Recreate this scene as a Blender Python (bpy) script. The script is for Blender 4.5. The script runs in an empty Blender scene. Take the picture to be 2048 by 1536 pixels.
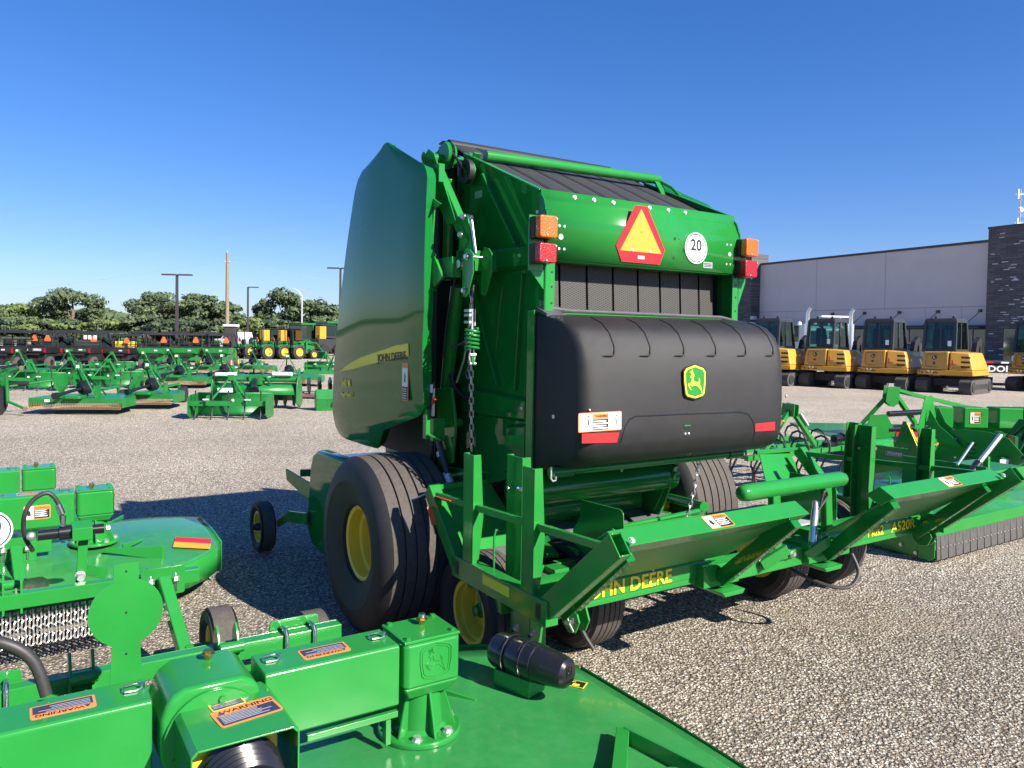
import bpy, bmesh, math, random
from mathutils import Vector, Matrix, Euler
random.seed(7)
SC = bpy.context.scene
COL = SC.collection
R_ = math.radians
# ------------------------------------------------------------------ camera
F_PX, CAM_H = 1538.0, 1.85
cam_d = bpy.data.cameras.new('camera'); cam = bpy.data.objects.new('camera', cam_d); COL.objects.link(cam)
cam_d.sensor_width = 36.0; cam_d.lens = F_PX / 2048 * 36.0
cam_d.shift_y = (716 - 768) / 2048.0
cam_d.clip_start = 0.05; cam_d.clip_end = 3000
p_, r_ = R_(1.7), R_(0.9)
_f = Vector((0, math.cos(p_), -math.sin(p_))); _u = Vector((0, math.sin(p_), math.cos(p_))); _r = Vector((1, 0, 0))
_R = _r * math.cos(r_) + _u * math.sin(r_); _U = _u * math.cos(r_) - _r * math.sin(r_)
cam.matrix_world = Matrix(((_R.x, _U.x, -_f.x, 0), (_R.y, _U.y, -_f.y, 0), (_R.z, _U.z, -_f.z, CAM_H), (0, 0, 0, 1)))
SC.camera = cam
# ------------------------------------------------------------------ light
SUN_EL = R_(35.0); SUN_AZ = math.atan2(0.794, -0.608)      # azimuth measured from +Y towards +X
sdir = Vector((math.sin(SUN_AZ) * math.cos(SUN_EL), math.cos(SUN_AZ) * math.cos(SUN_EL), math.sin(SUN_EL)))
sun_d = bpy.data.lights.new('sun', 'SUN'); sun_d.energy = 5.0; sun_d.angle = R_(0.53); sun_d.color = (1.0, 0.93, 0.82)
sun = bpy.data.objects.new('sun', sun_d); COL.objects.link(sun); sun.location = (20, -20, 30)
sun.rotation_euler = sdir.to_track_quat('Z', 'Y').to_euler()
W = bpy.data.worlds.new('World'); SC.world = W; W.use_nodes = True
nt = W.node_tree; bg = nt.nodes['Background']; sky = nt.nodes.new('ShaderNodeTexSky'); sky.sky_type = 'NISHITA'
sky.sun_disc = False; sky.sun_elevation = SUN_EL; sky.sun_rotation = SUN_AZ; sky.air_density = 1.0; sky.dust_density = 0.25; sky.ozone_density = 2.5
hs = nt.nodes.new('ShaderNodeHueSaturation'); hs.inputs['Saturation'].default_value = 1.32; mu = nt.nodes.new('ShaderNodeVectorMath'); mu.operation = 'MULTIPLY'; mu.inputs[1].default_value = (.70, .86, 1.38)
nt.links.new(sky.outputs[0], hs.inputs['Color']); nt.links.new(hs.outputs[0], mu.inputs[0]); gm = nt.nodes.new('ShaderNodeGamma'); gm.inputs[1].default_value = .86; nt.links.new(mu.outputs[0], gm.inputs[0]); nt.links.new(gm.outputs[0], bg.inputs[0]); bg.inputs[1].default_value = 0.071
SC.view_settings.view_transform = 'Standard'; SC.view_settings.look = 'None'; SC.view_settings.exposure = 1.1; SC.view_settings.gamma = 1.0
# ------------------------------------------------------------------ materials
MT = {}
def _n(nt, t, **kw):
    n = nt.nodes.new(t)
    for k, v in kw.items(): setattr(n, k, v)
    return n
def mat(name, col, rough=.5, metal=0., coat=0., spec=.5, var=0., vscale=8., bump=0., bscale=60., dust=0., dcol=(.35, .31, .25), alpha=1., trans=0., emis=None):
    m = bpy.data.materials.new(name); m.use_nodes = True; t = m.node_tree; b = t.nodes['Principled BSDF']
    b.inputs['Base Color'].default_value = (*col, 1); b.inputs['Roughness'].default_value = rough
    b.inputs['Metallic'].default_value = metal; b.inputs['Coat Weight'].default_value = coat; b.inputs['Coat Roughness'].default_value = .06
    b.inputs['Specular IOR Level'].default_value = spec; b.inputs['Transmission Weight'].default_value = trans; b.inputs['Alpha'].default_value = alpha
    tc = _n(t, 'ShaderNodeTexCoord')
    last = None
    if var or dust:
        nz = _n(t, 'ShaderNodeTexNoise'); nz.inputs['Scale'].default_value = vscale; nz.inputs['Detail'].default_value = 5; nz.inputs['Roughness'].default_value = .6
        t.links.new(tc.outputs['Object'], nz.inputs['Vector'])
        mr = _n(t, 'ShaderNodeMapRange'); mr.inputs[1].default_value = .3; mr.inputs[2].default_value = .7
        mr.inputs[3].default_value = 1 - var; mr.inputs[4].default_value = 1 + var; t.links.new(nz.outputs[0], mr.inputs[0])
        mx = _n(t, 'ShaderNodeVectorMath', operation='SCALE'); mx.inputs[0].default_value = col; t.links.new(mr.outputs[0], mx.inputs['Scale'])
        last = mx.outputs[0]
        if dust:
            n2 = _n(t, 'ShaderNodeTexNoise'); n2.inputs['Scale'].default_value = vscale * 2.7; n2.inputs['Detail'].default_value = 8; n2.inputs['Roughness'].default_value = .7
            t.links.new(tc.outputs['Object'], n2.inputs['Vector'])
            m2 = _n(t, 'ShaderNodeMapRange'); m2.inputs[1].default_value = .42; m2.inputs[2].default_value = .75; m2.inputs[3].default_value = dust * .25; m2.inputs[4].default_value = dust
            t.links.new(n2.outputs[0], m2.inputs[0])
            mc = _n(t, 'ShaderNodeMix', data_type='RGBA'); mc.inputs[7].default_value = (*dcol, 1)
            t.links.new(m2.outputs[0], mc.inputs[0]); t.links.new(last, mc.inputs[6]); last = mc.outputs[2]
            ra = _n(t, 'ShaderNodeMath', operation='MULTIPLY_ADD'); ra.inputs[1].default_value = .35; ra.inputs[2].default_value = rough
            t.links.new(m2.outputs[0], ra.inputs[0]); t.links.new(ra.outputs[0], b.inputs['Roughness'])
        t.links.new(last, b.inputs['Base Color'])
    if bump:
        n3 = _n(t, 'ShaderNodeTexNoise'); n3.inputs['Scale'].default_value = bscale; n3.inputs['Detail'].default_value = 3
        t.links.new(tc.outputs['Object'], n3.inputs['Vector'])
        bp = _n(t, 'ShaderNodeBump'); bp.inputs['Strength'].default_value = bump; bp.inputs['Distance'].default_value = .01
        t.links.new(n3.outputs[0], bp.inputs['Height']); t.links.new(bp.outputs[0], b.inputs['Normal'])
    if emis: b.inputs['Emission Color'].default_value = (*emis, 1); b.inputs['Emission Strength'].default_value = 1
    MT[name] = m; return m
mat('green', (.016, .215, .033), .15, spec=.5, var=.08, vscale=3, dust=.06, dcol=(.15, .28, .14))
mat('green_gloss_shade', (.008, .150, .026), .05, spec=.34, var=.04, vscale=2)  # glossier green, base darkened: shade of side sheets and tilt arms put into colour
mat('green_far', (.010, .165, .030), .38, coat=.1, var=.2, vscale=5)
mat('green_deck', (.018, .205, .044), .17, coat=.2, var=.1, vscale=4, dust=.22, dcol=(.16, .30, .15))
mat('green_dull', (.016, .20, .036), .45, var=.08, vscale=3, dust=.15, dcol=(.14, .25, .11))
mat('yellow', (.90, .64, .045), .4, var=.06, dust=.06)
mat('yellow_decal', (.85, .70, .03), .4)
mat('rubber', (.016, .0155, .0165), .62, var=.2, vscale=12, bump=.25, bscale=160, dust=.1, dcol=(.06, .055, .05))
mat('tread', (.050, .044, .040), .74, var=.22, vscale=22, bump=.4, bscale=140, dust=.5, dcol=(.15, .125, .105))
mat('black_plastic', (.0115, .011, .012), .46, bump=.35, bscale=420, var=.12, vscale=5, dust=.10, dcol=(.1, .09, .085))
mat('black_smooth', (.012, .012, .014), .22, coat=.2, var=.1)
mat('black_matte', (.014, .014, .015), .6, var=.15)
mat('belt', (.030, .028, .030), .62, bump=.3, bscale=260, var=.12, vscale=6)
mat('seal_rubber', (.07, .07, .075), .7, var=.2, vscale=20)
mat('steel', (.62, .62, .64), .3, metal=1., var=.12, vscale=40)
mat('zinc', (.70, .68, .66), .42, metal=.85, var=.1, vscale=30)
mat('brass', (.62, .42, .12), .3, metal=1.)
mat('chrome', (.85, .83, .80), .28, metal=.9)
mat('chain_dark', (.16, .16, .17), .4, metal=.9, var=.3, vscale=40)
mat('white', (.80, .80, .80), .5)
mat('black', (.012, .012, .014), .5)
mat('navy', (.03, .035, .07), .5)
mat('orange_label', (.85, .24, .06), .5)
mat('yellow_label', (.85, .58, .05), .5)
mat('red', (.62, .02, .02), .4)
mat('red_reflect', (.42, .015, .018), .5)
mat('orange_smv', (.95, .30, .02), .5, emis=None)
mat('red_smv', (.60, .01, .015), .35)
mat('amber', (.60, .11, .004), .3, coat=.2, bump=.35, bscale=130)
mat('redlens', (.32, .004, .008), .3, coat=.2, bump=.35, bscale=130)
mat('hose', (.03, .028, .028), .5, var=.2, vscale=60)
mat('ex_yellow', (.56, .29, .03), .35, coat=.2, var=.05)
mat('dark_glass', (.02, .035, .035), .05, coat=1., spec=.8)
mat('cab_grey', (.032, .035, .038), .4)
mat('track', (.028, .026, .027), .7, var=.3, vscale=9, dust=.3)
mat('wood', (.22, .18, .13), .8, var=.3, vscale=14)
mat('bronze_pole', (.05, .042, .045), .5)
mat('gold_chain', (.45, .30, .12), .45, metal=.6)
mat('worn_steel', (.23, .22, .24), .45, metal=.3, var=.1, vscale=6)
mat('rust', (.16, .08, .055), .8, var=.3, vscale=14)
mat('flap', (.075, .07, .066), .8, var=.15, vscale=20)
mat('coral', (.85, .13, .04), .5)
mat('skin_white', (.70, .72, .74), .4)
mat('car_white', (.65, .66, .68), .25, coat=.6)
mat('car_dark', (.03, .03, .035), .25, coat=.6)
mat('galv', (.50, .51, .54), .45, metal=.3)
def spot_paint():   # wing paint with rain spots
    m = MT['green'].copy(); m.name = 'green_spotted'; t = m.node_tree; b = t.nodes['Principled BSDF']
    tc = _n(t, 'ShaderNodeTexCoord'); vo = _n(t, 'ShaderNodeTexVoronoi'); vo.inputs['Scale'].default_value = 34; vo.inputs['Randomness'].default_value = 1
    t.links.new(tc.outputs['Object'], vo.inputs['Vector'])
    mr = _n(t, 'ShaderNodeMapRange'); mr.inputs[1].default_value = .05; mr.inputs[2].default_value = .10; mr.inputs[3].default_value = .55; mr.inputs[4].default_value = 0
    t.links.new(vo.outputs[0], mr.inputs[0])
    nz = _n(t, 'ShaderNodeTexNoise'); nz.inputs['Scale'].default_value = 7; t.links.new(tc.outputs['Object'], nz.inputs['Vector'])
    m3 = _n(t, 'ShaderNodeMapRange'); m3.inputs[1].default_value = .55; m3.inputs[2].default_value = .62; t.links.new(nz.outputs[0], m3.inputs[0])
    mu = _n(t, 'ShaderNodeMath', operation='MULTIPLY'); t.links.new(mr.outputs[0], mu.inputs[0]); t.links.new(m3.outputs[0], mu.inputs[1])
    mc = _n(t, 'ShaderNodeMix', data_type='RGBA'); mc.inputs[7].default_value = (.35, .6, .3, 1)
    src = b.inputs['Base Color'].links[0].from_socket
    t.links.new(mu.outputs[0], mc.inputs[0]); t.links.new(src, mc.inputs[6]); t.links.new(mc.outputs[2], b.inputs['Base Color'])
    MT['green_spotted'] = m
spot_paint()
def mesh_mat():     # expanded metal look of the belt lacing behind the tailgate
    m = bpy.data.materials.new('expanded_mesh'); m.use_nodes = True; t = m.node_tree; b = t.nodes['Principled BSDF']
    tc = _n(t, 'ShaderNodeTexCoord'); sp = _n(t, 'ShaderNodeSeparateXYZ'); t.links.new(tc.outputs['Object'], sp.inputs[0])
    def lin(a, c):
        x = _n(t, 'ShaderNodeMath', operation='MULTIPLY'); x.inputs[1].default_value = a; t.links.new(sp.outputs[0], x.inputs[0])
        z = _n(t, 'ShaderNodeMath', operation='MULTIPLY_ADD'); z.inputs[1].default_value = c; t.links.new(sp.outputs[2], z.inputs[0]); t.links.new(x.outputs[0], z.inputs[2])
        s = _n(t, 'ShaderNodeMath', operation='SINE'); t.links.new(z.outputs[0], s.inputs[0])
        q = _n(t, 'ShaderNodeMath', operation='ABSOLUTE'); t.links.new(s.outputs[0], q.inputs[0]); return q
    A = lin(100, 230); B = lin(-100, 230)
    mn = _n(t, 'ShaderNodeMath', operation='MINIMUM'); t.links.new(A.outputs[0], mn.inputs[0]); t.links.new(B.outputs[0], mn.inputs[1])
    cr = _n(t, 'ShaderNodeValToRGB'); cr.color_ramp.elements[0].position = .28; cr.color_ramp.elements[0].color = (.078, .072, .063, 1)
    cr.color_ramp.elements[1].position = .42; cr.color_ramp.elements[1].color = (.012, .011, .011, 1)
    t.links.new(mn.outputs[0], cr.inputs[0]); t.links.new(cr.outputs[0], b.inputs['Base Color']); b.inputs['Roughness'].default_value = .6
    bp = _n(t, 'ShaderNodeBump'); bp.inputs['Strength'].default_value = .5; bp.invert = True; t.links.new(mn.outputs[0], bp.inputs['Height']); t.links.new(bp.outputs[0], b.inputs['Normal'])
    MT['expanded_mesh'] = m
mesh_mat()
# ------------------------------------------------------------------ mesh builder
V = Vector
WHOLE = {'body', 'chain_guard', 'crown', 'trunk', 'mullion', 'pale_stone', 'panel_joint', 'pictogram', 'warning_decal', 'speed_disc', 'warning_triangle', 'emblem', 'wheel', 'tyre', 'rim', 'small_plate', 'grille', 'power_line', 'wire', 'deck_decal', 'mast', 'frame', 'track', 'louvre', 'antenna', 'cab_frame', 'tine_rotor', 'rivet_row', 'drive_belt', 'side_ironwork', 'hitch_frame', 'spring', 'reflector_tape', 'front_bracket', 'chassis', 'face', 'side_frame', 'window'}
def cr(P, n=5):
    P = [V(p) for p in P]; Q = []
    for i in range(len(P) - 1):
        a, b_, c, d = P[max(i - 1, 0)], P[i], P[i + 1], P[min(i + 2, len(P) - 1)]
        for k in range(n):
            t = k / n; Q.append(.5 * ((2 * b_) + (c - a) * t + (2 * a - 5 * b_ + 4 * c - d) * t * t + (3 * b_ - a - 3 * c + d) * t ** 3))
    return Q + [P[-1]]
class MB:
    def __init__(s): s.bm = bmesh.new(); s.mi = 0; s.T = None
    def m(s, i): s.mi = i; return s
    def xf(s, M): s.T = M; return s
    def _v(s, p):
        p = V(p)
        return s.bm.verts.new(s.T @ p if s.T else p)
    def face(s, vs):
        try: f = s.bm.faces.new(vs); f.material_index = s.mi; return f
        except ValueError: return None
    def poly(s, pts): return s.face([s._v(p) for p in pts])
    def hexa(s, b, t):   # bottom quad, top quad (same winding)
        vb = [s._v(p) for p in b]; vt = [s._v(p) for p in t]; n = len(vb)
        s.face(vb[::-1]); s.face(vt)
        for i in range(n): s.face([vb[i], vb[(i + 1) % n], vt[(i + 1) % n], vt[i]])
        return s
    def box(s, a, b):
        x0, y0, z0 = [min(p, q) for p, q in zip(a, b)]; x1, y1, z1 = [max(p, q) for p, q in zip(a, b)]
        return s.hexa([(x0, y0, z0), (x1, y0, z0), (x1, y1, z0), (x0, y1, z0)], [(x0, y0, z1), (x1, y0, z1), (x1, y1, z1), (x0, y1, z1)])
    def prism(s, pts, ax, a, b):   # polygon (2D) extruded along axis ax: 0 -> pts=(y,z); 1 -> (x,z); 2 -> (x,y)
        def P(p, c): return (c, p[0], p[1]) if ax == 0 else ((p[0], c, p[1]) if ax == 1 else (p[0], p[1], c))
        A = [P(p, a) for p in pts]; B = [P(p, b) for p in pts]
        return s.hexa(A, B)
    def bar(s, p, q, w, h, up=(0, 0, 1)):   # rectangular bar from p to q
        p, q = V(p), V(q); d = (q - p).normalized(); u = V(up)
        if abs(d.dot(u)) > .98: u = V((0, 1, 0))
        x = d.cross(u).normalized() * w / 2; y = x.cross(d).normalized() * h / 2
        c = [-x - y, x - y, x + y, -x + y]
        return s.hexa([p + k for k in c], [q + k for k in c])
    def tubebox(s, p, q, w, h, t=.008, up=(0, 0, 1)):   # hollow square tube, open ends
        p, q = V(p), V(q); d = (q - p).normalized(); u = V(up)
        x = d.cross(u).normalized(); y = x.cross(d).normalized()
        for sx in (-1, 1): s.bar(p + x * sx * (w - t) / 2, q + x * sx * (w - t) / 2, t, h, up)
        for sy in (-1, 1): s.bar(p + y * sy * (h - t) / 2, q + y * sy * (h - t) / 2, w - 2 * t - .002, t, up)
        return s
    def tube(s, pts, r, seg=10, cap=True, closed=False):
        pts = [V(p) for p in pts]; n = len(pts); rings = []; prev = None
        for i in range(n):
            if closed: d = (pts[(i + 1) % n] - pts[i - 1]).normalized()
            else: d = (pts[min(i + 1, n - 1)] - pts[max(i - 1, 0)]).normalized()
            if prev is None:
                a = V((0, 0, 1)) if abs(d.z) < .9 else V((1, 0, 0)); x = d.cross(a).normalized()
            else:
                x = (prev - d * prev.dot(d)); x = x.normalized() if x.length > 1e-6 else d.orthogonal().normalized()
            prev = x; y = d.cross(x); rr = r[i] if isinstance(r, (list, tuple)) else r
            rings.append([s._v(pts[i] + (x * math.cos(2 * math.pi * k / seg) + y * math.sin(2 * math.pi * k / seg)) * rr) for k in range(seg)])
        m = n if closed else n - 1
        for i in range(m):
            A, B = rings[i], rings[(i + 1) % n]
            for k in range(seg): s.face([A[k], A[(k + 1) % seg], B[(k + 1) % seg], B[k]])
        if cap and not closed: s.face(rings[0][::-1]); s.face(rings[-1])
        return s
    def cyl(s, p, q, r, seg=16): return s.tube([p, q], r, seg)
    def lathe(s, prof, o, axis=(1, 0, 0), seg=48, ups=None):   # prof: (offset along axis, radius)
        o = V(o); d = V(axis).normalized(); x = d.orthogonal().normalized(); y = d.cross(x); rings = []
        for a, r in prof:
            if r < 1e-5: rings.append([s._v(o + d * a)]); continue
            rings.append([s._v(o + d * a + (x * math.cos(2 * math.pi * k / seg) + y * math.sin(2 * math.pi * k / seg)) * r) for k in range(seg)])
        for A, B in zip(rings, rings[1:]):
            for k in range(seg):
                if len(A) == 1 and len(B) == 1: continue
                if len(A) == 1: s.face([A[0], B[(k + 1) % seg], B[k]])
                elif len(B) == 1: s.face([A[k], A[(k + 1) % seg], B[0]])
                else: s.face([A[k], A[(k + 1) % seg], B[(k + 1) % seg], B[k]])
        return s
    def ball(s, c, r, seg=12): return s.lathe([(-r * math.cos(math.pi * i / 8), r * math.sin(math.pi * i / 8)) for i in range(9)], c, (0, 0, 1), seg)
    def bolt(s, c, axis, r=.014, h=.012):
        c = V(c); d = V(axis).normalized()
        s.lathe([(0, 0), (0, r * 1.35), (.003, r * 1.35), (.003, 0)], c, d, 10)
        return s.lathe([(.003, 0), (.003, r), (h, r), (h, 0)], c, d, 6)
    def grid(s, rows):   # rows of points -> surface
        vs = [[s._v(p) for p in r] for r in rows]
        for a, b in zip(vs, vs[1:]):
            for i in range(len(a) - 1): s.face([a[i], a[i + 1], b[i + 1], b[i]])
        return s
    def disc(s, c, axis, r, seg=32, th=.003): return s.lathe([(0, 0), (0, r), (th, r), (th, 0)], c, axis, seg)
    def chain(s, pts, pitch=.03, wire=.004, wid=.6):
        P = [V(p) for p in pts]; L = [0]
        for a, b in zip(P, P[1:]): L.append(L[-1] + (b - a).length)
        n = max(1, int(L[-1] / pitch)); k = 0
        for i in range(n):
            t = (i + .5) * L[-1] / n
            while k < len(P) - 2 and L[k + 1] < t: k += 1
            d = (P[k + 1] - P[k]).normalized(); c = P[k] + d * (t - L[k])
            a = d.orthogonal().normalized(); b = d.cross(a)
            x = a if i % 2 else b
            hl = pitch * .5 + wire * 1.2; hw = pitch * wid * .5; ring = []
            for j in range(8):
                an = 2 * math.pi * (j + .5) / 8; ca, sa = math.cos(an), math.sin(an)
                ring.append(c + d * (hl - hw) * (1 if ca > 0 else -1) + d * ca * hw + x * sa * hw)
            s.tube(ring, wire, 5, closed=True)
        return s
    def groups(s):
        seen = {}; G_ = []
        for v in s.bm.verts:
            if v in seen: continue
            st = [v]; seen[v] = 1; isl = []
            while st:
                q = st.pop(); isl.append(q)
                for e in q.link_edges:
                    w = e.other_vert(q)
                    if w not in seen: seen[w] = 1; st.append(w)
            lo = [min(q.co[k] for q in isl) - .003 for k in range(3)]; hi = [max(q.co[k] for q in isl) + .003 for k in range(3)]
            G_.append([isl, lo, hi])
            if len(G_) > 90: return []
        ch = True
        while ch:
            ch = False
            for i in range(len(G_)):
                for j in range(i + 1, len(G_)):
                    A, C = G_[i], G_[j]
                    if all(A[1][k] <= C[2][k] and C[1][k] <= A[2][k] for k in range(3)):
                        A[0] += C[0]; A[1] = [min(A[1][k], C[1][k]) for k in range(3)]; A[2] = [max(A[2][k], C[2][k]) for k in range(3)]; G_.pop(j); ch = True; break
                if ch: break
        return G_
    def build(s, name, mats, parent=None, smooth=40, bevel=0., bseg=2, loc=None):
        if parent is not None and name not in WHOLE:
            g = s.groups()
            if 2 <= len(g) <= 16:
                first = None
                for q in g[1:]:
                    n = MB(); ids = set(q[0]); vm = {v: n.bm.verts.new(v.co) for v in q[0]}
                    for f in s.bm.faces:
                        if f.verts[0] in ids:
                            nf = n.bm.faces.new([vm[v] for v in f.verts]); nf.material_index = f.material_index
                    n.build(name, mats, parent, smooth, bevel, bseg, loc)
                bmesh.ops.delete(s.bm, geom=[v for q in g[1:] for v in q[0]], context='VERTS')
        bmesh.ops.recalc_face_normals(s.bm, faces=s.bm.faces[:])
        me = bpy.data.meshes.new(name); s.bm.to_mesh(me); s.bm.free()
        for k in (mats if isinstance(mats, (list, tuple)) else [mats]): me.materials.append(MT[k])
        if smooth:
            me.shade_smooth(); me.set_sharp_from_angle(angle=R_(smooth))
        o = bpy.data.objects.new(name, me); COL.objects.link(o)
        if parent: o.parent = parent
        if loc: o.location = loc
        if bevel:
            b = o.modifiers.new('bevel', 'BEVEL'); b.width = bevel; b.segments = bseg; b.limit_method = 'ANGLE'; b.angle_limit = R_(35); b.use_clamp_overlap = True; b.harden_normals = True
        return o
def tag(o, label=None, cat=None, group=None, kind=None):
    if label: o['label'] = label
    if cat: o['category'] = cat
    if group: o['group'] = group
    if kind: o['kind'] = kind
    return o
def thing(name, label, cat, loc=(0, 0, 0), rz=0., group=None, scale=1.):
    o = bpy.data.objects.new(name, None); COL.objects.link(o); o.location = loc; o.rotation_euler = (0, 0, rz); o.empty_display_size = .2
    if scale != 1.: o.scale = (scale,) * 3
    return tag(o, label, cat, group)
def dup(root, loc, rz, label, group=None, scale=1.):
    def cp(o, par):
        c = o.copy(); COL.objects.link(c)
        if par: c.parent = par
        for ch in KIDS.get(o.name, []): cp(ch, c)
        return c
    KIDS.clear()
    for o in COL.objects:
        if o.parent: KIDS.setdefault(o.parent.name, []).append(o)
    r = cp(root, None); r.location = loc; r.rotation_euler = (0, 0, rz); r.scale = (scale,) * 3; r['label'] = label
    if group: r['group'] = group
    return r
KIDS = {}
# text as flat extruded mesh; origin = left/bottom (or centre), x and y direction vectors
_fc = {}
def text(s, size, mname, o, xd, yd, parent, name='lettering', align='CENTER', ext=.0006, sx=1., bold=0., shear=0.):
    cu = bpy.data.curves.new(name, 'FONT'); cu.body = s; cu.size = size; cu.align_x = align; cu.align_y = 'CENTER'; cu.extrude = ext; cu.offset = bold; cu.shear = shear; cu.resolution_u = 3
    ob = bpy.data.objects.new(name, cu); COL.objects.link(ob)
    me = bpy.data.meshes.new_from_object(ob.evaluated_get(bpy.context.evaluated_depsgraph_get()))
    COL.objects.unlink(ob); bpy.data.objects.remove(ob); bpy.data.curves.remove(cu)
    x = V(xd).normalized(); y = V(yd); y = (y - x * y.dot(x)).normalized(); z = x.cross(y)
    M = Matrix(((x.x * sx, y.x, z.x, o[0]), (x.y * sx, y.y, z.y, o[1]), (x.z * sx, y.z, z.z, o[2]), (0, 0, 0, 1)))
    me.transform(M); me.materials.clear(); me.materials.append(MT[mname]); me.name = name
    t = bpy.data.objects.new(name, me); COL.objects.link(t); t.parent = parent
    return t
def frame(o, xd, yd):
    x = V(xd).normalized(); y = V(yd); y = (y - x * y.dot(x)).normalized(); z = x.cross(y)
    return Matrix(((x.x, y.x, z.x, o[0]), (x.y, y.y, z.y, o[1]), (x.z, y.z, z.z, o[2]), (0, 0, 0, 1)))
def rrect(w, h, r, n=4):
    P = []
    for cx, cy, a0 in ((w / 2 - r, h / 2 - r, 0), (-w / 2 + r, h / 2 - r, 90), (-w / 2 + r, -h / 2 + r, 180), (w / 2 - r, -h / 2 + r, 270)):
        for i in range(n + 1):
            a = R_(a0 + 90 * i / n); P.append((cx + r * math.cos(a), cy + r * math.sin(a)))
    return P
def warning(o, xd, yd, w, h, parent, style='warn', word='WARNING', lines=4, name='warning_decal'):
    """flat safety label; centre o. styles: 'warn' orange with dark text block, 'pict' white pictogram left + text right, 'caution' yellow"""
    b = MB().xf(frame(o, xd, yd)); e = .0012
    edge = {'warn': 0, 'pict': 0, 'caution': 3}[style]
    b.m(edge).prism(rrect(w, h, min(w, h) * .1), 2, 0, e)
    if style in ('warn', 'caution'):
        b.m(2).prism([(-w * .46, -h * .44), (w * .46, -h * .44), (w * .46, h * .16), (-w * .46, h * .16)], 2, e, e + .0005)
        for i in range(lines):
            y = h * (.10 - .5 * i / lines); ww = w * random.uniform(.28, .42)
            b.m(4).prism([(-w * .42, y - h * .011), (-w * .42 + ww * 2, y - h * .011), (-w * .42 + ww * 2, y + h * .011), (-w * .42, y + h * .011)], 2, e + .0005, e + .0009)
        b.m(2).prism([(-w * .42, h * .20), (-w * .31, h * .20), (-w * .365, h * .42)], 2, e, e + .0005)
        ob = b.build(name, ['orange_label', 'white', 'navy', 'yellow_label', 'galv'], parent, smooth=0)
        z = frame(o, xd, yd) @ V((w * .06, h * .31, e)); text(word, h * .27, 'black', z, xd, yd, ob, 'lettering', bold=.0006, sx=1.15)
    else:
        b.m(1).prism([(-w * .47, -h * .45), (-w * .12, -h * .45), (-w * .12, h * .45), (-w * .47, h * .45)], 2, e, e + .0005)
        b.m(2).prism([(-w * .10, -h * .45), (w * .47, -h * .45), (w * .47, h * .2), (-w * .10, h * .2)], 2, e, e + .0005)
        b.m(2).prism([(-w * .35, -h * .25), (-w * .22, -h * .2), (-w * .25, h * .12), (-w * .33, h * .2), (-w * .37, 0)], 2, e + .0005, e + .0009)
        for i in range(lines):
            y = h * (.12 - .55 * i / lines)
            b.m(1).prism([(-w * .07, y - h * .03), (w * random.uniform(.25, .44), y - h * .03), (w * .4, y + h * .03), (-w * .07, y + h * .03)], 2, e + .0005, e + .0009)
        ob = b.build(name, ['orange_label', 'white', 'black', 'yellow_label'], parent, smooth=0)
        z = frame(o, xd, yd) @ V((w * .18, h * .32, e)); text(word, h * .2, 'black', z, xd, yd, ob, 'lettering', bold=.0004)
    return ob
# leaping deer outline (unit box about the origin, facing left), used on the emblems the machines carry
DEER = [(-.30, .18), (-.24, .24), (-.22, .30), (-.30, .36), (-.31, .44), (-.28, .37), (-.22, .34), (-.23, .46), (-.19, .36), (-.16, .50), (-.13, .36), (-.12, .30), (-.05, .26), (-.04, .22), (-.12, .20),
        (-.11, .10), (-.08, .02), (.02, -.01), (.14, -.02), (.20, .0), (.22, .08), (.19, .14), (.25, .11), (.27, .04), (.25, -.06), (.27, -.14), (.32, -.22), (.37, -.34), (.38, -.44), (.35, -.44), (.32, -.34), (.24, -.26), (.16, -.20), (.10, -.16),
        (.0, -.15), (-.10, -.14), (-.18, -.18), (-.30, -.12), (-.36, -.11), (-.33, -.18), (-.26, -.27), (-.22, -.32), (-.26, -.32), (-.34, -.24), (-.42, -.13), (-.42, -.07), (-.36, -.05), (-.26, -.04), (-.22, .02), (-.20, .12)]
def shield(w, h): # four-sided emblem outline with rounded corners and bulging sides
    P = []
    c = [(-.40, .40), (0, .50), (.40, .40), (.50, .30), (.50, .0), (.44, -.36), (.36, -.43), (0, -.5), (-.36, -.43), (-.44, -.36), (-.50, 0), (-.50, .30)]
    return [(x * w, y * h) for x, y in c]
def fill(b, pts, z0, z1):
    """concave polygon via triangulated cap"""
    n = len(pts); vb = [b._v((p[0], p[1], z0)) for p in pts]; vt = [b._v((p[0], p[1], z1)) for p in pts]
    from mathutils.geometry import tessellate_polygon
    for t in tessellate_polygon([[V((p[0], p[1], 0)) for p in pts]]):
        b.face([vt[i] for i in t])
    for i in range(n): b.face([vb[i], vb[(i + 1) % n], vt[(i + 1) % n], vt[i]])
def emblem(o, xd, yd, w, h, parent, cols=('yellow_decal', 'green', 'yellow_decal', 'black'), t=.004):
    b = MB().xf(frame(o, xd, yd))
    b.m(3).prism(shield(w * 1.1, h * 1.08), 2, 0, t); b.m(0).prism(shield(w, h), 2, t, t + .001); b.m(1).prism(shield(w * .87, h * .89), 2, t + .001, t + .002)
    b.m(2); fill(b, [(x * w * .82, y * h * .78) for x, y in DEER], t + .002, t + .003)
    return b.build('emblem', list(cols), parent, smooth=0)
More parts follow.
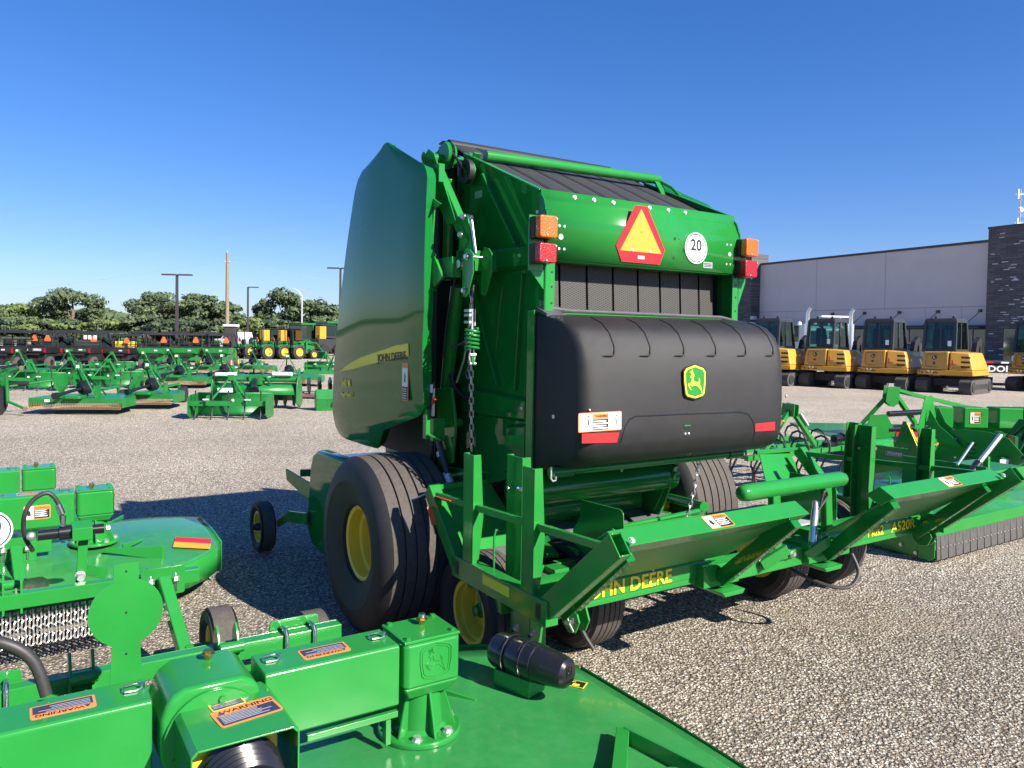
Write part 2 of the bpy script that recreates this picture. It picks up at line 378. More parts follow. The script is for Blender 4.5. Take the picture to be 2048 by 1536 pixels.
def tyre_profile(R, w, rimR, grooves=5, gd=.014):
    hw = w / 2; P = [(-hw * .62, rimR), (-hw * .80, rimR + .015), (-hw * .98, rimR + (R - rimR) * .38), (-hw * .995, rimR + (R - rimR) * .50), (-hw * 1.008, rimR + (R - rimR) * .52), (-hw, rimR + (R - rimR) * .55), (-hw * .965, R - (R - rimR) * .22), (-hw * .86, R - .028), (-hw * .76, R - .008)]
    Q = []
    n = grooves; span = hw * 1.50; rib = span / (n + 1); g = .012 if w > .4 else .008
    for i in range(n + 1):
        x0 = -span / 2 + rib * i; x1 = x0 + rib
        crown = lambda x: R - .010 * (abs(x) / (span / 2)) ** 2
        if i > 0: x0 += g / 2; Q += [(x0, crown(x0) - gd), (x0, crown(x0))]
        if i < n: x1 -= g / 2; Q += [(x1, crown(x1)), (x1, crown(x1) - gd)]
    return P, Q, [(-a, r) for a, r in P[::-1]]
def wheel(name, parent, c, R, w, rimR, grooves=5, side=-1, dish=.12, hub='green', seg=64, holes=0, rim='yellow', tr='tread'):
    """wheel as part of a thing: tyre object with rim child. axis = local x, 'side' = outward direction"""
    P, Q, S = tyre_profile(R, w, rimR, grooves)
    b = MB(); b.m(0).lathe(P, c, (1, 0, 0), seg); b.m(1).lathe([P[-1]] + Q + [S[0]], c, (1, 0, 0), seg); b.m(0).lathe(S, c, (1, 0, 0), seg)
    bmesh.ops.remove_doubles(b.bm, verts=b.bm.verts[:], dist=.0004)
    t = b.build('wheel', ['rubber', tr], parent, smooth=30)
    s = side; hw = w / 2
    r = MB()
    pr = [(s * hw * .66, rimR + .004), (s * hw * .72, rimR + .006), (s * hw * .74, rimR - .004), (s * hw * .70, rimR - .018), (s * hw * .56, rimR * .91), (s * hw * .44, rimR * .91), (s * hw * .40, rimR * .83), (s * hw * .30, rimR * .80), (s * (hw * .66 - dish), rimR * .78), (s * (hw * .66 - dish), rimR * .42), (s * (hw * .66 - dish + .02), rimR * .40), (s * (hw * .66 - dish + .02), 0)]
    r.m(0).lathe(pr, c, (1, 0, 0), seg)
    back = [(-s * hw * .7, rimR + .004), (-s * hw * .6, rimR - .02), (-s * hw * .2, rimR - .04), (-s * hw * .2, 0)]
    r.lathe(back, c, (1, 0, 0), seg)
    x = V(c) + V((s * (hw * .66 - dish + .02), 0, 0))
    r.m(1).lathe([(0, rimR * .26), (s * .05, rimR * .24), (s * .06, rimR * .18), (s * .08, rimR * .17), (s * .085, 0)], x, (1, 0, 0), 20)
    for k in range(6):
        a = 2 * math.pi * k / 6; r.m(2).bolt(x + V((-s * .0, math.cos(a) * rimR * .34, math.sin(a) * rimR * .34)), (s, 0, 0), .010, .018)
    r.build('rim', [rim, hub, 'steel'], t, smooth=35)
    return t
def G(x, y, z=0.):  # ground coordinates of an image point of the survey sketch, used to lay the yard out
    d = _f + _R * ((x - 1024) / F_PX) + _U * ((716 - y) / F_PX); t = (z - CAM_H) / d.z
    return V((0, 0, CAM_H)) + d * t
TH = R_(33.0)
O0 = V((-.99, 4.70, 0))
def RF(r, f, u=0.): return O0 + V((math.cos(TH), math.sin(TH), 0)) * r + V((-math.sin(TH), math.cos(TH), 0)) * f + V((0, 0, u))
# ------------------------------------------------------------------ ground
def gravel_mat():
    m = bpy.data.materials.new('gravel'); m.use_nodes = True; t = m.node_tree; b = t.nodes['Principled BSDF']; L = t.links
    tc = _n(t, 'ShaderNodeTexCoord')
    def vor(sc, feat='F1'):
        v = _n(t, 'ShaderNodeTexVoronoi'); v.inputs['Scale'].default_value = sc; v.feature = feat; L.new(tc.outputs['Object'], v.inputs['Vector']); return v
    v1 = vor(60); v2 = vor(125)
    cr = _n(t, 'ShaderNodeValToRGB'); e = cr.color_ramp.elements
    e[0].position = 0.; e[0].color = (.17, .14, .108, 1); e[1].position = 1.; e[1].color = (.92, .86, .74, 1)
    for p, c in ((.18, (.30, .255, .195, 1)), (.42, (.45, .395, .305, 1)), (.65, (.55, .495, .395, 1)), (.85, (.66, .615, .52, 1))):
        q = cr.color_ramp.elements.new(p); q.color = c
    sp = _n(t, 'ShaderNodeSeparateColor'); L.new(v1.outputs['Color'], sp.inputs[0]); L.new(sp.outputs[0], cr.inputs[0])
    sp2 = _n(t, 'ShaderNodeSeparateColor'); L.new(v2.outputs['Color'], sp2.inputs[0])
    cr2 = _n(t, 'ShaderNodeValToRGB'); cr2.color_ramp.elements[0].color = (.17, .135, .10, 1); cr2.color_ramp.elements[1].color = (.62, .55, .45, 1); L.new(sp2.outputs[0], cr2.inputs[0])
    mf = _n(t, 'ShaderNodeMath', operation='GREATER_THAN'); mf.inputs[1].default_value = .62; L.new(sp.outputs[1], mf.inputs[0])
    mx = _n(t, 'ShaderNodeMix', data_type='RGBA'); L.new(mf.outputs[0], mx.inputs[0]); L.new(cr.outputs[0], mx.inputs[6]); L.new(cr2.outputs[0], mx.inputs[7])
    # dirt between stones
    gap = _n(t, 'ShaderNodeMapRange'); gap.inputs[1].default_value = .35; gap.inputs[2].default_value = .70; gap.inputs[3].default_value = 0; gap.inputs[4].default_value = .92; L.new(v1.outputs[0], gap.inputs[0])
    m2 = _n(t, 'ShaderNodeMix', data_type='RGBA'); m2.inputs[7].default_value = (.13, .105, .085, 1); L.new(gap.outputs[0], m2.inputs[0]); L.new(mx.outputs[2], m2.inputs[6])
    # broad patches of fines and damp soil
    nz = _n(t, 'ShaderNodeTexNoise'); nz.inputs['Scale'].default_value = .35; nz.inputs['Detail'].default_value = 6; L.new(tc.outputs['Object'], nz.inputs['Vector'])
    mr = _n(t, 'ShaderNodeMapRange'); mr.inputs[1].default_value = .3; mr.inputs[2].default_value = .7; mr.inputs[3].default_value = .78; mr.inputs[4].default_value = 1.05; L.new(nz.outputs[0], mr.inputs[0])
    sc = _n(t, 'ShaderNodeVectorMath', operation='SCALE'); L.new(m2.outputs[2], sc.inputs[0]); L.new(mr.outputs[0], sc.inputs['Scale'])
    mp = _n(t, 'ShaderNodeMapping'); mp.inputs['Scale'].default_value = (.35, 1.5, 1); mp.inputs['Rotation'].default_value = (0, 0, R_(12)); L.new(tc.outputs['Object'], mp.inputs[0])
    n2 = _n(t, 'ShaderNodeTexNoise'); n2.inputs['Scale'].default_value = .9; n2.inputs['Detail'].default_value = 9; n2.inputs['Roughness'].default_value = .7; L.new(mp.outputs[0], n2.inputs['Vector'])
    r2 = _n(t, 'ShaderNodeMapRange'); r2.inputs[1].default_value = .52; r2.inputs[2].default_value = .74; r2.inputs[3].default_value = 0; r2.inputs[4].default_value = .6; L.new(n2.outputs[0], r2.inputs[0])
    m3 = _n(t, 'ShaderNodeMix', data_type='RGBA'); m3.inputs[7].default_value = (.32, .26, .20, 1); L.new(r2.outputs[0], m3.inputs[0]); L.new(sc.outputs[0], m3.inputs[6])
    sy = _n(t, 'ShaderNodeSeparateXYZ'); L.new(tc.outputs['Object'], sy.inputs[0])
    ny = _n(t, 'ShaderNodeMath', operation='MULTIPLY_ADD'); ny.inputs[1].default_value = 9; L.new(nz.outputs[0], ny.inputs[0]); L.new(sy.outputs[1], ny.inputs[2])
    ry = _n(t, 'ShaderNodeMapRange'); ry.inputs[1].default_value = 8; ry.inputs[2].default_value = 19; ry.inputs[3].default_value = 1.03; ry.inputs[4].default_value = 1.52; L.new(ny.outputs[0], ry.inputs[0])  # gravel base colour scaled paler with distance, edge broken by noise
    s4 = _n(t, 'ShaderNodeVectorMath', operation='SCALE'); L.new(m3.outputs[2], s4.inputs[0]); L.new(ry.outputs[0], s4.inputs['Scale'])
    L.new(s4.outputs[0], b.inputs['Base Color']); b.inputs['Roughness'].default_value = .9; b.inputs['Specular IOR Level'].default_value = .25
    # relief
    ad = _n(t, 'ShaderNodeMath', operation='MULTIPLY_ADD'); ad.inputs[1].default_value = .45; L.new(v2.outputs[0], ad.inputs[0]); L.new(v1.outputs[0], ad.inputs[2])
    a2 = _n(t, 'ShaderNodeMath', operation='MULTIPLY_ADD'); a2.inputs[1].default_value = -.55; L.new(sp.outputs[2], a2.inputs[0]); L.new(ad.outputs[0], a2.inputs[2])
    bp = _n(t, 'ShaderNodeBump'); bp.invert = True; bp.inputs['Strength'].default_value = 1.; bp.inputs['Distance'].default_value = .016; L.new(a2.outputs[0], bp.inputs['Height'])
    L.new(bp.outputs[0], b.inputs['Normal']); MT['gravel'] = m
gravel_mat()
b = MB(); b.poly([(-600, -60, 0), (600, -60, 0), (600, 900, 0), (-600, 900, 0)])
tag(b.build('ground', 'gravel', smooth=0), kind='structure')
mat('grass_far', (.055, .085, .022), .9, var=.4, vscale=.12)
b = MB(); b.poly([(-400, 96, .02), (40, 96, .02), (140, 330, .02), (-500, 330, .02)])
tag(b.build('grass_field', 'grass_far', smooth=0), kind='structure')
b = MB(); mat('asphalt', (.06, .058, .055), .85, var=.15, vscale=1.5)
b.poly([(-300, 80, .03), (20, 80, .03), (25, 88, .03), (-300, 88, .03)])
tag(b.build('road', 'asphalt', smooth=0), kind='structure')
# ------------------------------------------------------------------ round baler (local x = to its right, y = forward)
B = thing('round_baler', 'big green round baler with black roof belts, black rear cover and orange triangle', 'hay baler', O0, TH)
RL, RR = .70, 2.26
# tailgate side sheets and main body
tg = [(-.12, 2.60), (-.12, 2.995), (-.10, 3.02), (-.98, 2.655), (-1.03, 2.60), (-1.06, 2.52), (-1.05, 1.95), (-.93, 1.72), (-.93, 1.08), (-.60, .97), (-.12, .90)]
for r0, r1 in ((RL, RL + .012), (RR - .012, RR)):
    MB().prism([(-.13, .90), (-.13, 3.01), (-.98, 2.655), (-1.03, 2.60), (-1.06, 2.52), (-1.05, 1.95), (-.94, 1.72), (-.94, 1.08), (-.60, .97)], 0, r0, r1).build('tailgate_side_sheet', 'green_gloss_shade', B, bevel=.004)
b = MB()
b.prism([(-.10, .55), (-.06, 2.985), (.23, 3.13), (.55, 3.10), (1.15, 2.35), (1.3, 1.3), (1.1, .75), (.5, .5)], 0, RL + .05, RL + .062)
b.prism([(-.10, .55), (-.06, 2.985), (.23, 3.13), (.55, 3.10), (1.15, 2.35), (1.3, 1.3), (1.1, .75), (.5, .5)], 0, RR - .062, RR - .05)
b.box((RL + .07, .9, .9), (RR - .07, .93, 2.6)); b.box((RL + .07, -.05, 1.0), (RR - .07, 1.0, 1.02))
b.build('body', 'green_gloss_shade', B, bevel=.004)
# pressed ribs / reinforcements on the left tailgate sheet
b = MB()
b.hexa([(RL - .03, -.16, 2.24), (RL - .001, -.16, 2.22), (RL - .001, -1.0, 2.22), (RL - .03, -1.0, 2.24)], [(RL - .03, -.16, 2.345), (RL - .001, -.16, 2.365), (RL - .001, -1.0, 2.365), (RL - .03, -1.0, 2.345)])
b.hexa([(RL - .03, -.20, 1.36), (RL - .001, -.20, 1.34), (RL - .001, -.92, 1.36), (RL - .03, -.92, 1.38)], [(RL - .03, -.20, 1.51), (RL - .001, -.20, 1.53), (RL - .001, -.92, 1.50), (RL - .03, -.92, 1.48)])
b.hexa([(RL - .035, -.72, 1.06), (RL - .001, -.70, 1.04), (RL - .001, -.93, 1.09), (RL - .035, -.93, 1.10)], [(RL - .035, -.74, 1.31), (RL - .001, -.72, 1.33), (RL - .001, -.93, 1.36), (RL - .035, -.93, 1.34)])
b.bar((RL - .008, -.42, 2.83), (RL - .008, -.80, 2.37), .014, .06, up=(1, 0, 0)); b.bar((RL - .008, -.28, 2.19), (RL - .008, -.62, 1.55), .014, .05, up=(1, 0, 0))
b.bar((RL - .006, -.86, 2.2), (RL - .006, -.80, 1.53), .010, .04, up=(1, 0, 0))
b.build('side_rib', 'green_gloss_shade', B, bevel=.006)
b = MB()
for f, u in ((-.95, 2.50), (-.98, 2.53), (-1.02, 2.40), (-.85, 2.30), (-.30, 2.30), (-.9, 1.44), (-.3, 1.44), (-.8, 1.2), (-1.0, 1.9)): b.bolt((RL - .001 if u not in (2.30, 1.44) else RL - .03, f, u), (-1, 0, 0), .008, .008)
b.build('bolt', 'zinc', B)
b = MB(); b.prism(rrect(.09, .045, .004), 0, RL - .002, RL - .0005); o = b.build('small_plate', 'zinc', B, smooth=0); o.location = (0, -.33, 2.72)
# roof flanges
b = MB()
for r in (RL, RR):
    s = 1 if r == RL else -1
    b.bar((r + s * .015, -.13, 3.012), (r + s * .015, -.99, 2.652), .035, .010)
b.build('roof_flange', 'green', B, bevel=.003)
# belts over the roof
ys = [(.30, 3.195), (.24, 3.205), (.20, 3.19), (-.10, 3.045), (-.5, 2.862), (-.97, 2.63), (-1.0, 2.5)]
n = 7; w = (RR - RL - .08) / n
for i in range(n):
    x0 = RL + .04 + i * w + .004; x1 = x0 + w - .010
    b = MB(); b.grid([[(x0 + (x1 - x0) * k / 3, y, z - .03) for k in range(4)] for y, z in ys])
    o = b.build('belt', 'belt', B, smooth=50); s = o.modifiers.new('thick', 'SOLIDIFY'); s.thickness = .007; s.offset = -1
b = MB(); b.grid([[(RL + .04, y, z - .06), (RR - .04, y, z - .06)] for y, z in ys]); b.build('inner_liner', 'black', B)
b = MB(); b.tube([(RL + .07, .21, 3.13), (RR - .07, .21, 3.13)], .05, 16); b.build('top_roller', 'black_matte', B)
# round tube across the roof with its two brackets
b = MB(); b.tube([(RL + .10, -.24, 2.99), (RR - .02, -.30, 3.005)], .034, 16); o = b.build('roof_tube', 'green', B)
b = MB(); b.bar((RL + .03, -.18, 3.0), (RL + .03, -.10, 2.90), .02, .05); b.bar((RL + .045, -.235, 3.0), (RL + .045, -.16, 2.93), .014, .05, up=(1, 0, 0)); b.bar((RR - .045, -.31, 2.99), (RR - .045, -.40, 2.86), .014, .06, up=(1, 0, 0))
b.bar((RR - .03, -.2, 3.06), (RR - .03, -.05, 3.02), .02, .03); b.tube([(RR - .02, -.1, 3.06), (RR - .02, -.3, 3.0), (RR + .0, -.42, 2.93), (RR, -.5, 2.86)], .012, 8)
b.build('tube_bracket', 'green', o, bevel=.002)
# rear crossbeam (curved sheet)
prof = [(-1.05, 2.27), (-1.05, 2.485), (-1.047, 2.50), (-1.012, 2.585), (-1.002, 2.60), (-.99, 2.655)]
b = MB(); b.grid([[(RL + .004, y, z), (RR - .004, y, z)] for y, z in prof]); cb = b.build('rear_crossbeam', 'green', B, smooth=12); s = cb.modifiers.new('thick', 'SOLIDIFY'); s.thickness = .01; s.offset = 1
b = MB(); b.grid([[(RL + .004, -1.05, 2.272), (RR - .004, -1.05, 2.272)], [(RL + .004, -.99, 2.262), (RR - .004, -.99, 2.262)]]); o = b.build('beam_lip', 'green', cb); s = o.modifiers.new('thick', 'SOLIDIFY'); s.thickness = .008
b = MB()
for x in (.93, 1.07, 1.215, 1.50, 1.655, 1.80): b.bolt((x, -1.006, 2.632), (0, -1, .2), .009, .009)
for x in (RL + .09, RL + .125, RR - .13, RR - .095):
    for z in (2.455, 2.33): b.bolt((x, -1.052, z), (0, -1, 0), .008, .008)
b.build('bolt', 'zinc', cb)
b = MB()
for x, z, r in ((RL + .10, 2.395, .016), (RR - .105, 2.395, .014)): b.disc((x, -1.0605, z), (0, -1, 0), r, 16, .001)
b.build('daylight_hole', 'galv', cb, smooth=0)
b = MB()
for x, z, r in ((1.665, 2.455, .009), (1.70, 2.455, .003), (1.66, 2.335, .009), (1.69, 2.335, .003), (1.75, 2.39, .016), (RR - .03, 2.38, .004), (RL + .02, 2.34, .004)): b.disc((x, -1.0605, z), (0, -1, 0), r, 14, .001)
b.build('hole', 'black', cb, smooth=0)
# rear posts
b = MB()
for x0, x1 in ((RL + .008, RL + .07), (RR - .06, RR - .008)):
    b.box((x0, -1.052, 1.94), (x1, -1.04, 2.262)); b.box((x0 if x0 < 1 else x1 - .008, -1.045, 1.9), (x0 + .008 if x0 < 1 else x1, -.92, 2.262))
b.build('rear_post', 'green', B, bevel=.002)
b = MB()
for z in (2.20, 2.12, 2.03):
    b.disc((RL + .05, -1.0535, z), (0, -1, 0), .006, 10, .001); b.disc((RR - .03, -1.0535, z), (0, -1, 0), .006, 10, .001)
b.build('hole', 'black', B, smooth=0)
# expanded mesh strips between the posts
xs = [RL + .10, .90, 1.10, 1.30, 1.50, 1.685, 1.86, 2.03, 2.17]
for a, c in zip(xs, xs[1:]):
    b = MB(); b.hexa([(a + .008, -.93, 1.93), (c - .008, -.93, 1.93), (c - .008, -.925, 1.93), (a + .008, -.925, 1.93)], [(a + .008, -.90, 2.5), (c - .008, -.90, 2.5), (c - .008, -.895, 2.5), (a + .008, -.895, 2.5)])
    b.build('mesh_strip', 'expanded_mesh', B, smooth=0)
b = MB(); b.box((RL + .02, -.885, 1.2), (RR - .02, -.87, 2.6)); b.box((RL + .085, -.925, 1.9), (RL + .125, -.90, 2.26)); b.build('inner_panel', 'black', B, smooth=0)
# slow-vehicle triangle
T = MB(); c = (1.385, -1.066, 2.30); T.xf(frame(c, (1, 0, 0), (0, .02, 1)))
T.m(1).prism([(-.150, -.012), (.150, -.012), (.192, .078), (.048, .325), (-.048, .325), (-.192, .078)], 2, 0, .002)
T.m(0).prism([(-.163, .052), (.163, .052), (0, .308)], 2, .002, .0035)
T.m(2).prism([(-.025, .012), (.025, .012), (.025, .03), (-.025, .03)], 2, .002, .003)
for x, z in ((-.07, .06), (.07, .06)): T.bolt((x, z, .0035), (0, 0, 1), .006, .005)
T.m(3).disc((0, .17, .003), (0, 0, 1), .004, 8, .001)
T.build('warning_triangle', ['orange_smv', 'red_smv', 'white', 'black'], cb, smooth=0)
# speed disc
def speed_disc(o, xd, yd, r, par):
    d = MB().xf(frame(o, xd, yd)); d.m(0).disc((0, 0, 0), (0, 0, 1), r, 48, .003); d.m(1)
    ring = [[], []]
    n = 48
    vi = [d._v((math.cos(2 * math.pi * k / n) * r * .85, math.sin(2 * math.pi * k / n) * r * .85, .0035)) for k in range(n)]; vo = [d._v((math.cos(2 * math.pi * k / n) * r * .92, math.sin(2 * math.pi * k / n) * r * .92, .0035)) for k in range(n)]
    for k in range(n): d.face([vi[k], vi[(k + 1) % n], vo[(k + 1) % n], vo[k]])
    q = d.build('speed_disc', ['white', 'black'], par, smooth=0); M = frame(o, xd, yd)
    text('20', r * 1.0, 'black', M @ V((0, r * .16, .003)), xd, yd, q, bold=r * .03); text('mile/h', r * .42, 'cab_grey', M @ V((0, -r * .45, .003)), xd, yd, q)
    return q
speed_disc((1.845, -1.062, 2.41), (1, 0, 0), (0, .02, 1), .097, cb)
b = MB(); b.m(0).prism([(-.04, -.018), (.04, -.018), (.04, .018), (-.04, .018)], 1, 0, .001); b.m(1)
for i in range(3): b.prism([(-.034, -.012 + i * .009), (.034, -.012 + i * .009), (.034, -.007 + i * .009), (-.034, -.007 + i * .009)], 1, -.0006, 0)
o = b.build('small_plate', ['zinc', 'black'], cb, smooth=0); o.location = (1.955, -1.0625, 2.312)
# lights
def lamp(x, z, m, w=.115, h=.115):
    b = MB(); b.prism([(x - w / 2, z - h / 2), (x + w / 2, z - h / 2), (x + w / 2, z + h / 2), (x - w / 2, z + h / 2)], 1, -1.095, -1.045); l = b.build('lamp', 'black_matte', B, bevel=.006)
    b = MB(); b.prism([(p[0] + x, p[1] + z) for p in rrect(w, h, .015)], 1, -1.145, -1.0955); b.build('lens', m, l, bevel=.008, bseg=3)
    b = MB(); b.bolt((x + w * .42, -1.146, z + h * .38), (0, -1, 0), .004, .003); b.bolt((x - w * .1, -1.146, z - h * .38), (0, -1, 0), .004, .003); b.build('lens_screw', 'zinc', l)
lamp(.660, 2.430, 'amber', h=.118); lamp(.657, 2.290, 'redlens', h=.105); lamp(2.275, 2.440, 'amber', h=.112); lamp(2.270, 2.302, 'redlens', h=.110)
b = MB(); b.box((.60, -1.045, 2.20), (.70, -1.035, 2.50)); b.prism([(.61, 2.20), (.70, 2.20), (.755, 2.10), (.70, 2.10)], 1, -1.046, -1.038); b.box((2.262, -1.045, 2.22), (2.33, -1.035, 2.50)); b.prism([(2.262, 2.22), (2.33, 2.22), (2.262, 2.06)], 1, -1.046, -1.038)
b.build('lamp_bracket', 'green', B, bevel=.002)
# ------------------------------------------------------------ black moulded rear cover
CP = [(-.95, 1.975), (-1.10, 1.968), (-1.21, 1.953), (-1.30, 1.922), (-1.365, 1.872), (-1.405, 1.805), (-1.425, 1.72), (-1.434, 1.62), (-1.438, 1.50), (-1.438, 1.38), (-1.434, 1.30), (-1.42, 1.245), (-1.385, 1.20), (-1.31, 1.165), (-1.15, 1.13), (-.95, 1.095)]
X0, X1 = .685, 2.285
def cov(x):
    d = min(x - X0, X1 - x); r = .105
    k = 1 if d >= r else math.sqrt(max(0, 1 - ((r - d) / r) ** 2))
    return k
st = [X0, X0 + .004, X0 + .012, X0 + .026, X0 + .045, X0 + .07, X0 + .105] + [X0 + .105 + (X1 - X0 - .21) * i / 14 for i in range(1, 14)] + [X1 - .105, X1 - .07, X1 - .045, X1 - .026, X1 - .012, X1 - .004, X1]
def cpt(x, y, z):
    k = cov(x); yy = -.95 + (y + .95) * (1 - .17 * (1 - k)); zz = 1.535 + (z - 1.535) * (1 - .035 * (1 - k)); return (x, yy, zz)
# interpolate the profile finer
def subdiv(P, n=2):
    Q = []
    for i in range(len(P) - 1):
        for k in range(n): t = k / n; Q.append((P[i][0] * (1 - t) + P[i + 1][0] * t, P[i][1] * (1 - t) + P[i + 1][1] * t))
    return Q + [P[-1]]
b = MB(); b.grid([[cpt(x, y, z) for x in st] for y, z in CP])
b.poly([cpt(X0, y, z) for y, z in CP]); b.poly([cpt(X1, y, z) for y, z in CP])
bmesh.ops.remove_doubles(b.bm, verts=b.bm.verts[:], dist=.0005)
cover = b.build('rear_cover', 'black_plastic', B, smooth=60)
def surf(z):  # front surface y at height z
    for (y0, z0), (y1, z1) in zip(CP, CP[1:]):
        if z1 <= z <= z0: return y0 + (y1 - y0) * (z0 - z) / (z0 - z1)
    return -1.43
b = MB()
for xc in (.90, 1.152, 1.405, 1.66, 1.915, 2.165):
    pts = [(xc, y - .001, z + .002) for y, z in CP[2:7]]; pts += [(xc, -1.424, 1.775), (xc - .012, -1.425, 1.758), (xc - .03, -1.426, 1.752), (xc - .085, -1.426, 1.752)]
    pts[5] = (xc, -1.412, 1.785); del pts[4:5]
    b.tube(pts, [.002, .003, .005, .005] + [.005] * (len(pts) - 5) + [.002], 8)
b.build('moulded_rib', 'black_plastic', cover)
b = MB(); P = [(.90, 1.22), (.935, 1.30), (.955, 1.37), (.985, 1.415), (1.03, 1.432), (1.40, 1.428), (1.85, 1.42), (1.92, 1.405), (1.965, 1.36), (1.985, 1.29), (1.985, 1.24)]
b.tube([(x, surf(z) + .001, z) for x, z in P], .0045, 8); b.build('panel_edge', 'black_smooth', cover)
b = MB(); b.tube([(X0 + .01, -.99, 1.99), (X0 + .04, -1.03, 2.0), (X0 + .2, -1.05, 1.99), (X1 - .2, -1.06, 1.985), (X1 - .03, -1.05, 1.965)], [.018, .022, .011, .011, .008], 8)
b.hexa([(X0 - .0, -1.10, 1.955), (X0 + .10, -1.14, 1.957), (X0 + .11, -1.0, 1.99), (X0, -1.0, 1.99)], [(X0 - .0, -1.10, 1.97), (X0 + .10, -1.14, 1.966), (X0 + .11, -1.0, 2.005), (X0, -1.0, 2.01)])
b.build('seal_strip', 'seal_rubber', cover)
b = MB(); b.box((RL - .01, -.99, 1.97), (RR + .0, -.96, 1.995)); b.box((RL - .03, -1.0, 1.10), (RL - .018, -.935, 1.99)); b.build('cover_frame', 'green', B, bevel=.002)
emblem((1.459, -1.444, 1.607), (1, 0, 0), (0, .05, 1), .165, .185, cover)
# decals of the cover
b = MB().xf(frame((.790, -1.4395, 1.415), (1, 0, 0), (0, .02, 1)))
b.m(0).prism(rrect(.285, .098, .008), 2, 0, .0012); b.m(1).prism(rrect(.275, .088, .006), 2, .0012, .0018)
b.m(0).prism([(-.053, .014), (.053, .014), (.053, .042), (-.053, .042)], 2, .0018, .0024); b.m(2).prism([(-.053, -.042), (.053, -.042), (.053, .013), (-.053, .013)], 2, .0018, .0022)
b.m(1)
for i in range(4): b.prism([(-.05, -.036 + i * .012), (.05 - .012 * (i % 2), -.036 + i * .012), (.05 - .012 * (i % 2), -.030 + i * .012), (-.05, -.030 + i * .012)], 2, .0022, .0026)
b.m(2)   # pictograms: person at a closing gate, person walking away
for (x, s) in ((-.078, 1), (.105, -1)):
    b.disc((x, .028, .0018), (0, 0, 1), .005, 10, .0006)
    b.prism([(x - .004, -.005), (x + .004, -.005), (x + .006 * s, .020), (x - .001 * s, .021)], 2, .0018, .0024)
    b.prism([(x - .003, -.004), (x + .002, -.006), (x - .009 * s, -.030), (x - .013 * s, -.028)], 2, .0018, .0024); b.prism([(x - .001, -.004), (x + .004, -.004), (x + .010 * s, -.028), (x + .006 * s, -.030)], 2, .0018, .0024)
    b.prism([(x, .015), (x + .002, .012), (x + .014 * s, .004), (x + .013 * s, .007)], 2, .0018, .0024)
b.prism([(-.062, -.035), (-.058, -.035), (-.058, .035), (-.062, .035)], 2, .0018, .0024)
o = b.build('warning_decal', ['orange_label', 'white', 'black'], cover, smooth=0); text('WARNING', .017, 'black', (.797, -1.4418, 1.4435), (1, 0, 0), (0, .02, 1), o, bold=.0004)
b = MB(); b.prism([(.663, 1.310), (.893, 1.300), (.910, 1.352), (.663, 1.360)], 1, -1.4385, -1.430); b.prism([(1.985, 1.298), (2.165, 1.295), (2.165, 1.348), (1.985, 1.345)], 1, -1.4385, -1.430)
o = b.build('reflector', 'red_reflect', cover, smooth=0); o.location.x = .012
b = MB(); b.m(0).box((1.395, -1.438, 1.345), (1.435, -1.425, 1.36)); b.m(1).box((1.39, -1.441, 1.360), (1.44, -1.425, 1.366)); b.m(2)
for x in (1.405, 1.433): b.ball((x, -1.432, 1.316), .009)
b.build('latch', ['black', 'green', 'zinc'], cover)
b = MB()
for x, y, z in ((.70, -1.425, 1.475), (X1 - .035, -1.425, 1.50)): b.ball((x + .03, y, z), .007)
b.disc((X0 - .001, -1.18, 1.42), (-1, 0, 0), .011, 14, .003); b.build('fastener', 'zinc', cover)
# transverse tube beneath the cover with its hook
b = MB(); b.tube([(.66, -1.2, 1.125), (2.10, -1.2, 1.125)], .022, 14); tb = b.build('transverse_tube', 'green', B)
b = MB(); b.tube([(.655, -1.2, 1.125), (.80, -1.2, 1.125)], .031, 14); b.tube([(2.02, -1.2, 1.125), (2.14, -1.2, 1.125)], .03, 14); b.build('tube_sleeve', 'green_far', tb)
b = MB(); b.tube([(.645, -1.22, 1.16), (.640, -1.225, 1.10), (.65, -1.23, 1.085), (.665, -1.235, 1.09), (.665, -1.235, 1.11)], .006, 8); b.build('hook', 'zinc', tb)
# rollers, frame and dark innards beneath
b = MB(); b.tube([(.80, -.62, .90), (2.1, -.62, .90)], .10, 24); b.tube([(.85, -.35, .70), (2.0, -.35, .70)], .11, 24); b.build('lower_roller', 'green', B)
b = MB(); b.box((.78, -.3, .60), (2.2, .9, 1.0)); b.box((.76, -.55, 1.01), (2.2, .85, 1.09)); b.build('chamber_floor', 'black_matte', B)
b = MB(); b.prism([(-.75, .98), (-.50, .55), (-.1, .45), (.3, .6), (.1, 1.1)], 0, 2.02, 2.06); b.bar((2.04, -.70, .95), (2.04, -.55, .62), .02, .09); b.tube([(2.15, -.9, .72), (2.5, -.1, .62)], .035, 10); b.bar((1.35, -.8, .62), (1.95, -.2, .5), .04, .06); b.bar((2.1, -.4, .5), (2.7, -.2, .5), .09, .09)
b.build('lower_frame', 'green', B, bevel=.004)
b = MB(); b.tube([(.45, 0, .55), (2.5, 0, .55)], .06, 12); b.box((.60, -.1, .45), (.78, .5, .62)); b.box((2.18, -.1, .45), (2.36, .5, .62)); b.build('axle', 'green', B, bevel=.005)
b = MB(); b.tube([(1.5, -.9, 1.15), (1.48, -.85, 1.08), (1.50, -.80, 1.0)], .008, 6); b.chain([(1.79, -1.18, 1.11), (1.775, -1.17, .95), (1.74, -1.15, .78), (1.72, -1.14, .69)], .032, .0042); b.build('chain', 'zinc', B)
# ------------------------------------------------------------ wheels
wheel('wheel', B, (.272, 0, .545), .545, .545, .225, grooves=5, side=-1, dish=.20, seg=96)
wheel('wheel', B, (2.70, 0, .545), .545, .545, .225, grooves=5, side=1, dish=.20, seg=96)
